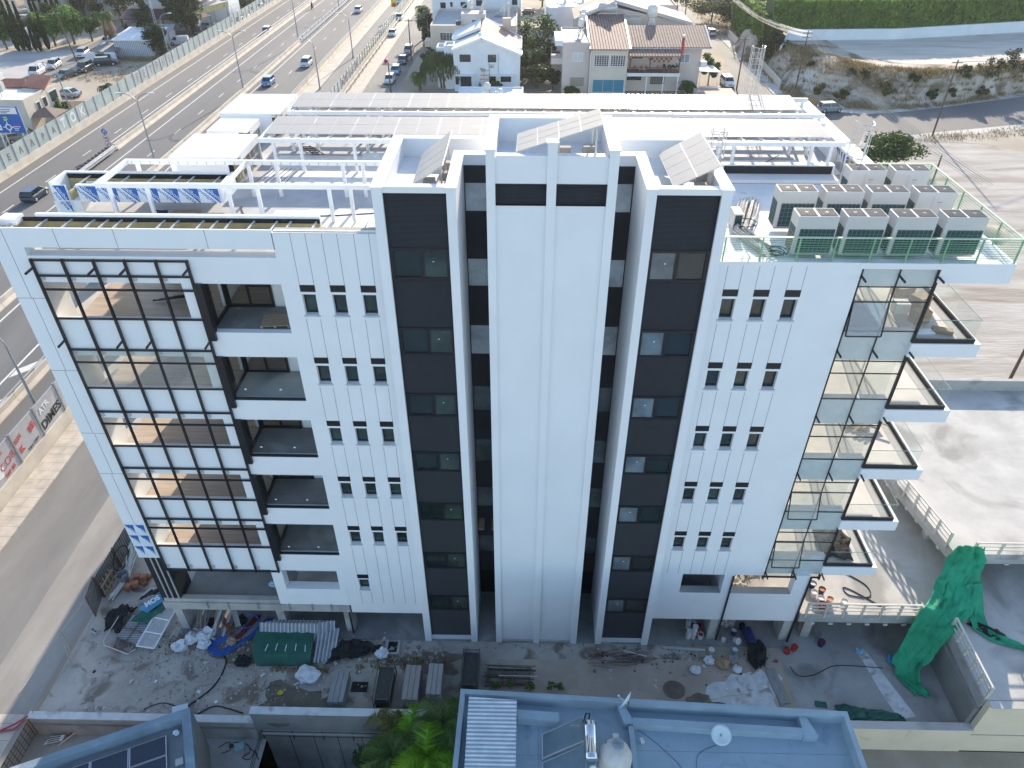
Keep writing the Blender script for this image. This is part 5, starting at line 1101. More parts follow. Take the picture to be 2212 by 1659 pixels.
HEDG = leafmat('hedge_leaves', (.105,.195,.04), (.165,.265,.05), .38, .4)
t = thing('boundary_wall', 'long whitewashed wall under the great hedge', 'wall', (53,138,4.4)); MB().hull([(52.5,137.0,4.2),(75,138.6,4.2),(120,150,4.2),(120,150.6,4.2),(75,139.2,4.2),(52.5,137.6,4.2)],[(52.5,137.0,6.4),(75,138.6,6.4),(120,150,6.6),(120,150.6,6.6),(75,139.2,6.4),(52.5,137.6,6.4)]).build('wall', HOUSEW, t)
hedge('tall_hedge', 'huge clipped green hedge above the whitewashed wall', [(49.5,139.5),(75,139.6),(122,151.5)], 5.9, 11.4, 7., HEDG, 17000, .42, 170)
hedge('tall_hedge', 'side arm of the tall hedge running up the lane behind the low wall', [(48.6,168),(48.4,140)], 1.5, 8.6, 4., HEDG, 6000, .4, 171)
tree(49.6,133.5,6.5,3.0,'shaggy dark growth hanging over the lane corner', LEAFD, 172, n=3000, s=.36, z=1, rz=3.2, cz=.5)
t = thing('boundary_wall', 'low cream wall along the lane below the hedge', 'wall', (46.8,130,0)); MB().hull([(46.5,118,0),(47.0,132,0),(46.6,162,0),(46.9,162,0),(47.3,132,0),(46.8,118,0)],[(46.5,118,1.5),(47.0,132,1.5),(46.6,162,1.5),(46.9,162,1.5),(47.3,132,1.5),(46.8,118,1.5)]).build('wall', CREAMW, t)
t = thing('boundary_wall', 'white end wall stepping up at the hedge corner', 'wall', (50.5,135,1)); MB().hull([(49.4,131,0),(52.4,137,0),(52.7,136.8,0),(49.7,130.8,0)],[(49.4,131,4.6),(52.4,137,6.4),(52.7,136.8,6.4),(49.7,130.8,4.6)]).build('wall', HOUSEW, t)
# grass, scrub
def tufts(name, pts, m, s, seed, k=14):
    q = random.Random(seed); mb = MB()
    for x, y, z, r in pts:
        for i in range(k):
            a = q.uniform(0,6.28); b = Vector((x+q.gauss(0,r), y+q.gauss(0,r), z)); h = s*q.uniform(.5,1.3); w_ = Vector((math.cos(a),math.sin(a),0))*s*.18; tip = b+Vector((q.gauss(0,.3)*s, q.gauss(0,.3)*s, h)); mb.add([b-w_, b+w_, tip], [(0,1,2)])
    return tag(mb.build(name, m), kind='stuff')
q = random.Random(9); pts = []
for i in range(1500):
    k = q.randrange(6,104); f = q.choice((0,.05,.1,.2,.3,.4,.5,.6,.7,.75,.8,.85,.9,.95,1.0,1.02,1.05)); x, y = lerp2(FN[k], TN[k], f+q.uniform(-.05,.05)); z = max(zz for tt, zz in prof if tt <= max(0,f)+.001); pts.append((x,y,z-.1,.45))
tufts('dry_grass', pts, STRAWM, .62, 1)
pts = [(q.uniform(57,100),0,0,.5) for i in range(200)]; pts = [(x, 89.2+(x-57)*.24+q.uniform(-2.2,1.2), 0, .5) for x,_,_,_ in pts]; tufts('dry_grass', pts, STRAWM, .35, 2, 8)
pts = [(q.uniform(-92,-74), q.uniform(120,138), 0, .5) for _ in range(120)]+[(q.uniform(-80,-73), q.uniform(74,88), 0, .4) for _ in range(160)]+[(q.uniform(-90,-79),q.uniform(136.5,139),0,.5) for _ in range(140)]+[(q.uniform(44,52),q.uniform(162,215),0,.6) for _ in range(260)]; tufts('dry_grass', pts, STRAWM, .45, 3, 9)
for i, (k, f, r, z) in enumerate(((62,.30,1.7,1.6),(74,.2,1.1,1.1),(48,.62,.9,3.4),(55,.66,1.,3.5),(70,.6,1.0,3.3),(79,.22,.9,1.0),(82,.7,1.4,3.6),(88,.6,2.0,3.4),(94,.6,2.4,3.4),(36,.2,1.2,1.0),(44,.15,1.3,.7),(30,.62,.9,3.2),(86,.15,1.2,.7))):
    x, y = lerp2(FN[k], TN[k], f); tree(x, y, r*1.7, r, 'dark thorny bush on the marl bank, %s of the bank bushes from the left' % (ORD[sorted((62,74,48,55,70,79,82,88,94,36,44,30,86)).index(k)]), LEAFD if i % 3 else LEAFO, 180+i, z=z-.2, n=900, s=.2, cz=.5, rz=r*.8, clumps=10, name='bush', group='bushes on the bank', cat='bush')

# ================================================================ poles and wires
def pole(x, y, h, label, z=0, lean=0., arms=1, r=.15):
    t = thing('utility_pole', label, 'utility pole', (x,y,z), 0, 'wooden utility poles'); MB().cyl((x,y,z-.2),(x+lean,y,z+h),r,r*.65,8).build('post', POLEW, t)
    for k in range(arms):
        o = MB().cbox((x+lean*(1-.1*k),y,z+h-.4-.7*k),(1.6,.09,.1)).build('cross_arm', POLEW, t); m = MB()
        for s in (-.7,-.35,.35,.7): m.cyl((x+lean+s,y,z+h-.35-.7*k),(x+lean+s,y,z+h-.15-.7*k),.04,.03,6)
        m.build('insulator', SIGNW, o)
    return t
pole(63.4,91.4,11.2,'leaning wooden pole at the right edge of the bank road', lean=.0); pole(48.9,115.6,10.4,'tall wooden pole with cross arms in front of the hedge', arms=2); pole(54.6,71.4,3.9,'short wooden pole behind the back row of air conditioners', arms=0)
pole(38.6,117.3,9,'wooden pole beside the carport canopy'); pole(37.9,172,10,'reddish wooden pole on the upper lane behind the tiled house'); pole(33.3,197,9,'thin pole farthest up the lane'); pole(46.8,161,8,'pole at the foot of the side hedge')
pole(-25.3,113.4,5.3,'slim wooden pole beside the parked white hatchback'); pole(-24.8,138,8,'wooden pole with many wires beside the shaded cars'); pole(-22.2,148,8,'wooden pole in front of the bougainvillea'); pole(-94.6,135.4,9.5,'wooden pole at the low whitewashed wall', lean=-1.)
pole(38.4,22.5,9,'thick wooden pole standing behind the parking deck')
def wire(a, b, sag, r=.018, n=14):
    a, b = Vector(a), Vector(b); return [a.lerp(b, i/n)-Vector((0,0,sag*4*(i/n)*(1-i/n))) for i in range(n+1)]
def wires(label, sets, r=.024):
    m = MB()
    for a, b, s in sets: m.tube(wire(a, b, s), r, 3)
    return tag(m.build('overhead_wire', mat_wire), label, 'overhead wire')
mat_wire = mat('aluminium_wire', (.42,.40,.36), .6, .05)
A0 = (48.9,115.6); 
wires('bundle of overhead wires sagging from the tall pole to the pole behind the air conditioners', [((A0[0]+s,A0[1],10.2-.7*k),(54.5+s*1.3,60,4.6-.25*k),1.3) for k in (0,1) for s in (-.7,-.35,.35,.7)])
wires('bundle of overhead wires running from the tall pole up the lane', [((A0[0]+s,A0[1],10.2-.7*k),(46.8+s*.8,161,8-.2*k),1.0) for k in (0,1) for s in (-.7,-.2,.3,.7)])
wires('overhead wires crossing from the leaning pole to the right', [((63.4+s,91.4,10.9),(120,118+s,10),1.) for s in (-.6,0,.6)]); wires('overhead wires over the sandy lot behind the balconies', [((38.4,22.5,8.8),(70,34,9),.5),((38.4,22.5,8.2),(70,31,8),.5)])
wires('wires gathered over the street with the parked cars', [((-25.3+s*.5,113.4,5.2),(-24.8+s,138,7.6),.8) for s in (-.6,-.2,.2,.6)]+[((-24.8+s,138,7.6),(-22.2+s,148,7.6),.4) for s in (-.6,-.2,.2,.6)]+[((-22.2+s,148,7.8),(-21+s,180,8),.8) for s in (-.6,0,.6)])
# ================================================================ houses
def fwin(t, x0, x1, z0, z1, y, mframe=BLACKM, mpane=DARKG, bars=1, hb=0, name='window'):
    """window set in a wall facing the camera (normal -Y)"""
    f = MB(); e = .08; f.box(x0,y-.05,z0,x0+e,y+.02,z1).box(x1-e,y-.05,z0,x1,y+.02,z1).box(x0+e,y-.05,z1-e,x1-e,y+.02,z1).box(x0+e,y-.05,z0,x1-e,y+.02,z0+e)
    for i in range(bars): c = x0+(x1-x0)*(i+1)/(bars+1); f.box(c-.03,y-.045,z0+e,c+.03,y+.02,z1-e)
    for i in range(hb): c = z0+(z1-z0)*(i+1)/(hb+1); f.box(x0+e,y-.042,c-.02,x1-e,y+.02,c+.02)
    o = f.build(name, mframe, t); MB().box(x0+e,y-.03,z0+e,x1-e,y-.02,z1-e).build('pane', mpane, o); return o
def block(t, x0, y0, x1, y1, z0, z1, m, par=.0, roofm=ROOFW, name='wall'):
    o = MB().box(x0,y0,z0,x1,y1,z1).build(name, m, t)
    r = MB().box(x0+.2,y0+.2,z1,x1-.2,y1-.2,z1+.03)
    r.build('roof', roofm, t)
    if par:
        p = MB(); p.box(x0,y0,z1,x1,y0+.2,z1+par).box(x0,y1-.2,z1,x1,y1,z1+par).box(x0,y0+.2,z1,x0+.2,y1-.2,z1+par).box(x1-.2,y0+.2,z1,x1,y1-.2,z1+par); p.build('parapet', m, t)
    return o
def ac_box(t, x, y, z):
    o = MB().box(x,y-.35,z,x+.85,y-.02,z+.6).build('wall_air_conditioner', VRFW, t); MB().cyl((x+.35,y-.352,z+.3),(x+.35,y-.362,z+.3),.22,.22,12).build('fan', GREYST, o)
def solar_heater(x, y, z, label, rot=0., barrel=True):
    t = thing('solar_water_heater', label, 'water heater', (x,y,z))
    for dy in (-.55,.55): o = MB().slab([(x-1.3,y+dy-.5,z+.15),(x+.1,y+dy-.5,z+1.15),(x+.1,y+dy+.5,z+1.15),(x-1.3,y+dy+.5,z+.15)],.07).build('collector', ALU, t); MB().slab([(x-1.22,y+dy-.44,z+.22),(x+.05,y+dy-.44,z+1.13),(x+.05,y+dy+.44,z+1.13),(x-1.22,y+dy+.44,z+.22)],.01).build('collector_glass', PVD, o)
    MB().cyl((x+.35,y-.75,z+1.15),(x+.35,y+.75,z+1.15),.28,.28,12).build('storage_tank', BUCKW, t)
    m = MB()
    for sx in (.15,.55):
        for sy in (-.6,.6): m.box(x+sx-.03,y+sy-.03,z,x+sx+.03,y+sy+.03,z+1.0)
    m.build('stand', GALV, t); MB().cyl((x+.9,y,z+.9),(x+.9,y,z+1.9),.45,.45,14).build('water_tank', BUCKW, t); MB().box(x+.6,y-.3,z,x+1.2,y+.3,z+.9).build('tank_stand', GALV, t); return t
# white gabled house
t = thing('gabled_house', 'white gabled house with pink tiled rear roof in the middle', 'house', (-8,120,0)); m = MB()
prof = [(-13.7,0),(-1.7,0),(-1.7,6.5),(-8.5,9.1),(-13.7,7.2)]
m.hull([(x,115,z) for x,z in prof], [(x,127,z) for x,z in prof]); m.build('wall', HOUSEW, t)
m = MB(); m.slab([(-14.0,114.6,7.25),(-8.5,114.6,9.28),(-8.5,117.6,9.28),(-14.0,117.6,7.25)],.4); m.slab([(-8.5,114.6,9.28),(-1.3,114.6,6.55),(-1.3,117.0,6.55),(-8.5,117.0,9.28)],.4); m.build('front_roof_band', WHITE2, t)
m = MB(); m.slab([(-8.9,117.4,9.5),(-1.6,117.4,6.7),(-1.6,127.2,6.7),(-8.9,129.5,9.9)],.3); m.build('roof', TILEP, t); m = MB(); m.slab([(-9.1,117.0,9.62),(-1.4,117.0,6.75),(-1.4,117.4,6.75),(-9.1,117.4,9.62)],.5); m.slab([(-9.1,129.5,10.0),(-1.4,127.2,6.85),(-1.4,127.6,6.85),(-9.1,129.9,10.0)],.5); m.box(-1.7,117.4,6.3,-1.4,127.2,6.95); m.build('roof_edge', HOUSEW, t)
m = MB(); m.slab([(-14.5,121.5,7.7),(-9.3,121.5,9.6),(-9.3,130.5,9.9),(-14.5,128,7.9)],.5); m.build('rear_roof', ROOFW, t); MB().hull([(-10.5,129.6,9.0),(-8.9,129.6,9.0),(-8.9,130,9.0),(-10.5,130,9.0)],[(-9.2,129.6,12.2),(-8.9,129.6,12.2),(-8.9,130,12.2),(-9.2,130,12.2)]).build('fin_wall', PINKW, t)
MB().box(-14.0,121.6,0,-9.4,128,7.4).build('wall', HOUSEW, t)
fwin(t,-12.6,-10.6,5.1,6.35,115); fwin(t,-7.5,-6.0,5.05,6.35,115); fwin(t,-12.6,-10.6,.1,2.6,115,name='door'); fwin(t,-7.35,-6.1,.1,2.65,115,bars=0,name='door'); fwin(t,-5.2,-3.3,1.7,2.65,115); fwin(t,-13.5,-12.9,1.2,2.6,115,bars=0)
MB().box(-13.4,114.2,2.85,-10.1,115,3.05).box(-7.6,114.2,2.85,-2.6,115,3.05).build('canopy', HOUSEW, t); ac_box(t,-7.2,115,4.1)
MB().tube([(-5.6,114.95,6.6),(-5.6,114.95,3.1)],.04,5).build('pipe', GREYST, t)
block(t,-15.5,116.5,-13.75,120,0,6.6,HOUSEW,.9); block(t,-17,117.5,-15.55,121,0,6.2,HOUSEW,.8); MB().box(-14.9,117,6.7,-14.1,117.8,7.4).build('roof_unit', VRFW, t)
t = thing('chimney', 'slim pale chimney with slanted cap before the gabled house', 'chimney', (-8.2,111,0)); MB().box(-8.6,111,0,-7.9,111.6,4.6).build('shaft', PINKW, t); MB().cbox((-8.25,111.3,4.75),(1.0,.9,.1),0,0,0,.25).build('cap', GREYST, t)
# beige flat-roofed block and white apartments behind
t = thing('flat_roof_block', 'beige flat-roofed block behind the gabled house', 'apartment block', (-10,136,0)); block(t,-19.2,128,-2.6,145,0,8.3,BEIGEW,.35,ROOFG); MB().box(-20.6,129,4.6,-19.2,132,5.7).box(-20.6,129,1.2,-19.2,132,2.3).build('balcony', BEIGEW, t)
MB().box(-13.2,128.5,8.3,-8.6,132,10.6).build('stair_head', PINKW, t); fwin(t,-17.4,-14.9,6.0,7.4,128,ALU,DARKG2,3,4); MB().box(-5.2,127.6,8.4,-3.6,128.6,10).build('roof_wall', BEIGEW, t); MB().box(-14.2,127.96,8.7,-13.3,129,9.4).build('roof_hatch', BLACKM, t); fwin(t,-11.2,-9.4,8.8,9.6,128.5,ALU,DARKG)
MB().cyl((-4.2,134,8.3),(-4.2,134,11.6),.3,.25,8).build('flue', PINKW, t)
t = thing('white_apartments', 'large white apartment block at the top edge with small dark windows', 'apartment block', (-11,152,0)); block(t,-20.8,146.5,-1.9,160,0,14,HOUSEW,.5)
for x0, x1, z0, z1 in ((-19.0,-17.9,8.5,9.6),(-16.9,-16.4,8.8,9.7),(-14.7,-13.4,8.6,9.7),(-11.4,-10.1,9.0,10.1),(-3.8,-2.7,9.2,10.2)): fwin(t,x0,x1,z0,z1,146.5)
for x in (-15.0,-8.3): ac_box(t,x,146.5,10.9)
MB().box(-2.6,145.6,7.4,-1.9,146.5,8.6).box(-3.8,145.4,7.9,-2.6,146.5,8.9).build('balcony', BEIGEW, t); ac_box(t,-1.9,147,10.5)
solar_heater(-6.2,139,8.35,'solar water heater with tall tank on the beige flat roof')
solar_heater(-12.4,134,10.6,'solar water heater on the stair head of the beige block')
# pink house with tiled roofs
t = thing('tiled_house', 'pinkish two storey house with red tiled roofs and wooden veranda', 'house', (18,118,0))
block(t,5.9,114,10.7,127,0,8.4,PINKW,.25,ROOFG); m = MB().box(10.8,113,0,17.4,127,7.7); m.build('wall', CREAMW, t); MB().box(17.4,116,0,30.9,127,7.5).build('wall', PINKW, t)
MB().slab([(10.6,112.6,7.85),(17.6,112.6,7.85),(18.0,131,10.2),(10.9,131,10.2)],.18).build('roof', TILE, t)
m = MB(); m.slab([(17.55,112.6,8.0),(17.8,112.6,8.0),(18.3,131,10.35),(18.0,131,10.35)],.4); m.slab([(10.4,112.6,8.0),(10.65,112.6,8.0),(10.95,131,10.35),(10.7,131,10.35)],.4); m.build('roof_edge', GREYST, t)
MB().slab([(17.9,115.4,7.65),(32.3,115.4,7.65),(32.6,124.6,9.5),(18.1,124.6,9.5)],.18).build('roof', TILE, t); m = MB(); m.slab([(32.2,115.4,7.75),(32.5,115.4,7.75),(32.8,124.6,9.6),(32.5,124.6,9.6)],.3); m.box(18,115.35,7.35,32.4,115.5,7.55); m.build('roof_edge', GREYW, t)
MB().slab([(17.6,112.7,6.75),(26.9,112.7,6.75),(26.9,115.7,7.45),(17.6,115.7,7.45)],.12).build('porch_roof', TILE, t)
fwin(t,7.7,9.5,5.5,6.95,114,WHITE2,mat('pale_curtain', (.52,.56,.56), .4, .1, 2)); fwin(t,7.4,9.9,1.3,2.8,114,TIMB,mat('beige_shutter', (.30,.26,.21), .7, .1, 4),5)
for a, b in ((11.45,14.1),(14.35,17.0)): fwin(t,a,b,4.9,6.85,113,WHITE2,DARKG,5,5)
fwin(t,11.4,17.1,.5,2.75,113,ALU,BLUEPANEL,2); MB().box(11.3,112.9,4.68,17.1,113.0,4.86).build('sill', GREYW, t)
m = MB().box(17.5,112.9,3.3,26.9,116,3.85); m.build('veranda_slab', HOUSEW, t); MB().box(17.55,113,3.851,26.8,116,3.87).build('veranda_floor', mat('red_tiles_floor',(.16,.06,.05),.6,.1,5), t)
for x in (17.8,21.3,26.5): o = MB().box(x,112.95,3.87,x+.18,113.13,6.62).build('veranda_post', BROWN, t); MB().tube([(x+.1,113.04,5.9),(x+.7,113.04,6.6)],.06,4).tube([(x+.1,113.04,5.9),(x-.5,113.04,6.6)],.06,4).build('brace', BROWN, o)
MB().box(17.6,112.9,6.55,26.9,113.05,6.72).build('veranda_beam', BROWN, t); m = MB(); m.box(17.7,112.98,4.75,26.6,113.04,4.82)
for k in range(60): m.box(17.8+k*.147,112.99,3.87,17.82+k*.147,113.02,4.75)
m.build('balustrade', BROWN, t)
for x in (21.0,24.0,26.6): MB().box(x,113,0,x+.16,113.16,3.3).build('white_column', WHITE2, t)
fwin(t,17.9,20.5,1.9,2.95,116,BLACKM,DARKG); fwin(t,22.2,24.8,1.2,2.8,116,BLACKM,mat('brown_shutter', (.20,.17,.14), .7, .1, 4),5); fwin(t,18.4,20.6,5.5,6.1,116,WHITE2,DARKG); fwin(t,27.0,28.9,4.9,6.4,116,WHITE2,mat('pale_pane',(.25,.32,.33),.15,.2,2)); ac_box(t,26.9,116,1.2)
m = MB()
for i in range(9):
    for j in range(3): m.box(22+i*.42,115.95,5.0+j*.4,22.38+i*.42,115.99,5.36+j*.4) if (i+j) % 2 else None
m.build('wall_tiles', mat('terracotta_wall_tile',(.30,.10,.07),.6,.2,4), t)
MB().cyl((26.9,113.4,7.0),(26.9,113.8,9.6),.24,.24,10).build('chimney_pipe', RED, t); MB().cyl((26.9,113.8,9.6),(26.9,113.8,10.0),.3,.1,10).build('chimney_cap', GALV, t)
MB().tube([(10.9,112.9,7.4),(10.75,112.9,6.8),(10.75,112.9,0)],.07,6).build('drain_pipe', WHITE2, t)
MB().box(3.9,114.5,4.9,5.9,118,5.9).build('balcony', PINKW, t); m = MB()
for z in (6.1,6.4,6.7,7.0): m.tube([(3.95,114.5,z),(3.95,118,z)],.02,4).tube([(3.95,114.5,z),(5.9,114.5,z)],.02,4)
m.build('balcony_railing', GREYST, t); MB().box(4.5,114.2,8.0,5.9,122,8.9).build('roof_terrace', HOUSEW, t)
for k, x in enumerate((18.9,20.1,21.0,23.0,24.2)):
    c = thing('chair', 'brown wooden veranda chair, %s from the left' % ORD[k], 'chair', (x,114.2,3.87), 0, 'chairs on the veranda'); m = MB().box(x-.22,114,4.27,x+.22,114.44,4.33); m.build('seat', TIMB, c); MB().box(x-.22,114.4,4.33,x+.22,114.45,4.8).build('backrest', ORANG, c)
    for sx in (-.2,.16):
        for sy in (0,.4): MB().box(x+sx,114+sy,3.87,x+sx+.04,114.04+sy,4.27).build('leg', BROWN, c)
c = thing('table', 'low table between the veranda chairs', 'table', (20.2,113.7,3.87)); MB().box(19.6,113.5,4.3,20.8,113.95,4.36).build('table_top', GREYW, c)
for sx in (19.7,20.65):
    for sy in (113.55,113.85): MB().box(sx,sy,3.87,sx+.06,sy+.06,4.3).build('leg', GREYST, c)
for k, x in enumerate((24.0,24.9,25.6,26.2)):
    c = thing('flower_pot', 'terracotta plant pot at the veranda edge, %s from the left' % ORD[k], 'plant pot', (x,113.4,3.87), 0, 'plant pots on the veranda'); MB().lathe([(.16,3.87),(.27,4.4),(.29,4.45),(.24,4.45)],(x,113.4,0),10).build('pot', BRICKM, c); lv = MB(); leaves(lv, random.Random(k), (x,113.4,4.85), .4,.4,.45, 160, .12, 6); lv.build('plant', LEAFD, c)
for k in range(4):
    x = 6.3+.55*k; c = thing('solar_collector', 'slanted solar collector on the pink house flat roof, %s from the left' % ORD[k], 'solar panel', (x+.6,117,8.4), 0, 'slanted collectors on the flat roof'); MB().slab([(x,115.2+.6*k,8.55),(x+1.9,116.6+.6*k,10.2),(x+1.9,117.1+.6*k,10.2),(x,115.7+.6*k,8.55)],.06).build('collector', ALU, c); MB().tube([(x+1.8,116.8+.6*k,8.45),(x+1.8,116.8+.6*k,10.1)],.03,4).build('stand', GALV, c)
for k, (x,y,z,r) in enumerate(((9.2,119,11.2,.55),(9.6,121.5,11.6,.6),(9.9,124,11.9,.5))):
    c = thing('water_tank', 'white water tank on a tall iron stand, %s counted from the front' % ORD[k], 'water tank', (x,y,8.4), 0, 'white tanks on iron stands'); MB().lathe([(r*.6,z-1.),(r,z-.8),(r,z),(r*.6,z+.3),(.1,z+.35)],(x,y,0),14).build('tank', BUCKW, c, smooth=True); m = MB()
    for sx in (-.4,.4):
        for sy in (-.4,.4): m.tube([(x+sx,y+sy,8.4),(x+sx*.8,y+sy*.8,z-.95)],.035,4)
    m.build('stand', RUST, c)
c = thing('water_tank', 'grey horizontal water tank on the tiled roof ridge', 'water tank', (15,131.5,10)); MB().lathe([(.3,-1.9),(.9,-1.6),(.95,0),(.9,1.6),(.3,1.9)],(15,131.5,11.2),14,0,(1,0,0)).build('tank', GALV, c, smooth=True); MB().box(13.6,131.2,9.2,16.4,131.8,10.4).build('stand', GREYW, c)
t = thing('carport', 'white canopy over the side terrace at the right of the tiled house', 'carport', (33,117,0)); MB().slab([(30.95,115.3,3.7),(34.6,115.3,3.55),(34.0,121,3.65),(31.0,121,3.8)],.12).build('canopy_roof', ROOFW, t)
for x, y in ((31.1,115.5),(34.3,115.5),(33.8,120.7)): MB().box(x,y,0,x+.1,y+.1,3.5).build('post', WHITE2, t)
MB().box(31,114.2,0,34.8,114.4,1.3).build('low_wall', HOUSEW, t); MB().box(30.9,115.4,4.2,32,116.5,5.2).build('balcony', HOUSEW, t)
block(thing('garden_shed', 'pink flat garden room at the bottom of the tiled house', 'shed', (33,110,0)),29.5,107.5,36.2,112,0,1.6,PINKW,0,TILEP)
# houses behind to the right
t = thing('split_roof_house', 'pale house with slanted roofs behind the tiled house', 'house', (22,136,0)); m = MB(); m.hull([(9,131,0),(17,131,0),(17,131,11.4),(9,131,9.2)],[(9,142,0),(17,142,0),(17,142,11.4),(9,142,9.2)]); m.hull([(17,133,0),(31.5,133,0),(31.5,133,8.2),(17,133,11.0)],[(17,144,0),(31.5,144,0),(31.5,144,8.2),(17,144,11.0)]); m.build('wall', PINKW, t)
MB().slab([(8.6,130.6,9.3),(16.2,130.6,12.4),(16.2,142,12.4),(8.6,142,9.3)],.3).build('roof', TILEP, t); MB().slab([(16.6,132.6,12.2),(32,132.6,8.3),(32,144,8.3),(16.6,144,12.2)],.3).build('roof', TILEP, t); MB().slab([(8.6,130.4,9.5),(16.2,130.4,12.6),(16.2,130.8,12.6),(8.6,130.8,9.5)],.5).slab([(16.6,132.4,12.4),(32,132.4,8.5),(32,132.8,8.5),(16.6,132.8,12.4)],.6).build('roof_edge', GREYW, t)
MB().slab([(10,131.5,10.1),(13.6,131.5,11.5),(13.6,137,11.6),(10,137,10.2)],.05).build('white_sheet', ROOFW, t); MB().box(17.2,130,8.2,21.5,133,9.6).build('front_block', CREAMW, t)
c = thing('water_tank', 'big white tank on a trestle behind the tiled roof', 'water tank', (23.5,129,8)); MB().lathe([(.5,10.0),(.95,10.2),(1.0,11.8),(.6,12.2),(.2,12.3)],(23.3,129,0),14).build('tank', BUCKW, c, smooth=True); MB().hull([(22,128.5,7),(24.8,128.5,7),(24.8,129.5,7),(22,129.5,7)],[(22.9,128.5,10.0),(23.8,128.5,10.0),(23.8,129.5,10.0),(22.9,129.5,10.0)]).build('stand', GALV, c)
t = thing('white_flat_house', 'white flat-roofed house with cluttered roof at the top edge', 'house', (12,158,0)); block(t,3.5,148,20,168,0,8.2,HOUSEW,.5); MB().box(4,147,0,6,148,8.6).build('porch', HOUSEW, t)
for k, x in enumerate((7.,11,15)): solar_heater(x,156+k,8.3,'solar water heater on the white flat-roofed house, %s from the left' % ORD[k])
t = thing('pale_house', 'pale house behind the white flat roof at the top edge', 'house', (26,160,0)); block(t,20.5,152,32,166,0,8,PINKW,.4,TILEP)
t = thing('garden_stair', 'whitewashed outdoor stair between the houses', 'stair', (3,150,0)); m = MB()
for k in range(10): m.box(-.5+.42*k,146,0,-.08+.42*k,147.2,1.2+.42*k)
m.build('steps', HOUSEW, t); MB().box(-4,150,0,3.5,150.4,4.2).build('retaining_wall', CREAMW, t)
t = thing('low_house', 'low flat roof with antenna and white tanks seen over the solar panels', 'house', (-6,103,0)); block(t,-12,99,-1,107,0,2.7,HOUSEW,.25)
c = thing('tv_antenna', 'tall rusty television antenna on the low flat roof', 'antenna', (-6.6,101.5,2.7)); m = MB().tube([(-6.6,101.5,2.7),(-6.6,101.5,8.2)],.05,5)
for z, l in ((6.2,1.5),(6.9,1.3),(5.6,1.6)): m.tube([(-6.6-l,101.5,z-.1),(-6.4,101.5,z)],.035,4); [m.tube([(-6.6-l*f,101.5,z-.25),(-6.6-l*f,101.5,z+.2)],.02,3) for f in (.3,.6,.9)]
m.build('antenna', RUST, c)
for k, (x, z, r) in enumerate(((-7.0,4.5,.62),(-7.5,3.5,.6),(-4.9,3.6,.55),(-5.6,3.2,.5))): c = thing('water_tank', 'white round tank on the low roof behind the solar panels, %s' % ('tallest one','left lower one','right one','smallest one')[k], 'water tank', (x,101.5,2.7)); MB().lathe([(r*.5,z-r),(r,z-r*.5),(r,z+r*.4),(r*.5,z+r*.9),(.1,z+r)],(x,101.3,0),14).build('tank', BUCKW, c, smooth=True); MB().box(x-.3,101,2.7,x+.3,101.6,z-r+.05).build('stand', GALV, c)
t = thing('warning_sign', 'yellow and red warning sign by the slip road', 'road sign', (-35,183,0)); MB().cyl((-35,183,0),(-35,183,4.6),.06,.06,6).build('post', GREYST, t); MB().box(-35.7,182.9,2.6,-34.3,182.95,4.6).build('sign_plate', YELP, t); MB().box(-35.5,182.88,2.7,-34.5,182.9,3.5).build('red_field', RED, t)
c = thing('pink_bag', 'small bright pink bag lying beside the guard rail', 'bag', (-29.8,136,0)); MB().lathe([(.1,0),(.45,.15),(.5,.4),(.3,.65),(.05,.75)],(-29.8,136,0),9).build('bag', mat('bright_pink',(.6,.02,.2),.6,.1,4), c, smooth=True)
# left of the highway
t = thing('grey_gabled_house', 'grey gabled house with maroon awning behind the noise barrier', 'house', (-88,168,0)); P_ = [(-95,0),(-80,0),(-80,5.2),(-85,7.6),(-90,7.4),(-95,5.0)]
MB().hull([(x,166,z) for x,z in P_],[(x,182,z) for x,z in P_]).build('wall', GREYW, t); MB().slab([(-95.6,165.6,5.0),(-88.5,165.6,7.9),(-88.5,182,7.9),(-95.6,182,5.0)],.25).slab([(-86.5,165.6,7.9),(-79.4,165.6,5.0),(-79.4,182,5.0),(-86.5,182,7.9)],.25).build('roof', ROOFG, t)
MB().box(-90.5,165.8,5.5,-84.5,172,9.4).build('upper_wall', GREYW, t); MB().box(-91,165.4,9.4,-84,173,9.7).build('upper_roof', ROOFW, t); fwin(t,-88.4,-86.3,7.0,8.6,165.8,WHITE2,mat('yellowish_pane',(.30,.24,.15),.4,.2,2)); MB().slab([(-84.3,168,9.2),(-79,168,6.2),(-79,178,6.2),(-84.3,178,9.2)],.2).build('red_roof', TILEP, t)
MB().slab([(-96.2,160.5,3.6),(-80.5,160.5,3.6),(-80.5,165.9,4.9),(-96.2,165.9,4.9)],.15).build('awning', mat('maroon_awning',(.075,.025,.03),.7,.1,3), t); ac_box(t,-92.6,166,5.0); MB().cyl((-91,165.7,7),(-91,165.7,9.8),.12,.12,6).build('flue', BLACKM, t)
for x in (-95.8,-91,-86,-81): MB().box(x,160.7,0,x+.2,160.9,3.5).build('awning_post', BROWN, t)
t = thing('lattice_mast', 'white lattice mast rising before the maroon awning', 'mast', (-86,157,0)); m = MB()
for s in (-.3,.3): m.tube([(-86+s,157,0),(-86+s*.4,157,8.2)],.05,4)
for k in range(12): m.tube([(-86.3+.02*k,157,.5+k*.62),(-85.7-.02*k,157,.8+k*.62)],.03,4)
m.build('mast', WHITE2, t)
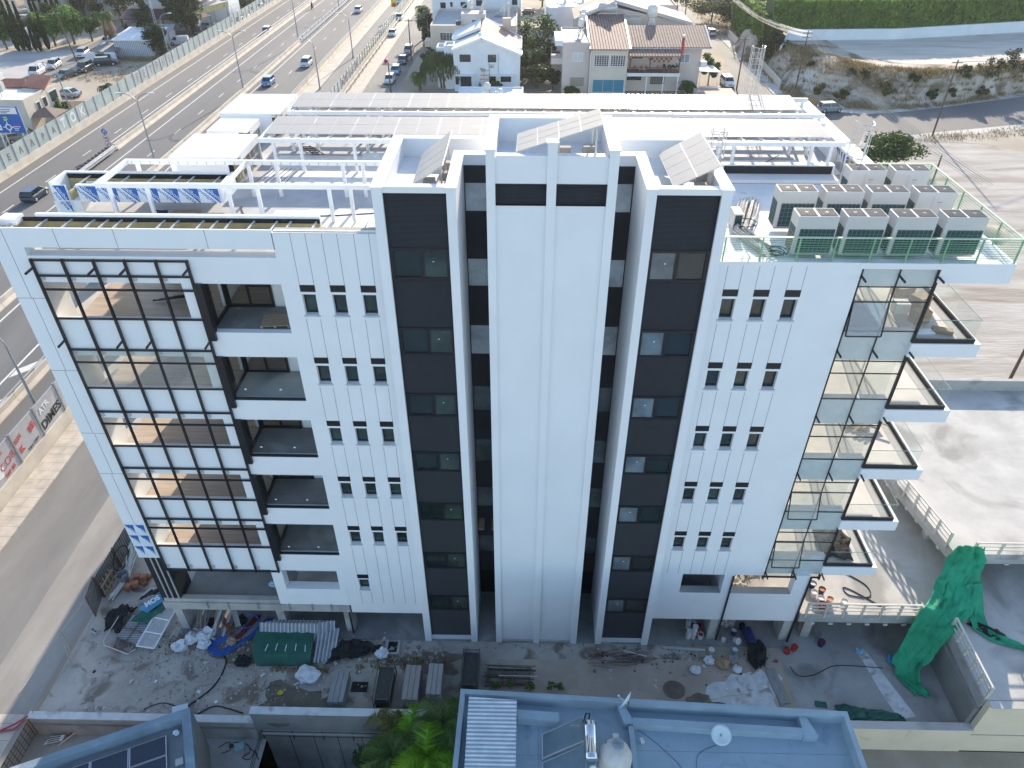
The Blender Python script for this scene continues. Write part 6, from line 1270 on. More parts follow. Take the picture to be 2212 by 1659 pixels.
t = thing('small_hut', 'small grey hut with lean-to roof in the house yard', 'hut', (-84,155,0)); MB().box(-86.5,153.5,0,-82,157,2.2).build('wall', GREYW, t); MB().slab([(-87,153,2.2),(-81.6,153,2.2),(-81.6,157.2,3.2),(-87,157.2,3.2)],.12).build('roof', ROOFG, t); MB().box(-85.6,153.45,.1,-83,153.5,1.7).build('opening', BLACKM, t)
t = thing('white_shed', 'plain white metal shed beside the shaggy palm', 'shed', (-84,144,0)); MB().box(-87.9,139.5,0,-80.0,148.5,3.4).build('wall', ribbed('white_sheet_wall',(.50,.54,.60),.6,.8,'X',.25,dist=.05), t); MB().slab([(-88.2,139.2,3.45),(-79.7,139.2,3.45),(-79.7,148.8,4.2),(-88.2,148.8,4.2)],.15).build('roof', ROOFW, t)
t = thing('ruined_wall', 'low whitewashed broken wall with sagging tin roof beside the lot road', 'wall', (-90,136,0)); MB().box(-93,136,0,-90.2,136.3,1.5).box(-90.2,136,0,-88.6,136.3,1.1).box(-88.6,136,0,-86.4,136.3,1.7).build('wall', HOUSEW, t); MB().slab([(-92.2,136.6,1.9),(-87.0,136.4,1.7),(-86.6,142,2.2),(-91.6,142.5,2.4)],.1).build('tin_roof', TING, t); MB().box(-90.6,135.95,.9,-87.5,136.0,1.4).build('torn_sheet', BLACKN, t)
t = thing('cream_apartments', 'cream flat-roofed apartment block behind the bright trees', 'apartment block', (-118,180,0)); block(t,-124,171.5,-114.8,184,0,9.6,CREAMW,.4); MB().box(-121.6,174,9.6,-117,182,13.5).build('stair_tower', CREAMW, t); block(t,-114.2,179,-105.5,194,0,9.8,CREAMW,.4); fwin(t,-122.6,-120.8,5.5,7.0,171.5,BROWN,DARKG); fwin(t,-111.9,-110.3,6.8,8.2,179,BROWN,DARKG); fwin(t,-111,-109.5,2.4,3.8,179,BROWN,DARKG)
MB().box(-127,170,0,-124.05,175,1.6).box(-126.8,170.2,2.9,-124.05,175,3.1).build('porch', BROWN, t)
for k, x in enumerate((-111.5,-109.0)): solar_heater(x,184,9.9,'solar water heater on the cream apartment roof, %s one' % ('left','right')[k])
t = thing('white_villa', 'white terraced villas at the top left edge', 'house', (-125,205,0)); block(t,-136,196,-120,210,0,5.5,HOUSEW,.5); block(t,-120,200,-110,214,0,6,HOUSEW,.5); block(t,-152,190,-138,204,0,4.5,BEIGEW,.5)
MB().box(-134,183,0,-120,183.4,1.6).build('garden_wall', CREAMW, t)
t = thing('garden_wall', 'cream garden wall around the far left yard', 'wall', (-134,172,0)); MB().box(-143,180.5,0,-126,180.9,2.2).box(-126.4,172,0,-126,180.5,1.6).build('wall', CREAMW, t)
t = thing('tunnel_shed', 'long pale vaulted shed at the top of the picture', 'shed', (-85,205,0)); m = MB(); N_ = 9; A_ = [(-92+6*(1-math.cos(PI*i/N_))*1., 194, .5+3.6*math.sin(PI*i/N_)) for i in range(N_+1)]; m.hull(A_, [(x+3,222,z) for x,_,z in A_]); m.build('vault', ROOFW, t)
t = thing('yard_office', 'white cabin with flat roof behind the dark conifer', 'cabin', (-76.5,178,0)); block(t,-80.4,174.5,-74.9,182.5,0,4.2,WHITE2,0,ROOFG)
t = thing('long_signboard', 'long yellow signboard on posts above the scrap yard', 'sign', (-77,168,0)); MB().hull([(-80.2,160,4.0),(-74.8,174.5,4.0),(-74.7,174.4,4.0),(-80.1,159.9,4.0)],[(-80.2,160,5.2),(-74.8,174.5,5.2),(-74.7,174.4,5.2),(-80.1,159.9,5.2)]).build('board', mat('pale_yellow_board',(.55,.45,.20),.6,.2,1.5), t)
for f in (.05,.35,.65,.95): x, y = -80.1+5.4*f, 160+14.5*f; MB().box(x-.25,y,0,x-.13,y+.12,4.1).build('post', GREYST, t)
m = MB(); m.slab([(-80.5,161,2.9),(-77.5,169,2.9),(-79.2,170,3.3),(-82,162,3.3)],.1); m.build('rusty_canopy', RUST, t)
t = thing('tin_fence', 'grey tin fence at the top end of the scrap yard', 'fence', (-78,194,0)); MB().box(-82,193.6,0,-73.2,193.7,2.4).build('sheet', TING, t)
for k in range(4): MB().box(-82+k*2.9,193.7,0,-81.9+k*2.9,193.8,2.5).build('post', GREYST, t)
t = thing('corner_house', 'cream corner house with red tiled roofs and roof tanks behind the blue sign', 'house', (-85,94,0)); block(t,-96,88.8,-77.6,97.2,0,5.0,CREAMW,.35,ROOFW)
MB().slab([(-99,97.4,5.2),(-86.5,97.4,5.2),(-88,101,6.3),(-99,101,6.3)],.2).slab([(-86.2,96.2,5.3),(-81.6,96.2,5.3),(-82.4,98.6,6.0),(-86.2,98.6,6.0)],.2).slab([(-81.4,95.4,5.6),(-77.4,94.6,5.4),(-77.9,98.6,6.5),(-81.8,99.4,6.5)],.2).build('roof', mat('red_brown_roof',(.22,.09,.07),.8,.15,3), t)
block(t,-81.3,95.2,-77.58,98.6,0,5.3,CREAMW,0,TILEP); f = MB()
for (y0,y1,z0,z1,nm) in ((91.6,92.6,2.8,4.2,0),(93.4,94.6,2.9,4.4,0),(95.6,97.9,3.0,4.7,0)):
    o = MB().box(-77.59,y0,z0,-77.53,y1,z1).build('window', WHITE2, t); MB().box(-77.52,y0+.1,z0+.1,-77.50,y1-.1,z1-.1).build('pane', DARKG2, o)
fwin(t,-84,-81.4,2.9,4.3,88.8,WHITE2,DARKG2); fwin(t,-91,-88,.4,2.4,88.8,WHITE2,DARKG2); ac_box(t,-86.5,88.8,.8)
for k, (x,y) in enumerate(((-86.6,93.5),(-84.6,95.0))): c = thing('water_tank', '%s tank on the corner house roof' % ('white drum shaped water','white box shaped water')[k], 'water tank', (x,y,5.0)); (MB().lathe([(.3,-1.0),(.75,-.9),(.75,.9),(.3,1.0)],(x,y,7.1),14,0,(1,.2,0)) if k == 0 else MB().cbox((x,y,7.2),(1.8,1.2,.9))).build('tank', BUCKW, c); MB().box(x-.5,y-.4,5.0,x+.5,y+.4,6.4).build('stand', GREYW, c)
t = thing('garden_gazebo', 'small brown tiled gazebo roof by the noise barrier', 'gazebo', (-76.4,91.5,0)); m = MB(); c_ = [(-78.6,89.2,2.5),(-74.0,89.6,2.5),(-74.0,93.8,2.5),(-78.6,93.4,2.5)]
for i in range(4): m.add([c_[i], c_[(i+1)%4], (-76.3,91.5,3.6)], [(0,1,2)])
m.add(c_, [(0,1,2,3)]); m.build('roof', mat('brown_tiles',(.20,.15,.12),.85,.15,4), t)
for p in c_: MB().box(p[0]*.999-.1,p[1]-.1,0,p[0]*.999+.1,p[1]+.1,2.5).build('post', BROWN, t)
t = thing('barrel_planter', 'patchy hedge wall of the corner garden', 'wall', (-78,103,0)); MB().box(-83,102.6,0,-73.5,102.8,1.4).build('wall', PINKW, t); t.name = 'garden_wall'; t['label'] = 'pinkish low wall at the back of the corner house garden'
# ================================================================ parking structure on the right
t = thing('parking_deck', 'concrete split-level parking deck with cream steel railings right of the office building', 'parking structure', (26,8,0))
LE = [(24.35,2.9),(23.2,9.0),(21.4,18.6),(70,18.6),(70,2.9)]
MB().prism(LE, 4.55, 5.0).build('upper_deck', CONCL, t); m = MB().hull([(24.35,2.9,4.2),(24.65,2.9,4.2),(21.7,18.6,4.2),(21.4,18.6,4.2)],[(24.35,2.9,4.55),(24.65,2.9,4.55),(21.7,18.6,4.55),(21.4,18.6,4.55)]).box(24.65,2.9,4.2,70,3.2,4.55); m.build('edge_beam', CONC, t)
MB().box(21.4,18.3,5.0,70,18.6,5.9).build('parapet', CONC, t)
MB().prism([(15.45,.45),(23.4,.45),(23.3,-4.55),(70,-4.55),(70,18.5),(15.45,18.5)], 2.1, 2.68).build('middle_deck', CONCL, t)
m = MB().box(15.45,.38,1.97,23.4,.45,2.69); m.hull([(23.2,-4.5,1.9),(23.3,-4.5,1.9),(23.45,.45,1.9),(23.35,.45,1.9)],[(23.2,-4.5,2.69),(23.3,-4.5,2.69),(23.45,.45,2.69),(23.35,.45,2.69)]); m.build('edge_beam', CONC, t)
for x, y, z, h in ((24.7,6.0,2.68,4.55),(22.3,14,2.68,4.55),(23.75,.6,0,2.1),(16.1,.75,0,2.1),(30,5,2.68,4.55),(36,5,2.68,4.55),(23.9,10,0,2.1),(30,10,2.68,4.55)): MB().box(x,y,z,x+.5,y+.5,h).build('column', CONCL, t)
RAILC = mat('cream_steel_paint', (.58,.56,.49), .5, .08, 3)
def deck_rail(a, b, z, n, h=.9):
    a, b = Vector((*a,z)), Vector((*b,z)); d = (b-a).normalized(); o = MB(); ang = math.atan2(d.y, d.x); L = (b-a).length
    for i in range(n+1): p = a.lerp(b, i/n); o.cbox((p.x,p.y,z+h/2-.15),(.09,.16,h+.3),ang)
    o = o.build('railing', RAILC, t); m = MB(); c = (a+b)/2
    for k, f in enumerate((1.,.66,.33)): m.cbox((c.x,c.y,z+h*f),(L,.1 if k == 0 else .05,.07),ang)
    m.build('rail_bar', RAILC, o)
    for i in range(n): p = a.lerp(b, (i+.5)/n); MB().cbox((p.x,p.y-.09,z-.78),(.24,.06,.12),ang).build('bracket', RAILC, o)
deck_rail((15.75,.42),(21.9,.42),2.68,6); deck_rail((23.3,-4.45),(23.4,-.4),2.68,5,.95); deck_rail((25.3,2.95),(62,2.95),5.0,25); deck_rail((24.2,3.6),(21.6,17.9),5.0,14)
MB().box(23.3,-4.9,LOW,70,-4.57,2.67).build('retaining_wall', YELL, t); MB().box(14.0,-4.95,LOW,23.3,-4.55,.42).build('retaining_wall', YELL, t); MB().box(14.0,-4.96,.42,23.3,-4.54,.47).build('wall_cap', CONCL, t); MB().box(23.35,-5.0,2.67,70,-4.6,2.72).build('wall_cap', CONCL, t)
MB().box(23.0,-4.54,0,23.28,.4,1.9).build('ramp_wall', CONCD, t); rect('neighbour_ground', 13.5, -40, 120, -4.96, LOW+.01, mat('tan_concrete', (.33,.27,.20), .9, c2=(.42,.36,.28), scale=.4, bump=.2))
sheet('wash_streak', [(19.1,.1),(19.6,0),(20.3,-2.2),(20.9,-4.0),(19.9,-4.2),(19.5,-2.4)], .013, SPILL)
# sheets of mesh and plastic
def drape(rows, nu, nv, amp, seed, sc=1.3):
    """cloth through rows of (left, right) edge points, wrinkled by noise"""
    q = Vector((seed*7.3, seed*3.1, 0)); k = len(rows)-1; vs = []; g = MB()
    for i in range(nv+1):
        f = i/nv*k; a = min(int(f), k-1); u = f-a; u = u*u*(3-2*u)*.5+u*.5
        l = Vector(rows[a][0]).lerp(Vector(rows[a+1][0]), u); r = Vector(rows[a][1]).lerp(Vector(rows[a+1][1]), u)
        for j in range(nu+1):
            p = l.lerp(r, j/nu); n = noise.fractal(p*sc+q, 1., 2., 4); n2 = noise.fractal(Vector((j/nu*3.2, i/nv*1.2, 0))*sc*1.6+q*2, 1., 2., 3)
            vs.append(p+Vector((n*.5, n2*.9, abs(n+n2)*.7))*amp)
    g.add(vs, [(i*(nu+1)+j, i*(nu+1)+j+1, (i+1)*(nu+1)+j+1, (i+1)*(nu+1)+j) for i in range(nv) for j in range(nu)]); return g
def sheetthing(name, label, cat, g, m, thick=.012, smooth=True):
    o = g.build(name, m, smooth=smooth); md = o.modifiers.new('thickness','SOLIDIFY'); md.thickness = thick; return tag(o, label, cat)
sheetthing('green_sheet', 'large torn green mesh sheet hanging from the upper deck corner to the ground', 'mesh sheet', drape([((24.0,2.78,5.75),(25.7,2.8,5.6)),((23.7,2.6,4.9),(25.9,2.65,4.8)),((22.9,1.4,4.0),(25.6,1.9,3.9)),((22.0,.2,3.5),(24.7,.3,3.4)),((21.4,-.2,2.4),(23.5,-.7,3.0)),((21.1,-.7,1.3),(22.7,-1.2,1.6)),((20.7,-1.0,.4),(21.8,-1.6,.45)),((20.7,-1.6,.06),(21.8,-2.1,.1)),((21.2,-2.7,.05),(22.3,-2.9,.1))], 30, 80, .36, 1, 1.15), GREENNET)
sheetthing('green_sheet', 'second lobe of green mesh trailing onto the middle deck to a point', 'mesh sheet', drape([((24.6,1.6,4.0),(25.7,1.8,3.9)),((24.6,.5,2.9),(25.6,.5,2.8)),((24.5,-.4,2.75),(25.5,-.3,2.75)),((25.2,-1.2,2.74),(26.1,-.9,2.74)),((26.9,-1.75,2.72),(27.1,-1.6,2.72))], 12, 30, .14, 2), GREENNET)
sheetthing('green_sheet', 'crumpled green mesh heap against the lower yard wall', 'mesh sheet', drape([((16.9,-4.3,.05),(16.7,-3.5,.06)),((17.5,-4.35,.3),(17.3,-3.4,.1)),((18.4,-4.4,.3),(18.2,-3.8,.2)),((19.3,-4.4,.3),(19.2,-3.7,.1)),((20.2,-4.4,.1),(20.0,-4.0,.05))], 14, 34, .28, 3), GREEND)
sheetthing('green_sheet', 'small flat green mesh piece near the roof corner', 'mesh sheet', drape([((15.7,-3.6,.05),(15.75,-3.25,.05)),((16.3,-3.65,.05),(16.35,-3.3,.05))], 5, 8, .05, 4), GREEND)
sheetthing('black_plastic', 'crumpled black plastic lying beside the green lobe on the middle deck', 'plastic sheet', drape([((24.3,-.1,2.72),(24.9,.1,2.75)),((24.7,-.5,2.75),(25.4,-.3,2.8)),((25.1,-.9,2.74),(25.9,-.6,2.74)),((25.7,-1.1,2.72),(26.2,-.8,2.72))], 10, 16, .2, 5), BLACKN)
sheetthing('black_plastic', 'black plastic heap draped over the step under the right wing', 'plastic sheet', drape([((12.8,.15,.35),(13.7,.2,.2)),((12.8,-.3,.3),(13.9,-.3,.3)),((12.7,-.9,.1),(13.8,-.8,.1)),((12.9,-1.4,.05),(13.5,-1.3,.05))], 14, 18, .3, 6), BLACKN)
sheetthing('black_plastic', 'crumpled black and silver plastic on the lowest right balcony', 'plastic sheet', drape([((15.9,1.2,6.72),(17.3,.9,6.75)),((15.9,2.4,6.75),(17.6,2.2,6.8)),((16,3.4,6.72),(17.4,3.4,6.72))], 14, 16, .35, 7), BLACKN)
# buckets and drums
def bucket(x, y, z, label, body, inner=None, r=.17, h=.38, tilt=None, name='bucket', group='paint buckets'):
    t = thing(name, label, 'bucket', (x,y,z), 0, group); ax = tilt or (0,0,1); a = Vector(ax).normalized()
    MB().lathe([(r*.82,0),(r*.9,h*.5),(r,h),(r*1.06,h),(r*1.06,h*.93),(r*1.02,h*.93),(r*.93,h*1.0),(r*.90,h*.85)],(x,y,z),14,0,tuple(a)).build('body', body, t); MB().lathe([(r*.3,h*.86),(r*.92,h*.88)],(x,y,z),14,0,tuple(a)).build('contents', inner or BUCKW, t); return t
PR = mat('red_bucket_inside', (.22,.02,.03), .5, .1, 4)
q = random.Random(12)
for i, (x,y,n,b,l) in enumerate(((9.55,.50,2,BUCKW,'left near pile'),(9.85,.52,3,BUCKW,'right near pile'),(9.65,1.2,2,BUCKW,'far left pile'),(10.05,1.35,1,BLUEP,'far blue bucket'))):
    for k in range(n): bucket(x+q.uniform(-.02,.02), y+q.uniform(-.02,.02), .06+.36*k, 'paint bucket under the right wing left bay, %s, %s from the floor' % (l, ORD[k]), b, None, .16, .37)
bucket(10.25,.5,.06,'white bucket with red content beside the column under the right wing',BUCKW,RED); bucket(10.25,1.1,.06,'open red bucket behind the near piles under the right wing',RED,PR)
for i, (x,y,b,l) in enumerate(((11.7,1.5,BUCKW,'white bucket farthest left in the right bay'),(11.95,1.35,BUCKW,'open white bucket, second in the right bay row'),(12.25,1.4,BUCKW,'open white bucket, third in the right bay row'),(12.8,1.2,DBLUE,'dark bucket standing apart in the right bay'),(12.25,.82,DBLUE,'dark blue bucket in front of the row in the right bay'),(12.0,1.75,RED,'red bucket at the back of the right bay'),(12.5,1.8,BUCKW,'white bucket at the back of the right bay'))): bucket(x,y,.06,l,b,DARKG if i in (3,) else None,.17,.38)
bucket(12.25,.42,.06,'white plastic can lying in the right bay',BUCKW,None,.2,.34,(.3,-.5,.4)); bucket(11.55,.3,.06,'small white bucket at the edge of the right bay',BUCKW,None,.12,.26)
bucket(12.05,-.4,.02,'light blue bucket on the rubbish in front of the right bay',mat('light_blue_plastic',(.10,.30,.42),.5,.1,4),None,.17,.34); bucket(10.75,-.35,.02,'white tub in front of the middle column',BUCKW,None,.17,.2)
bucket(15.15,-.1,.02,'red bucket lying at the foot of the corner column',RED,RED,.18,.36,(-.3,-.6,.35)); bucket(15.5,-.15,.02,'red bucket standing at the foot of the corner column',RED,RED,.18,.38); bucket(17.15,.2,.02,'blue bucket with red inside on the dark floor',DBLUE,PR,.2,.38); bucket(17.1,.75,.02,'grey upturned bucket on the dark floor',GREYST,GREYST,.18,.36)
for x,y,b,i_,l in ((16.6,2.2,DBLUE,BUCKW,'blue and white bucket at the back on the middle deck'),(16.35,2.45,RED,RED,'red tub behind the blue bucket on the middle deck'),(17.0,1.8,DBLUE,ORANG,'blue bucket with orange content on the middle deck'),(16.5,1.6,BUCKW,BUCKW,'low white tub on the middle deck'),(16.75,1.2,BUCKW,BUCKW,'tall white bucket behind the middle railing'),(17.25,1.15,BUCKW,ORANG,'white bucket with pink rim behind the middle railing'),(16.7,.8,RED,RED,'red tub right behind the railing bars'),(18.0,1.0,BUCKW,BUCKW,'white and blue tub behind the railing'),(16.9,.75,RED,BUCKW,'second red tub behind the railing bars')): bucket(x,y,2.69,l,b,i_,.19,.4)
t = thing('oil_drum', 'dark blue steel drum lying in the right bay under the wing', 'drum', (13.05,.55,.06)); MB().lathe([(.27,-.45),(.29,-.44),(.29,-.16),(.305,-.15),(.29,-.13),(.29,.13),(.305,.15),(.29,.16),(.29,.44),(.27,.45)],(13.05,.5,.36),18,0,(.15,-1,-.1)).build('body', DBLUE, t); MB().lathe([(.02,.451),(.25,.452)],(13.05,.5,.36),18,0,(.15,-1,-.1)).build('lid', mat('worn_blue_lid',(.05,.07,.16),.6,.3,8), t)
# hoses and cables
def hose(label, pts, r, m, name='hose', cat='hose', n=40):
    P_ = [Vector(p) for p in pts]; out = []
    for i in range(len(P_)-1):
        p0, p1, p2, p3 = P_[max(i-1,0)], P_[i], P_[i+1], P_[min(i+2,len(P_)-1)]
        for k in range(8):
            u = k/8; out.append(.5*((2*p1)+(p2-p0)*u+(2*p0-5*p1+4*p2-p3)*u*u+(3*p1-p0-3*p2+p3)*u**3))
    out.append(P_[-1]); return tag(MB().tube(out, r, 5).build(name, m), label, cat)
hose('thin dark hose crossing the lower parking floor', [(15.0,-1.2,.03),(15.3,-1.75,.03),(16.2,-1.7,.03),(17.4,-1.15,.03),(18.6,-1.1,.03),(20.2,-1.2,.03)], .022, BLACKN)
hose('dark hose looping on the sunny middle deck', [(17.9,3.6,2.71),(18.8,3.3,2.71),(19.8,2.4,2.71),(19.7,1.6,2.71),(18.6,1.7,2.71),(18.4,2.2,2.71),(18.9,2.0,2.71),(20.3,.8,2.71)], .03, BLACKN)
hose('black hose running from the pile to the near wall', [(-17.3,-1.1,.03),(-16.9,-1.6,.04),(-16.9,-2.5,.04),(-17.2,-3.3,.04),(-17.9,-4.1,.04),(-18.3,-4.6,.1)], .045, RUBBER)
hose('orange cord on the dirt near the round wet patch', [(-14.6,-2.2,.02),(-14.9,-2.8,.02),(-14.6,-3.3,.02),(-14.8,-3.9,.02),(-14.4,-4.5,.02)], .015, ORANG); hose('thin dark cord beside the orange cord', [(-14.3,-2.6,.02),(-14.4,-3.3,.02),(-13.9,-3.0,.02),(-13.3,-3.05,.02)], .012, BLACKN)
hose('black pipe lying along the near wall', [(-20.4,-4.5,.05),(-19.4,-4.2,.2),(-18.4,-4.4,.05)], .03, RUBBER); hose('thick black cable bundle at the wall behind the blue parapet', [(-17.4,-4.7,.05),(-16.6,-4.3,.15),(-15.8,-4.4,.1),(-15.0,-4.6,.05)], .04, RUBBER)
hose('yellow cord on the brown ground towards the rubbish', [(8.9,-3.9,.02),(10.5,-3.2,.02),(12.2,-2.9,.02)], .012, YELP)
m = MB()
for k in range(11): r = .28+.045*k; m.tube([(-17.45+r*math.cos(a*.3)*1.05+.03*math.sin(a), -.62+r*math.sin(a*.3)*.9, .05+.02*(k%4)) for a in range(22)], .026, 5)
tag(m.build('hose_coil', BLUEP), 'coil of bright blue pipe on the site ground', 'pipe coil')
m = MB(); m2 = MB()
for k in range(6): m.tube([(-17.0+.05*k,-1.0+.03*k,.06+.03*(k%2)),(-16.3+.06*k,-.2,.08+.03*(k%3)),(-15.4+.07*k,1.3,.08)],.03,5); m2.tube([(-17.0-.05*k,-.55+.04*k,.1+.03*(k%2)),(-16.4-.06*k,.2,.1),(-15.8-.07*k,1.5,.1)],.03,5)
tag(m.build('pipe_bundle', BLUEP), 'straight bundle of blue pipes leading under the slab', 'pipe bundle'); tag(m2.build('pipe_bundle', mat('maroon_pipe',(.16,.03,.04),.5,.15,3)), 'straight bundle of maroon pipes beside the blue ones', 'pipe bundle')
m = MB()
for k in range(3): m.tube([(-16.4+.5*math.cos(a*.3)*(1+.1*k), 1.0+.45*math.sin(a*.3), .1+.05*k) for a in range(19)], .025, 5)
tag(m.build('hose_coil', BLUEP), 'loose blue pipe loops under the slab edge', 'pipe coil')
# fence and gate at the left of the site
t = thing('sheet_fence', 'grey corrugated metal site fence with rusty posts', 'fence', (-25.9,4,0)); MB().hull([(-26.0,2.6,.05),(-25.96,2.6,.05),(-25.86,9.5,.05),(-25.9,9.5,.05)],[(-26.0,2.6,1.75),(-25.96,2.6,1.75),(-25.86,9.5,1.75),(-25.9,9.5,1.75)]).build('sheet', ribbed('grey_fence_sheet',(.30,.29,.27),.6,1.5,'Y',.9,dist=.1), t)
for y in (2.6,4.9,7.2,9.4): MB().box(-25.95,y,0,-25.83,y+.1,1.85).build('post', RUST, t)
t = thing('site_gate', 'open corrugated gate leaf with rusty frame at the end of the metal fence', 'gate', (-25.8,2.4,0)); a, b = Vector((-26.0,2.65,0)), Vector((-25.7,1.2,0))
m = MB(); m.tube([a+Vector((0,0,.1)),a+Vector((0,0,1.9))],.05,5).tube([b+Vector((0,0,.1)),b+Vector((0,0,1.9))],.05,5).tube([a+Vector((0,0,1.85)),b+Vector((0,0,1.85))],.04,5).tube([a+Vector((0,0,.15)),b+Vector((0,0,.15))],.04,5).tube([a+Vector((0,0,1.0)),b+Vector((0,0,1.0))],.03,5); m.build('gate_frame', RUST, t); MB().hull([a+Vector((.02,0,.15)),b+Vector((.02,0,.15)),b+Vector((.05,0,.15)),a+Vector((.05,0,.15))],[a+Vector((.02,0,1.83)),b+Vector((.02,0,1.83)),b+Vector((.05,0,1.83)),a+Vector((.05,0,1.83))]).build('sheet', ribbed('gate_sheet',(.34,.33,.31),.6,2.2,'Y',.9,dist=.1), t)
t = thing('wire_fence', 'thin pipe and wire fence line from the gate towards the near wall', 'fence', (-26,-2,0)); m = MB(); m.tube([(-25.9,1.1,1.55),(-26.2,-.9,1.5),(-26.45,-3.7,1.5),(-26.5,-4.5,1.5),(-26.2,-4.8,.05)],.028,5); m.tube([(-25.7,1.1,.1),(-25.75,-1.5,.05),(-26.2,-4.7,.05)],.012,4); m.tube([(-26.2,-.9,1.5),(-25.3,-1.9,0)],.03,5).tube([(-26.2,-.9,1.5),(-25.6,-2.0,0)],.03,5); m.tube([(-26.2,-.9,1.5),(-26.2,-.9,0)],.03,5); m.build('pipe_frame', mat('yellowed_pipe',(.42,.38,.28),.6,.1,3), t)
# piles
t = thing('white_grating', 'white louvred panel leaning on scrap at the site corner', 'panel', (-21.5,0,.2)); P4 = [Vector(p) for p in ((-22.3,-.85,.28),(-21.2,-1.0,.28),(-20.7,1.5,.75),(-21.75,1.75,.75))]; m = MB()
L_ = lambda u, v: P4[0].lerp(P4[1],u).lerp(P4[3].lerp(P4[2],u),v)
for u in (0,1): m.tube([L_(u,0),L_(u,1)],.045,4)
for v in (0,.33,.66,1): m.tube([L_(0,v),L_(1,v)],.045,4)
m.build('frame', WHITE2, t); m = MB()
for k in range(1,18):
    for v0, v1 in ((.015,.31),(.35,.64),(.68,.98)): m.tube([L_(k/18,v0),L_(k/18,v1)],.016,4)
m.build('slat', WHITE2, t)
t = thing('scrap_gate', 'old tin gate with rusty frame lying under the white louvred panel', 'gate', (-22.8,.1,.1)); MB().slab([(-23.7,-.35,.25),(-22.35,-.8,.25),(-21.9,.7,.45),(-23.3,1.1,.45)],.03).build('sheet', ribbed('old_tin',(.40,.42,.44),.6,2.2,'Y',.9,dist=.1), t); m = MB()
for a, b in (((-23.7,-.35,.3),(-22.35,-.8,.3)),((-23.55,.3,.4),(-22.15,-.1,.4)),((-23.0,-.55,.32),(-22.6,.9,.47)),((-23.6,-.9,.1),(-22.5,-1.2,.1)),((-23.6,-.9,.1),(-23.6,-.35,.25)),((-22.5,-1.2,.1),(-22.4,-.8,.25)),((-23.1,-1.05,.1),(-23.0,-.5,.25))): m.tube([a,b],.03,4)
m.build('frame', RUST, t)
m = MB().tube([(-23.9,2.0,.6),(-24.2,-.7,.5),(-24.1,-.9,.35),(-22.6,-1.35,.2),(-22.3,-1.0,.2)],.03,6); tag(m.build('bent_pipe', GALV), 'long bent grey pipe frame around the scrap gate', 'pipe')
o = sheetthing('green_tarp', 'dark green tarp thrown over the scrap gate', 'tarp', drape([((-23.2,.6,.5),(-22.2,.5,.5)),((-22.7,1.2,.7),(-21.6,1.0,.7)),((-22.0,1.9,.8),(-21.2,1.6,.8))], 12, 16, .16, 8), GREEND)
t = thing('banner', 'torn blue banner with large white letters on the scrap pile', 'banner', (-22.2,1.9,.8)); m = drape([((-23.0,1.3,.75),(-22.3,1.0,.8)),((-22.4,2.0,.85),(-21.7,1.7,.88)),((-21.9,2.6,.9),(-21.2,2.2,.92))], 8, 12, .05, 9); m.build('cloth', mat('blue_banner',(.05,.25,.42),.6,.15,2), t, smooth=True)
text('MOS', .42, frame((-22.2,1.65,1.02),(.75,.7,.08),(-.6,.6,.25)), SIGNW, 'lettering', t, bold=.02)
sheetthing('black_net', 'black netting over the upper end of the blue banner', 'net', drape([((-23.2,1.9,.8),(-22.2,2.3,.95)),((-22.8,2.5,.8),(-21.6,2.9,.95))], 10, 10, .2, 10), BLACKN)
sheetthing('black_net', 'black rolled net heap at the site fence corner', 'net', drape([((-24.8,.3,.05),(-23.8,.2,.05)),((-24.9,.8,.5),(-23.7,.7,.5)),((-24.6,1.3,.5),(-23.6,1.3,.45)),((-24.2,1.7,.1),(-23.4,1.7,.1))], 16, 18, .4, 11), BLACKN)
sheetthing('cement_sheet', 'pale flat board lying behind the blue banner', 'board', drape([((-23.6,2.2,.3),(-22.8,1.9,.35)),((-23.2,3.3,.3),(-22.4,3.1,.35))], 3, 3, .0, 12), CONCL, .03, False)
t = thing('concrete_block', 'hollow grey concrete block alone on the ground', 'block', (-25.25,.15,0)); m = MB(); M0 = (-25.25,.15)
for dx, dy, sx, sy in ((0,-.09,.5,.04),(0,.09,.5,.04),(-.23,0,.04,.16),(0,0,.04,.16),(.23,0,.04,.16)): m.cbox((M0[0]+dx*math.cos(.45)+dy*math.sin(.45), M0[1]-dx*math.sin(.45)+dy*math.cos(.45), .12),(sx,sy,.22),-.45)
m.build('block', CONCL, t)
q = random.Random(21)
for i, (x,y,z) in enumerate(((-24.7,3.2,0),(-24.4,3.5,0),(-24.5,3.15,.28),(-24.15,3.35,.28),(-24.1,3.75,0),(-23.8,3.6,0),(-23.85,3.85,.28),(-24.3,3.9,.28),(-23.75,4.1,0),(-24.55,3.75,0))):
    t = thing('brick_pack', 'terracotta hollow brick of the loose heap, %s counted from the fence side' % ORD[i], 'brick', (x,y,z), 0, 'terracotta hollow bricks in a heap'); MB().cbox((x,y,z+.15),(.36,.3,.28),q.uniform(-.6,.6),q.uniform(-.1,.1)).build('brick', BRICKM, t)
t = thing('plastic_bin', 'grey plastic bin without lid beside the bricks', 'bin', (-25.1,3.7,0)); MB().lathe([(.26,0),(.34,.75),(.36,.76),(.34,.7),(.25,.05)],(-25.1,3.8,0),16).build('body', mat('grey_plastic',(.22,.24,.25),.5,.1,3), t)
m = MB()
for k in range(16): m.tube([(-25.4+q.uniform(-.15,.25),2.4+q.uniform(-.2,.3),.1+.03*(k%4)),(-25.1+q.uniform(-.2,.3),4.0,.35),(-25.2+q.uniform(-.3,.5),5.6+q.uniform(-.5,.3),.9+q.uniform(-.1,.1))],.03,4)
tag(m.build('pipe_bundle', BUCKW), 'bundle of white plastic pipes leaning on the metal fence', 'pipe bundle')
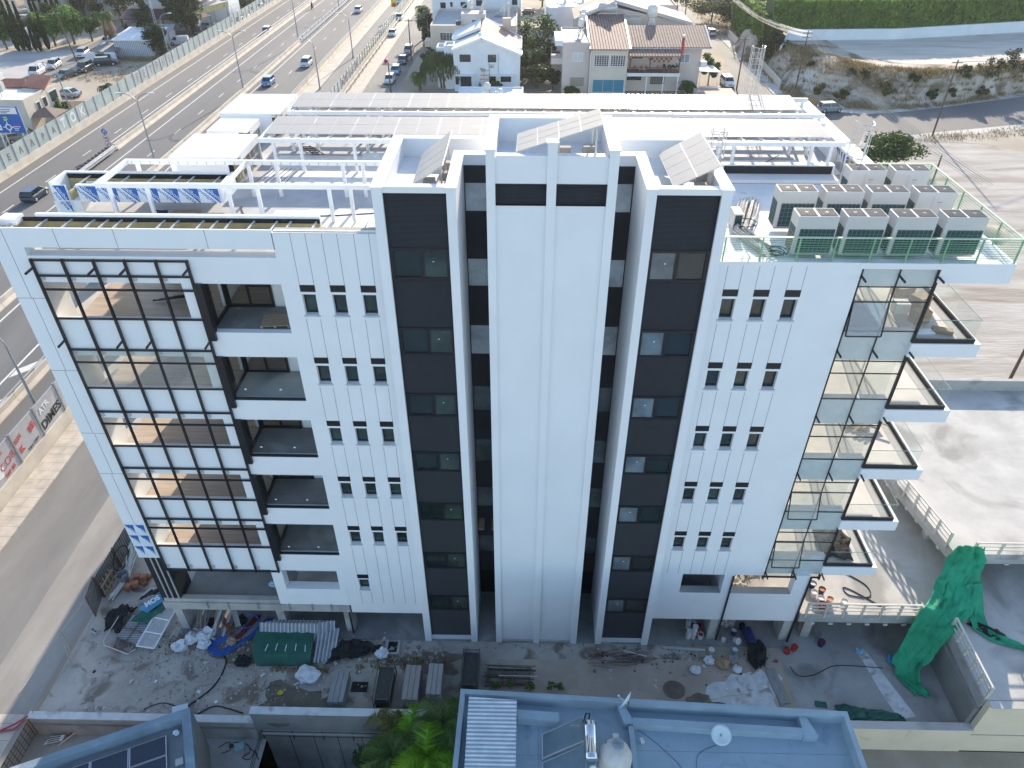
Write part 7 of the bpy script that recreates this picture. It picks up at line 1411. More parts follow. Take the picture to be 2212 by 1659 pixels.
m = MB().tube([(-25.6+.05*math.cos(a*.32), 4.9+.8*math.cos(a*.32), .95+.75*math.sin(a*.32)) for a in range(21)],.035,5); tag(m.build('hose_coil', RUBBER), 'large black hose ring hanging on the metal fence', 'hose')
m = MB()
for k in range(4): m.box(-25.75,2.6+.35*k,.2,-25.68,2.7+.35*k,1.3)
m.box(-25.7,2.5,.4,-25.63,3.9,.5).box(-25.7,2.5,1.0,-25.63,3.9,1.1); tag(m.build('timber_rack', TIMB), 'brown timber rack leaning inside the metal fence', 'timber frame')
# bags
def bag(x, y, z, r, label, seed, m=BAGW, flat=.62, name='sack', cat='bag'):
    g = MB(); vs = []; n1, n2 = 9, 16; qv = Vector((seed*5.1, seed*2.3, 0))
    for i in range(n1+1):
        th = PI*i/n1
        for j in range(n2):
            ph = 2*PI*j/n2; d = Vector((math.sin(th)*math.cos(ph), math.sin(th)*math.sin(ph), math.cos(th))); k = 1+.42*noise.fractal(d*1.6+qv, 1., 2., 4); vs.append((x+d.x*r*k, y+d.y*r*k*.85, max(z+.01, z+(d.z*flat+.42)*r*k)))
    fs = [(i*n2+j, i*n2+(j+1)%n2, (i+1)*n2+(j+1)%n2, (i+1)*n2+j) for i in range(n1) for j in range(n2)]; g.add(vs, fs); return tag(g.build(name, m), label, cat)
for i, (x,y,z,r,l) in enumerate(((-19.85,-.75,0,.45,'white woven sack at the left of the rubbish heap'),(-19.3,-.3,.1,.42,'white woven sack on top of the rubbish heap'),(-18.6,-.05,.1,.5,'large white sack at the right of the rubbish heap'),(-18.5,-.6,0,.38,'white sack between the heap and the blue coil'),(-12.0,-2.45,0,.62,'big white sack alone on the dirt'),(-8.1,-1.0,.1,.38,'white bag hanging at the edge of the pit'),(-25.6,7.5,1.2,.42,'white sack on the metal fence, nearest the building'),(-26.4,6.4,.0,.6,'white sack with dark print outside the metal fence'),(-26.4,8.2,0,.45,'white sack outside the fence, farther one'))): bag(x,y,z,r,l,i+1)
for i, (x,y,r,m,l) in enumerate(((-17.0,-.35,.32,CARD,'crushed brown cardboard box on the blue coil'),(-17.6,.6,.3,CARD,'brown carton under the slab edge'),(-19.0,.25,.25,DBLUE,'dark blue rag on the rubbish heap'),(-18.4,.3,.2,YELP,'yellow plastic piece on the rubbish heap'),(-18.7,.9,.35,BLACKN,'black plastic bag under the slab edge'),(-16.9,1.0,.4,BLACKN,'black net bundle under the slab edge'),(-15.9,-1.6,.45,BLACKN,'black rag beside the green covered stack'),(-13.3,-3.4,.16,YELP,'small yellow rag on the dirt'),(11.2,-1.2,.4,CARD,'orange brown waste heap in front of the right bay'),(10.5,-1.0,.3,BAGW,'torn white bag beside the waste heap'),(11.95,-1.5,.25,BAGW,'white plastic can beside the waste heap'),(11.5,-1.0,.25,ORANG,'orange plastic scrap in the waste heap'),(9.6,-1.6,.3,BAGW,'white plastic scrap left of the waste heap'),(11.8,-.9,.3,SCRAP,'grey scrap on the waste heap'),(20.95,-.75,.38,mat('blue_bag',(.03,.22,.45),.5,.2,4),'blue plastic bag beside the green sheet'),(19.2,-.2,.22,mat('pale_blue_bag',(.20,.42,.55),.5,.3,4),'small torn blue and white bag on the floor'),(14.3,-.9,.12,mat('magenta_rag',(.3,.02,.12),.7,.1,4),'small magenta rag by the powder spill'))): bag(x,y,.0,r,l,i+30,m,.5,'rubbish','rubbish')
# planks, sheets, stacks under and beside the wing
q = random.Random(33)
for i in range(14):
    x = -19.3+q.uniform(0,1.8); m = MB().tube([(x,.0+q.uniform(-.3,.2),.1),(x+q.uniform(-.4,.4),1.5,.5+q.uniform(0,.5))],.05 if i % 3 else .08,4); tag(m.build('timber_offcut', (PLANK,TIMB,GALV,BUCKW)[i%4]), ('grey plank','bare timber offcut','grey metal strip','white plastic strip')[i%4]+' leaning in the scrap under the left slab, %s from the left' % ORD[i], 'offcut', 'offcuts leaning under the slab')
m = MB(); m.cbox((-17.9,1.0,.35),(.25,2.4,.15),.75,.1); tag(m.build('red_beam', mat('red_oxide_beam',(.20,.06,.04),.7,.15,3)), 'red oxide timber beam under the left slab', 'beam'); tag(MB().cbox((-17.2,1.2,.5),(.3,1.6,.12),.5,.2).build('concrete_lintel', CONCL), 'pale concrete lintel leaning beside the red beam', 'lintel')
m = MB().tube([(-19.3,.25,.45),(-17.9,-.35,.3)],.09,8); tag(m.build('grey_pipe', GREYST), 'thick grey pipe lying over the white sacks', 'pipe')
t = thing('sheet_stack', 'stack of corrugated sheets leaning behind the green covered one', 'sheet stack', (-12,-.8,0))
for k in range(3): MB().slab([(-15.3+.35*k,-.4+.15*k,.35-.03*k),(-11.9+.45*k,-.4+.15*k,.35-.03*k),(-11.9+.45*k,.2+.14*k,1.2-.05*k),(-15.3+.35*k,.2+.14*k,1.2-.05*k)],.03).build('sheet', TIN, t)
for k in range(3): MB().slab([(-12.0+.4*k,-1.6+.1*k,.12),(-11.6+.4*k,-1.6+.1*k,.12),(-11.55+.4*k,.1+.1*k,.7-.02*k),(-12.0+.4*k,.1+.1*k,.7-.02*k)],.04).build('sheet', TIN, t)
sheetthing('green_cover', 'dark green shade cloth covering the sheet stack', 'shade cloth', drape([((-15.5,.0,.75),(-12.1,.05,.75)),((-15.5,-.7,.72),(-12.05,-.65,.7)),((-15.3,-1.5,.6),(-12.0,-1.45,.6)),((-15.1,-1.85,.1),(-12.0,-1.8,.1))], 26, 18, .07, 13), GREEND)
for i in range(5): tag(MB().cbox((-14.6+.55*i,-1.1+.05*(i%2),.735),(.04,.4,.02),.08*(i-2),.15).build('pale_strip', WFILM), 'pale strip showing on the green shade cloth, %s from the left' % ORD[i], 'strip', 'pale strips on the shade cloth')
sheetthing('black_net', 'black shade net strewn between the sheet stack and the pit', 'net', drape([((-11.2,-1.7,.1),(-10.6,-.3,.3)),((-10.4,-1.6,.35),(-9.9,-.2,.35)),((-9.7,-1.3,.2),(-9.3,-.3,.35)),((-8.9,-.95,.2),(-8.7,-.55,.3)),((-8.3,-.8,.15),(-8.2,-.55,.2))], 14, 26, .3, 14), BLACKN)
def plankstack(name, label, p0, p1, w, n, layers, m, th=.07, z=0, cat='plank stack'):
    t = thing(name, label, cat, (p0[0],p0[1],z)); a, b = Vector((*p0,0)), Vector((*p1,0)); d = (b-a).normalized(); s = Vector((d.y,-d.x,0)); L = (b-a).length; ang = math.atan2(d.y,d.x); qq = random.Random(len(label)); wd = w/n
    for l in range(layers):
        for k in range(n):
            c = (a+b)/2+s*(wd*(k+.5))+d*qq.uniform(-.05,.05); MB().cbox((c.x,c.y,z+th*(l+.5)),(L,wd-.02,th-.012),ang).build('plank', m, t)
    return t
plankstack('plank_stack', 'stack of grey galvanised scaffold decks nearest the big white sack', (-10.45,-4.3),(-10.45,-2.5), .85, 3, 9, PLANK, .085); plankstack('plank_stack', 'stack of brown grey scaffold planks, left one beside the rack', (-6.5,-4.1),(-6.5,-2.1), .85, 3, 11, mat('brown_grey_plank',(.26,.235,.21),.8,c2=(.34,.32,.30),scale=3,stretch=(8,.6,8)), .085); plankstack('plank_stack', 'stack of brown grey scaffold planks, right one next to the palms', (-5.25,-3.8),(-5.25,-2.0), .8, 3, 11, mat('pale_grey_plank',(.30,.285,.27),.8,c2=(.38,.36,.34),scale=3,stretch=(8,.6,8)), .085)
def rack(label, x0, y0, x1, y1, h):
    t = thing('steel_rack', label, 'rack', (x0,y0,0)); m = MB()
    for x in (x0,x1):
        for y in (y0,y1): m.tube([(x,y,0),(x,y,h)],.03,5)
        m.tube([(x,y0,h-.1),(x,y1,h-.1)],.03,5); m.tube([(x,y0,.3),(x,y1,.3)],.03,5)
    for y in (y0,y1): m.tube([(x0,y,h-.1),(x1,y,h-.1)],.03,5); m.tube([(x0,y,h-.4),(x0+.25,y,h-.1)],.02,4); m.tube([(x1,y,h-.4),(x1-.25,y,h-.1)],.02,4)
    m.build('frame', mat('oily_steel',(.10,.09,.075),.6,.2,4), t)
    for k in range(9): MB().cbox(((x0+x1)/2,(y0+y1)/2,.12+.1*k),(x1-x0-.1-.02*(k%3),y1-y0-.2,.06)).build('stacked_frame', mat('dark_stack',(.045,.05,.045),.8,.3,5) if k == 0 else bpy.data.materials['dark_stack'], t)
rack('dark steel stillage of scaffold frames left of the plank stacks', -8.0,-4.25,-7.1,-2.2,1.2); rack('dark steel stillage of scaffold frames standing at the tower foot', -3.4,-3.3,-2.5,-1.2,1.15)
t = thing('frame_stack', 'flat stack of rusty scaffold frames and tubes in front of the tower', 'scaffold stack', (-.7,-2.2,0)); m = MB(); q = random.Random(41)
for l in range(6):
    for y in (-2.75,-2.3,-1.85): m.tube([(-2.15+q.uniform(-.15,.15),y+q.uniform(-.08,.08),.08+.09*l),(.5+q.uniform(-.15,.25),y+q.uniform(-.08,.08),.08+.09*l)],.028,5)
    for x in (-2,-1.2,-.5,.3): m.tube([(x+q.uniform(-.1,.1),-2.75,.08+.09*l),(x,-1.85,.08+.09*l)],.022,4)
m.build('frames', mat('rusty_tubes',(.13,.10,.08),.7,.3,5), t); MB().tube([(-1.4,-2.5,.66),(.75,-2.5,.66)],.03,6).build('bright_tube', GALV, t)
tag(MB().box(-9.5,-3.25,.01,-8.6,-2.65,.03).build('grid_mat', BLACKN), 'black rubber grid mat lying on the dirt', 'mat')
t = thing('open_pit', 'open concrete manhole pit with block walls near the building', 'pit', (-7.5,-.6,0)); m = MB(); m.box(-8.0,-1.0,.0,-7.85,-.1,.22).box(-7.3,-1.0,.0,-7.15,-.1,.22).box(-7.85,-1.0,.0,-7.3,-.88,.18); m.build('rim', CONC, t); MB().box(-7.85,-.88,.012,-7.3,-.1,.02).build('shaft', BLACKN, t)  # flat dark sheet stands in for the darkness down the shaft
m = MB(); q = random.Random(51)
for k in range(46): a = (3.6+q.uniform(0,2.6),-1.3+q.uniform(-.2,.6),.06+q.uniform(0,.25)); m.tube([a,(a[0]+q.uniform(.6,1.9),a[1]+q.uniform(-.25,.45),a[2]+q.uniform(-.05,.12))],.012,4)
tag(m.build('rod_pile', RUST), 'tangled pile of rusty rebar and sticks by the right stair block', 'rebar pile'); tag(MB().cbox((6.3,-.75,.3),(1.3,.05,.04),-.25).build('timber_stick', BUCKW), 'pale stick lying on the rebar pile', 'stick')
m = MB().cbox((13.75,-2.6,.05),(.1,2.0,.08),.17).cbox((14.0,-2.4,.05),(.5,2.1,.05),.16); tag(m.build('formwork_boards', PLANK), 'grey formwork boards beside the plaster spill', 'boards'); tag(MB().tube([(12.7,-1.75,.06),(13.3,-1.35,.06)],.05,6).build('cardboard_tube', TIMB), 'pale cardboard tube at the plaster spill', 'tube')
tag(MB().cbox((9.2,-.25,.06),(2.4,.16,.1),-.06).build('steel_channel', GALV), 'grey steel channel along the foot of the right wing', 'channel')
q = random.Random(61)
for i in range(26):
    x, y = q.uniform(-22,-7), q.uniform(-4.2,-.9)
    if i >= 16: x, y = q.uniform(4.5,14), q.uniform(-3,-.2)
    tag(MB().cbox((x,y,.04),(q.uniform(.08,.28),q.uniform(.06,.2),.03),q.uniform(0,3),q.uniform(-.3,.3)).build('litter_piece', q.choice((WFILM,BUCKW,CONCL,WHITE2))), 'small pale litter piece lying on the %s site ground, %s of them from the left' % (('left','right')[i >= 16], 'number %d' % (i+1)), 'litter', 'litter pieces on the site ground')
# fix their order so the wording is true
_l = sorted([o for o in bpy.data.objects if o.name.startswith('litter_piece') and o.parent is None], key=lambda o: sum(v.co.x for v in o.data.vertices)/8)
for i, o in enumerate(_l): o['label'] = 'small pale litter piece on the site ground, %s in order from the left' % (ORD[i] if i < 15 else '%d%s' % (i+1, {1:'st',2:'nd',3:'rd'}.get((i+1)%10,'th')))
def rubble(name, n, fx, s0, s1, m, seed):
    q = random.Random(seed); g = MB()
    for i in range(n):
        x, y = fx(q); r = s0+(s1-s0)*q.random()**3; k = 6; a0 = q.uniform(0,6.28)
        ring = [(x+r*q.uniform(.7,1.2)*math.cos(a0+2*PI*j/k), y+r*q.uniform(.7,1.2)*math.sin(a0+2*PI*j/k), .005) for j in range(k)]; top = [(x+(p[0]-x)*.55, y+(p[1]-y)*.55, r*q.uniform(.5,1.1)) for p in ring]; g.hull(ring, top)
    return tag(g.build(name, m), kind='stuff')
rubble('rubble', 2600, lambda q: (q.triangular(-24.5,-6,-17), -1.0+q.gauss(0,1)*1.5 if q.random() < .6 else q.uniform(-4.7,.2)), .015, .10, STONE, 71)
rubble('rubble', 260, lambda q: (q.uniform(-11,-4.5), -.75+q.gauss(0,.35)), .03, .16, STONE, 72); rubble('rubble', 420, lambda q: (q.uniform(3.5,14.2), -.75+q.gauss(0,.5)), .015, .12, SCRAP, 73); rubble('rubble', 160, lambda q: (q.uniform(-24,-17), -4.6+abs(q.gauss(0,.25))), .02, .12, STONE, 74); rubble('rubble', 240, lambda q: (-20.3+q.gauss(0,1.6), .2+q.gauss(0,.8)), .02, .12, SCRAP, 75); rubble('rubble', 130, lambda q: (q.uniform(-2.6,4.1), -.1+q.uniform(-.35,.2)), .015, .08, STONE, 76)
pts = [(random.Random(i).uniform(-9.5,-4.3), -1.5+random.Random(i+99).gauss(0,.25), 0, .12) for i in range(60)]+[(-20+random.Random(i).uniform(-.8,1.2), -.5+random.Random(i+50).gauss(0,.4), 0, .1) for i in range(30)]+[(-13.5+random.Random(i).uniform(-1,2.5),-1.95,0,.1) for i in range(24)]; tufts('dry_grass', pts, STRAWM, .22, 4, 8)
for i, x in enumerate((-1.5,-.75,.35,1.5,1.9)):
    q = random.Random(80+i); t = thing('weed_plant', 'small green weed behind the blue roof parapet, %s from the left' % ORD[i], 'plant', (x,-2.9,0), 0, 'weeds along the parapet'); MB().tube([(x,-2.9,0),(x,-2.9,.5)],.02,4).build('stem', BARK, t); lv = MB(); leaves(lv, q, (x,-2.9,.45), .28,.2,.38, 90, .09, 6); lv.build('leaves', LEAFB, t)
# ================================================================ near walls, yard and neighbouring roofs
t = thing('site_wall', 'long low concrete boundary wall with painted cap along the near edge of the site', 'wall', (-18,-4.9,LOW)); MB().box(-26.35,-5.1,LOW,-14.3,-4.75,-.02).build('wall', CONC, t); MB().box(-26.4,-5.12,-.02,-14.3,-4.72,.06).build('cap', mat('whitewashed_cap',(.58,.60,.60),.8,.1,1.5,spots=((.35,.34,.32),1.2,.58)), t); m = MB()
for x in range(9): m.box(-25.6+1.25*x,-5.108,LOW,-25.59+1.25*x,-5.09,-.5)
m.build('joint', GROOVE, t); MB().box(-26.35,-5.16,-.55,-14.3,-5.1,-.45).build('ledge', CONCD, t)
t = thing('site_wall', 'taller concrete wall with white cap beside the palms', 'wall', (-10,-4.9,LOW)); MB().box(-14.28,-5.1,P0,-2.5,-4.75,.93).build('wall', CONCD, t); MB().box(-14.3,-5.12,.93,-2.5,-4.72,1.0).build('cap', bpy.data.materials['whitewashed_cap'], t); MB().box(-13.9,-5.3,-.75,-2.5,-5.1,-.62).build('ledge', CONC, t); m = MB()
for k in range(5): m.box(-12.6+1.3*k,-5.115,P0,-12.57+1.3*k,-5.09,-.8)
m.build('joint', BLACKN, t)
MB().box(-14.2,-16,P0,-13.9,-4.95,LOW+.05).build('pit_side_wall', CONC, t)
t = thing('yard_railing', 'black steel railing around the sunken yard', 'railing', (-14,-6,LOW)); m = MB()
for z in (-.75,-.95,-1.2): m.tube([(-7.0,-5.25,z+.2),(-13.95,-5.25,z+.2),(-14.05,-10,z-.1)],.022,5)
for k in range(5): m.box(-13.9+1.6*k,-5.28,-1.3,-13.86+1.6*k,-5.22,-.5)
for k in range(4): m.box(-14.05,-6.2-1.2*k,LOW,-14.0,-6.15-1.2*k,-.7)
m.build('rail', BLACKM, t)
t = thing('balcony_railing', 'grey steel railing at the bottom edge before the sunken yard', 'railing', (-13,-7.5,0)); m = MB()
for z in (.1,-.15,-.4): m.tube([(-17.2,-9.2,z),(-15.6,-8.0,z),(-10.6,-8.0,z),(-10.6,-9,z)],.025,5)
for k in range(5): m.box(-15.5+1.2*k,-8.03,-1.2,-15.46+1.2*k,-7.97,.1)
m.build('rail', GREYST, t); MB().box(-17.5,-11,-1.5,-10.5,-8.05,-1.2).build('landing', CONC, t)
t = thing('grid_fence', 'black steel grid fence beside the pavement at the lower left corner', 'fence', (-26.7,-8,0)); m = MB()
for k in range(34): y = -5.1-.3*k; m.box(-26.62,y-.012,LOW,-26.59,y+.012,-.25)
for k in range(6): z = LOW+.1+.27*k; m.box(-26.62,-15,z,-26.59,-5.1,z+.02)
m.build('grid', BLACKM, t)
rect('sidewalk_tiles', -29.6, -40, -26.62, -4.9, .012, PAVE)
t = thing('warning_placard', 'white placard with dark lines of writing lying in the lower yard', 'placard', (-25.1,-5.45,LOW)); MB().slab([(-25.75,-5.75,-1.5),(-24.85,-5.5,-1.5),(-24.8,-5.2,-1.4),(-25.55,-5.35,-1.4)],.03).build('board', SIGNW, t); m = MB()
for k in range(3): m.slab([(-25.6,-5.66+.1*k,-1.48+.03*k),(-25.0,-5.5+.09*k,-1.48+.03*k),(-25.0,-5.45+.09*k,-1.465+.03*k),(-25.6,-5.61+.1*k,-1.465+.03*k)],.005)
m.build('text_line', BLACKP, t); o = thing('broken_board', 'white triangular board with maroon strip leaning on the placard', 'board', (-24.6,-5.4,LOW)); MB().slab([(-25.0,-5.75,-1.6),(-24.5,-5.15,-1.5),(-24.2,-5.15,-1.3)],.03).build('board', SIGNW, o); MB().cbox((-24.55,-5.22,-1.38),(.3,.1,.03),.8).build('strip', MAROON, o)
t = thing('red_pipe_bundle', 'red plastic pipe pieces at the street end of the near wall', 'pipe', (-26.6,-5.5,0)); m = MB().tube([(-27.6,-5.95,.05),(-26.8,-5.5,.12),(-26.2,-5.15,.3)],.05,6).tube([(-27.5,-5.9,.05),(-26.7,-5.75,.08),(-26.3,-5.3,.2)],.05,6); m.build('pipe', mat('dull_red_pipe',(.35,.05,.07),.6,.1,3), t)
for i, (x,y,r,m,l) in enumerate(((-15.2,-5.6,.24,mat('pale_teal_box',(.35,.50,.52),.6,.1,3),'pale teal box in the lower yard'),(-15.7,-5.5,.1,LEAFG,'green scrap left of the teal box'),(-14.8,-5.9,.08,CARD,'brown scrap below the teal box'))): tag(MB().cbox((x,y,LOW+r*.5),(r*2,r*1.7,r),.3).build('yard_box', m), l, 'box')
hose('tangled black cable in the lower yard corner', [(-15.6,-5.3,LOW+.03),(-14.9,-5.4,LOW+.03),(-14.6,-5.8,LOW+.05),(-14.9,-6.1,LOW+.03),(-14.5,-6.2,LOW+.06),(-14.4,-5.8,LOW+.03),(-14.7,-5.6,LOW+.05)], .02, BLACKN)
hose('dark cable loop on the lower yard paving', [(-16.4,-5.6,LOW+.02),(-15.9,-5.3,LOW+.02),(-15.7,-5.7,LOW+.02),(-16.1,-5.9,LOW+.02)], .018, BLACKN)
tag(MB().cbox((-18.35,-4.55,.18),(.8,.5,.03),.3,.25).build('cardboard_sheet', WFILM), 'white printed cardboard leaning at the near wall', 'cardboard')
# near left roof with solar panels
t = thing('blue_roof_building', 'low grey building with pale blue parapet and dark solar panels at the lower left', 'building', (-20,-9,LOW)); ps = [(-16.92,-5.5),(-13.2,-13.5),(-33,-17.2),(-33,-12.35)]
MB().prism(ps, LOW, 1.55).build('wall', mat('taupe_render',(.30,.28,.25),.85,.08,.6,.15,14), t)
def inset(ps, d):
    out = []; n = len(ps)
    for i in range(n):
        a, b, c = (Vector((*ps[(i-1)%n],0)), Vector((*ps[i],0)), Vector((*ps[(i+1)%n],0))); u, v = (b-a).normalized(), (c-b).normalized(); n1, n2 = Vector((u.y,-u.x,0)), Vector((v.y,-v.x,0)); bis = (n1+n2).normalized(); out.append(tuple((b+bis*d/max(.3,bis.dot(n1)))[:2]))
    return out
ip = inset(ps, .42); m = MB()
for i in range(4): m.hull([(*ps[i],1.5),(*ps[(i+1)%4],1.5),(*ip[(i+1)%4],1.5),(*ip[i],1.5)],[(*ps[i],2.2),(*ps[(i+1)%4],2.2),(*ip[(i+1)%4],2.2),(*ip[i],2.2)])
m.build('parapet', mat('dull_blue_parapet', (.19,.26,.32), .7, .12, .8, .15, 10, spots=((.27,.34,.40), .9, .6)), t); MB().prism(ip, 1.55, 1.58).build('roof', mat('grey_membrane',(.20,.22,.23),.7,.1,1.,.1,12), t)
u = Vector((-16.41+6.0,-2.6+.0,0)); ex = Vector((.918,.396,0)); ey = Vector((.396,-.918,0)); O_ = Vector((-17.72,-6.75,1.75))
k = 0; PVT = thing('solar_array', 'dark blue solar panels in rows on the lower left roof', 'solar array', (-18,-8,1.6))
for r in range(4):
    for c in range(3):
        if r+c > 4: continue
        p = O_-ex*(1.72*(c+1)-.02)+ey*(1.06*r); a_ = [p, p+ex*1.68, p+ex*1.68+ey*1.02, p+ey*1.02]; a_ = [v+Vector((0,0,.05-.1*((v-O_).dot(ey))*0)) for v in a_]; ctr = sum(a_, Vector())/4
        s_ = MB().slab(a_[::-1], .04).build('solar_panel', ALU, PVT); MB().poly([ctr+(v-ctr)*.955+Vector((0,0,.006)) for v in a_]).build('cells', ribbed('blue_cells',(.03,.045,.075),.25,2.6,'X',.1,dist=.01) if k == 0 else bpy.data.materials['blue_cells'], s_); k += 1
bag(-17.35,-6.55,1.6,.16,'small translucent bag in the lower left roof corner',77,WFILM); tag(MB().cbox((-16.6,-8.0,1.75),(.35,.3,.12),.4).build('roof_box', GREYW), 'small pale box on the lower left roof', 'box')
# near right blue roof
t = thing('blue_roof_building', 'flat blue grey roof with parapet along the bottom of the picture', 'building', (5,-12,LOW)); ps = [(-2.86,-7.02),(14.05,-7.72),(14.0,-24),(-3.2,-24)]
MB().prism(ps, LOW, 6.3).build('wall', BLUEROOF2, t); ip = inset(ps, .22); m = MB()
for i in range(4): m.hull([(*ps[i],6.25),(*ps[(i+1)%4],6.25),(*ip[(i+1)%4],6.25),(*ip[i],6.25)],[(*ps[i],7.0),(*ps[(i+1)%4],7.0),(*ip[(i+1)%4],7.0),(*ip[i],7.0)])
m.build('parapet', BLUEROOF2, t); MB().prism(ip, 6.3, 6.34).build('roof', BLUEROOF, t)
m = MB(); m.hull([(-.3,-7.85,6.34),(1.5,-7.95,6.34),(1.5,-8.35,6.34),(-.3,-8.25,6.34)],[(-.3,-7.85,6.85),(1.5,-7.95,6.85),(1.5,-8.35,6.85),(-.3,-8.25,6.85)]); m.hull([(4.05,-7.5,6.34),(4.4,-7.5,6.34),(4.75,-8.35,6.34),(4.3,-8.35,6.34)],[(4.05,-7.5,6.85),(4.4,-7.5,6.85),(4.75,-8.35,6.85),(4.3,-8.35,6.85)]); m.hull([(4.7,-8.08,6.34),(12.2,-8.4,6.34),(12.2,-8.7,6.34),(4.7,-8.38,6.34)],[(4.7,-8.08,6.8),(12.2,-8.4,6.8),(12.2,-8.7,6.8),(4.7,-8.38,6.8)]); m.hull([(11.95,-7.7,6.34),(12.2,-7.7,6.34),(12.55,-8.75,6.34),(11.95,-8.75,6.34)],[(11.95,-7.7,6.81),(12.2,-7.7,6.81),(12.55,-8.75,6.81),(11.95,-8.75,6.81)]); m.hull([(4.5,-8.4,6.34),(4.72,-8.4,6.34),(4.72,-14,6.34),(4.5,-14,6.34)],[(4.5,-8.4,6.72),(4.72,-8.4,6.72),(4.72,-14,6.72),(4.5,-14,6.72)]); m.build('roof_upstand', BLUEROOF2, t)
m = MB()
for y in (-9.3,-10.4,-11.5): m.box(4.8,y,6.34,13.8,y+.02,6.344)
for x in (.6,1.9): m.box(x,-14,6.34,x+.02,-8.4,6.343)
m.box(-.3,-9.6,6.34,4.4,-9.58,6.345); m.build('membrane_seam', mat('seam_tar',(.20,.26,.31),.7,.2,3), t)
MB().slab([(-2.42,-12,7.05),(-.34,-12,7.05),(-.34,-7.85,7.62),(-2.42,-7.75,7.62)],.06).build('tin_canopy', ribbed('white_corrugated',(.70,.77,.82),.5,1.9,'Y',.55,dist=.06), t); MB().box(-2.3,-12,6.34,-.45,-8.0,7.0).build('canopy_base', BLUEROOF2, t)
t = thing('solar_water_heater', 'solar water heater with polished horizontal cylinder on the blue roof', 'water heater', (2,-9.5,6.34))
for y0, y1 in ((-9.85,-8.8),(-11.2,-10.0)): o = MB().slab([(.75,y0,6.6),(2.5,y0+.35,7.5),(2.5,y1+.35,7.5),(.75,y1,6.6)],.08).build('collector', ALU, t); MB().slab([(.8,y0+.05,6.64),(2.45,y0+.39,7.52),(2.45,y1+.31,7.52),(.8,y1-.04,6.64)],.02).build('collector_glass', mat('grey_collector_glass',(.14,.20,.24),.2,.1,2,spec=.6) if y0 > -10 else bpy.data.materials['grey_collector_glass'], o)
MB().lathe([(.05,-.82),(.24,-.8),(.27,-.76),(.27,-.6),(.282,-.58),(.27,-.56),(.27,.56),(.282,.58),(.27,.6),(.27,.76),(.24,.8),(.05,.82)],(2.72,-9.65,7.75),20,0,(0.02,1,0)).build('cylinder_tank', CHROME, t, smooth=True); m = MB()
for sx in (2.5,2.95):
    for sy in (-10.2,-9.1): m.box(sx-.02,sy-.02,6.34,sx+.02,sy+.02,7.6)
m.build('stand', GALV, t); MB().tube([(2.7,-8.8,7.7),(2.75,-8.55,7.9),(2.6,-8.5,7.8),(2.5,-8.7,7.5)],.035,6).build('black_pipe', RUBBER, t); MB().lathe([(.02,-.03),(.16,-.03),(.16,.03),(.02,.03)],(2.75,-10.75,7.7),14,0,(0,-1,.5)).build('end_cap', BUCKW, t)
t = thing('water_tank', 'large cream plastic water tank with round lid beside the polished cylinder', 'water tank', (3.75,-10,6.34)); MB().lathe([(.5,0),(.66,.05),(.68,.4),(.66,.45),(.68,.5),(.68,1.15),(.6,1.4),(.42,1.55),(.25,1.6)],(3.72,-10.1,6.34),24).build('body', TANKM, t, smooth=True); MB().lathe([(.02,0),(.26,0),(.26,.07),(.02,.09)],(3.8,-9.85,7.93),18).build('lid', mat('grey_lid',(.33,.38,.41),.5,.1,3), t); MB().box(3.65,-9.55,7.5,3.9,-9.3,7.75).build('spout_box', TANKM, t); m = MB()
for k in range(6): a = k*PI/3; m.cbox((3.8+.12*math.cos(a),-9.85+.12*math.sin(a),8.03),(.2,.025,.02),a)
m.build('lid_rib', GREYST, t); hose('short dark hose between cylinder and water tank', [(3.0,-10.1,7.4),(3.2,-9.95,7.5),(3.35,-9.7,7.85)], .02, RUBBER)
def dish(label, x, y, z, ax, r, arm):
    t = thing('satellite_dish', label, 'satellite dish', (x,y,z-.7), 0, 'satellite dishes'); a = Vector(ax).normalized(); prof = [(r*f, r*.28*f*f) for f in (.02,.25,.5,.75,1.)]+[(r*f, r*.28*f*f-.015) for f in (1.,.75,.5,.25,.02)]
    MB().lathe(prof,(x,y,z),24,0,tuple(a)).build('reflector', PALEBLUE, t, smooth=True); c = Vector((x,y,z)); m = MB().tube([c+Vector((0,0,-.45))*r, c+a*r*1.15+Vector((0,0,-.25*r))],.018,5); m.cyl(c+a*r*1.15+Vector((0,0,-.25*r)), c+a*r*.95+Vector((0,0,-.2*r)),.05,.04,8); m.build('feed_arm', SIGNW if arm else GREYST, t); MB().tube([c-a*.05, c+Vector((0,.12,-.2))-a*.12, c+Vector((0,.1,-.75))-a*.1],.03,6).build('mast', RUST, t); return t
dish('satellite dish seen edge on with a white feed arm, fixed to the roof upstand', 4.45,-7.75,7.5,(-.75,.55,.22),.42,True); dish('round pale satellite dish facing up on the open blue roof', 8.35,-8.9,7.0,(-.25,-.35,1.),.42,False)
tag(MB().cbox((5.05,-8.9,6.42),(.16,.22,.14),.3).build('junction_box', TANKM), 'small beige box lying on the blue roof', 'box'); m = MB().tube([(1.9+.06*k,-9.0,7.75-.0*k) for k in range(8)],.015,4)
for k in range(6): m.tube([(1.9+.08*k,-9.12,7.75),(1.9+.08*k,-8.88,7.75)],.008,3)
tag(m.build('tv_antenna', GREYST), 'small yagi antenna hovering over the collector on its short mast', 'antenna'); bpy.data.objects['tv_antenna']['label'] = 'small comb-shaped antenna at the top of the solar collector'
m = MB().tube([(2.25,-9.0,7.4),(2.25,-9.0,7.76)],.012,4); o = m.build('antenna_mast', GREYST, bpy.data.objects['tv_antenna']) 
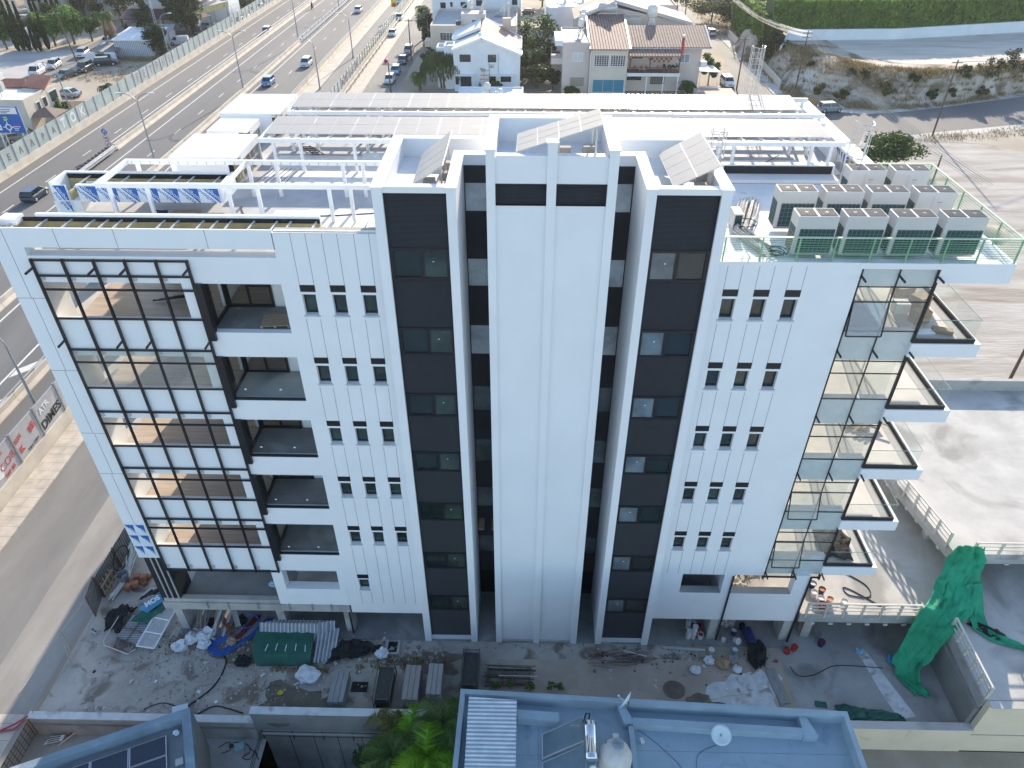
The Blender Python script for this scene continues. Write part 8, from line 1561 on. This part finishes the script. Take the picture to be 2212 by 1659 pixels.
hose('thin cable curling over the open blue roof', [(4.95,-8.4,6.36),(5.6,-8.9,6.36),(6.6,-10,6.36),(7.0,-11.2,6.36)], .008, BLACKN); hose('thin cable below the round dish on the blue roof', [(8.2,-9.0,6.36),(7.4,-9.4,6.36),(7.2,-10.2,6.36),(7.3,-11,6.36)], .008, BLACKN)
# palms between the roofs
for x, y, h, l, sd_, nf, m_ in ((-5.7,-6.5,3.1,'bright areca palm clump between the two near roofs',201,17,PALMY),(-4.0,-6.1,4.0,'tall areca palm beside the blue parapet corner',202,15,PALMG),(-6.3,-7.7,3.5,'areca palm at the bottom edge left of the blue roof',203,16,PALMG),(-4.6,-7.9,4.0,'areca palm tucked against the blue roof wall',204,15,PALMY),(-6.6,-5.9,2.7,'faded areca palm nearest the plank stacks',205,14,leafmat('faded_palm',(.12,.13,.03),(.20,.18,.06),.3,.3))):
    palm(x,y,h,l,sd_,nf+5,2.6,0,LOW,m_,.1,'areca_palm','palms at the near edge',22,up=1.45,wd_=.03)
tree(-7.9,-7.3,3.6,1.1,'dark broadleaf shrub left of the areca palms',LEAFD,206,z=P0+2.2,n=1300,s=.16,rz=1.3,cz=.72,name='shrub',cat='shrub')
# rooftop odds and ends
def pallet(x, y, z, rz, label, tilt=0.):
    t = thing('pallet', label, 'pallet', (x,y,z), 0, 'timber pallets'); M = Euler((tilt,0,rz)).to_matrix(); m = MB()
    def pc(c, d): p = M@Vector(c); m.cbox((x+p.x,y+p.y,z+p.z),d,rz,tilt)
    for k in range(7): pc((0,-.45+.15*k,.13),(1.2,.11,.022))
    m.build('deck_boards', TIMB, t); m = MB()
    for k in (-.55,0,.55): pc((k,0,.06),(.1,1.0,.1))
    m.build('bearers', TIMB, t); return t
pallet(-15.0,4.45,ROOF,.05,'timber pallet lying before the printed film on the roof terrace'); pallet(-10.75,1.35,20.9,.12,'timber pallet on the top left balcony')
sheetthing('blue_rag', 'dark blue wrapping heap beside the roof pallet', 'wrapping', drape([((-16.6,4.5,24.27),(-15.9,4.3,24.3)),((-16.5,4.9,24.4),(-15.7,4.8,24.35))], 12, 8, .2, 16), DBLUE); tag(MB().cbox((-18.1,3.9,24.33),(1.0,.5,.06),.1).build('film_sheet', BLUEF), 'blue film offcut on the roof terrace', 'film')
tag(MB().cbox((-10.3,4.6,24.33),(1.7,.8,.12),0).build('panel_pack', CLAD), 'white cladding sheets stacked on the left roof terrace, lower pack', 'panels'); tag(MB().cbox((-10.2,4.2,24.42),(1.3,.5,.06),.05).build('panel_pack', CLAD), 'white cladding sheet lying on the stacked pack', 'panels')
tag(MB().cbox((-7.6,11.6,24.4),(2.0,.9,.1),.02,.1).build('film_pack', WFILM), 'blue and white wrapped panels under the front solar array', 'panels'); m = MB()
for k in range(2): m.tube([(-12.3+.5*k,13.6,24.3),(-11.2+.5*k,12.2,24.35)],.03,4)
for k in range(5): m.tube([(-12.2+.22*k,13.4-.28*k,24.32),(-11.7+.22*k,13.4-.28*k,24.32)],.02,4)
tag(m.build('iron_ladder', RUST), 'rusty iron ladder lying on the left roof', 'ladder'); m = MB()
for k in range(7): m.tube([(-13.2+.25*k,8.2,24.3),(-12.4+.22*k,9.2,24.7)],.015,4)
tag(m.build('rod_tangle', RUST), 'tangle of thin rods by the white roof box', 'rods'); hose('brown cable running across the left roof terrace', [(-12.9,5.6,24.28),(-12.3,4.6,24.28),(-11,4.8,24.28),(-9,4.7,24.28),(-6.5,5.1,24.28)], .025, BROWN, 'cable', 'cable')
t = thing('vent_block', 'pale square roof vent beside the left stair block', 'roof vent', (-6.4,2.6,ROOF)); MB().box(-6.9,2.2,ROOF,-6.0,3.0,24.75).build('base', CONC, t); MB().hull([(-7.0,2.1,24.75),(-5.9,2.1,24.75),(-5.9,3.1,24.75),(-7.0,3.1,24.75)],[(-6.9,2.2,24.9),(-6.0,2.2,24.9),(-6.0,3.0,24.9),(-6.9,3.0,24.9)]).build('cap', WHITE2, t)
tag(MB().cbox((12.3,11.3,24.29),(1.1,.6,.03),.3).build('broken_sheet', CLAD), 'broken white sheet lying on the right terrace', 'sheet'); tag(MB().tube([(11.4,11.1,24.3),(12.8,12.6,24.32)],.025,4).build('thin_rod', RUST), 'thin dark rod leaning across the right terrace', 'rod'); tag(MB().tube([(12.2,11.0,24.3),(14.6,11.4,24.3)],.03,4).build('timber_lath', CARD), 'brown lath lying on the right terrace', 'lath')
# clutter on the right balconies
for i, (x,y,w_,d_,h,rz,m,l) in enumerate(((16.7,2.2,.7,.5,.55,.3,CARD,'torn carton at the front of the top right balcony'),(16.2,3.0,.6,.5,.5,0,SIGNW,'white printed box on the top right balcony'),(17.2,3.4,.7,.6,.6,.5,CARD,'large brown carton on the top right balcony'),(16.9,4.4,.8,.5,.5,.2,CARD,'brown carton at the back of the top right balcony'),(16.4,1.2,1.0,.4,.12,.1,CLAD,'white offcut behind the top balcony glass'),(17.3,1.3,.8,.3,.2,-.3,TIMB,'timber offcuts behind the top balcony glass'))): tag(MB().cbox((x,y,20.8+h/2),(w_,d_,h),rz).build('carton', m), l, 'box')
for i in range(9): tag(MB().cbox((16.3+.12*i,3.4+.1*(i%3),13.78+.04*i),(1.4,.1,.05),.4*(i%4)-.5).build('timber_board', TIMB), 'timber board in the pile on the middle right balcony, %s from the left' % ORD[i], 'board', 'boards piled on the balcony')
# rubbish seen through the low openings
q = random.Random(91)
for i in range(12): tag(MB().tube([(11.6+q.uniform(0,2.6),2.2+q.uniform(0,1.5),2.75),(11.6+q.uniform(0,2.8),3.2+q.uniform(0,2),3.0+q.uniform(0,.8))],.04,4).build('scrap_timber', (RUST,PLANK,TIMB,CONCL)[i%4]), '%s scrap stick inside the low right opening, %s piece' % (('rusty','grey','bare timber','pale')[i%4], ORD[i]), 'scrap', 'scrap inside the right opening')
bag(12.3,1.9,2.68,.6,'heap of dry branches and waste inside the low right opening',95,SCRAP,.5,'waste_heap','rubbish')
tag(MB().tube([(-17.6,2.6,2.7),(-17.1,3.8,2.72)],.03,4).build('thin_pipe', GALV), 'thin pipe lying on the open floor under the left curtain frame', 'pipe'); bag(-14.6,1.7,2.67,.25,'crumpled pale blue sheet on the open floor at the left',96,mat('pale_blue_sheet',(.35,.55,.68),.6,.1,3),.4,'rubbish','rubbish')
m = MB(); [m.cbox((-16.0+.3*k,3.2+.05*k,20.95+.04*k),(1.6,.08,.06),.25) for k in range(4)]; tag(m.build('black_profiles', BLACKM), 'black window profiles lying on the oak floor of the top left room', 'profiles')
# ================================================================ air
hz = bpy.data.materials.new('haze_air'); hz.use_nodes = True; t_ = hz.node_tree; t_.nodes.clear(); o_ = t_.nodes.new('ShaderNodeOutputMaterial'); v_ = t_.nodes.new('ShaderNodeVolumePrincipled')
v_.inputs['Density'].default_value = .00013; v_.inputs['Color'].default_value = (.86,.90,.95,1); v_.inputs['Anisotropy'].default_value = .35; t_.links.new(v_.outputs[0], o_.inputs['Volume'])
MB().box(-1000,-1000,-6.2,1000,1000,45).build('haze', hz, kind='stuff')
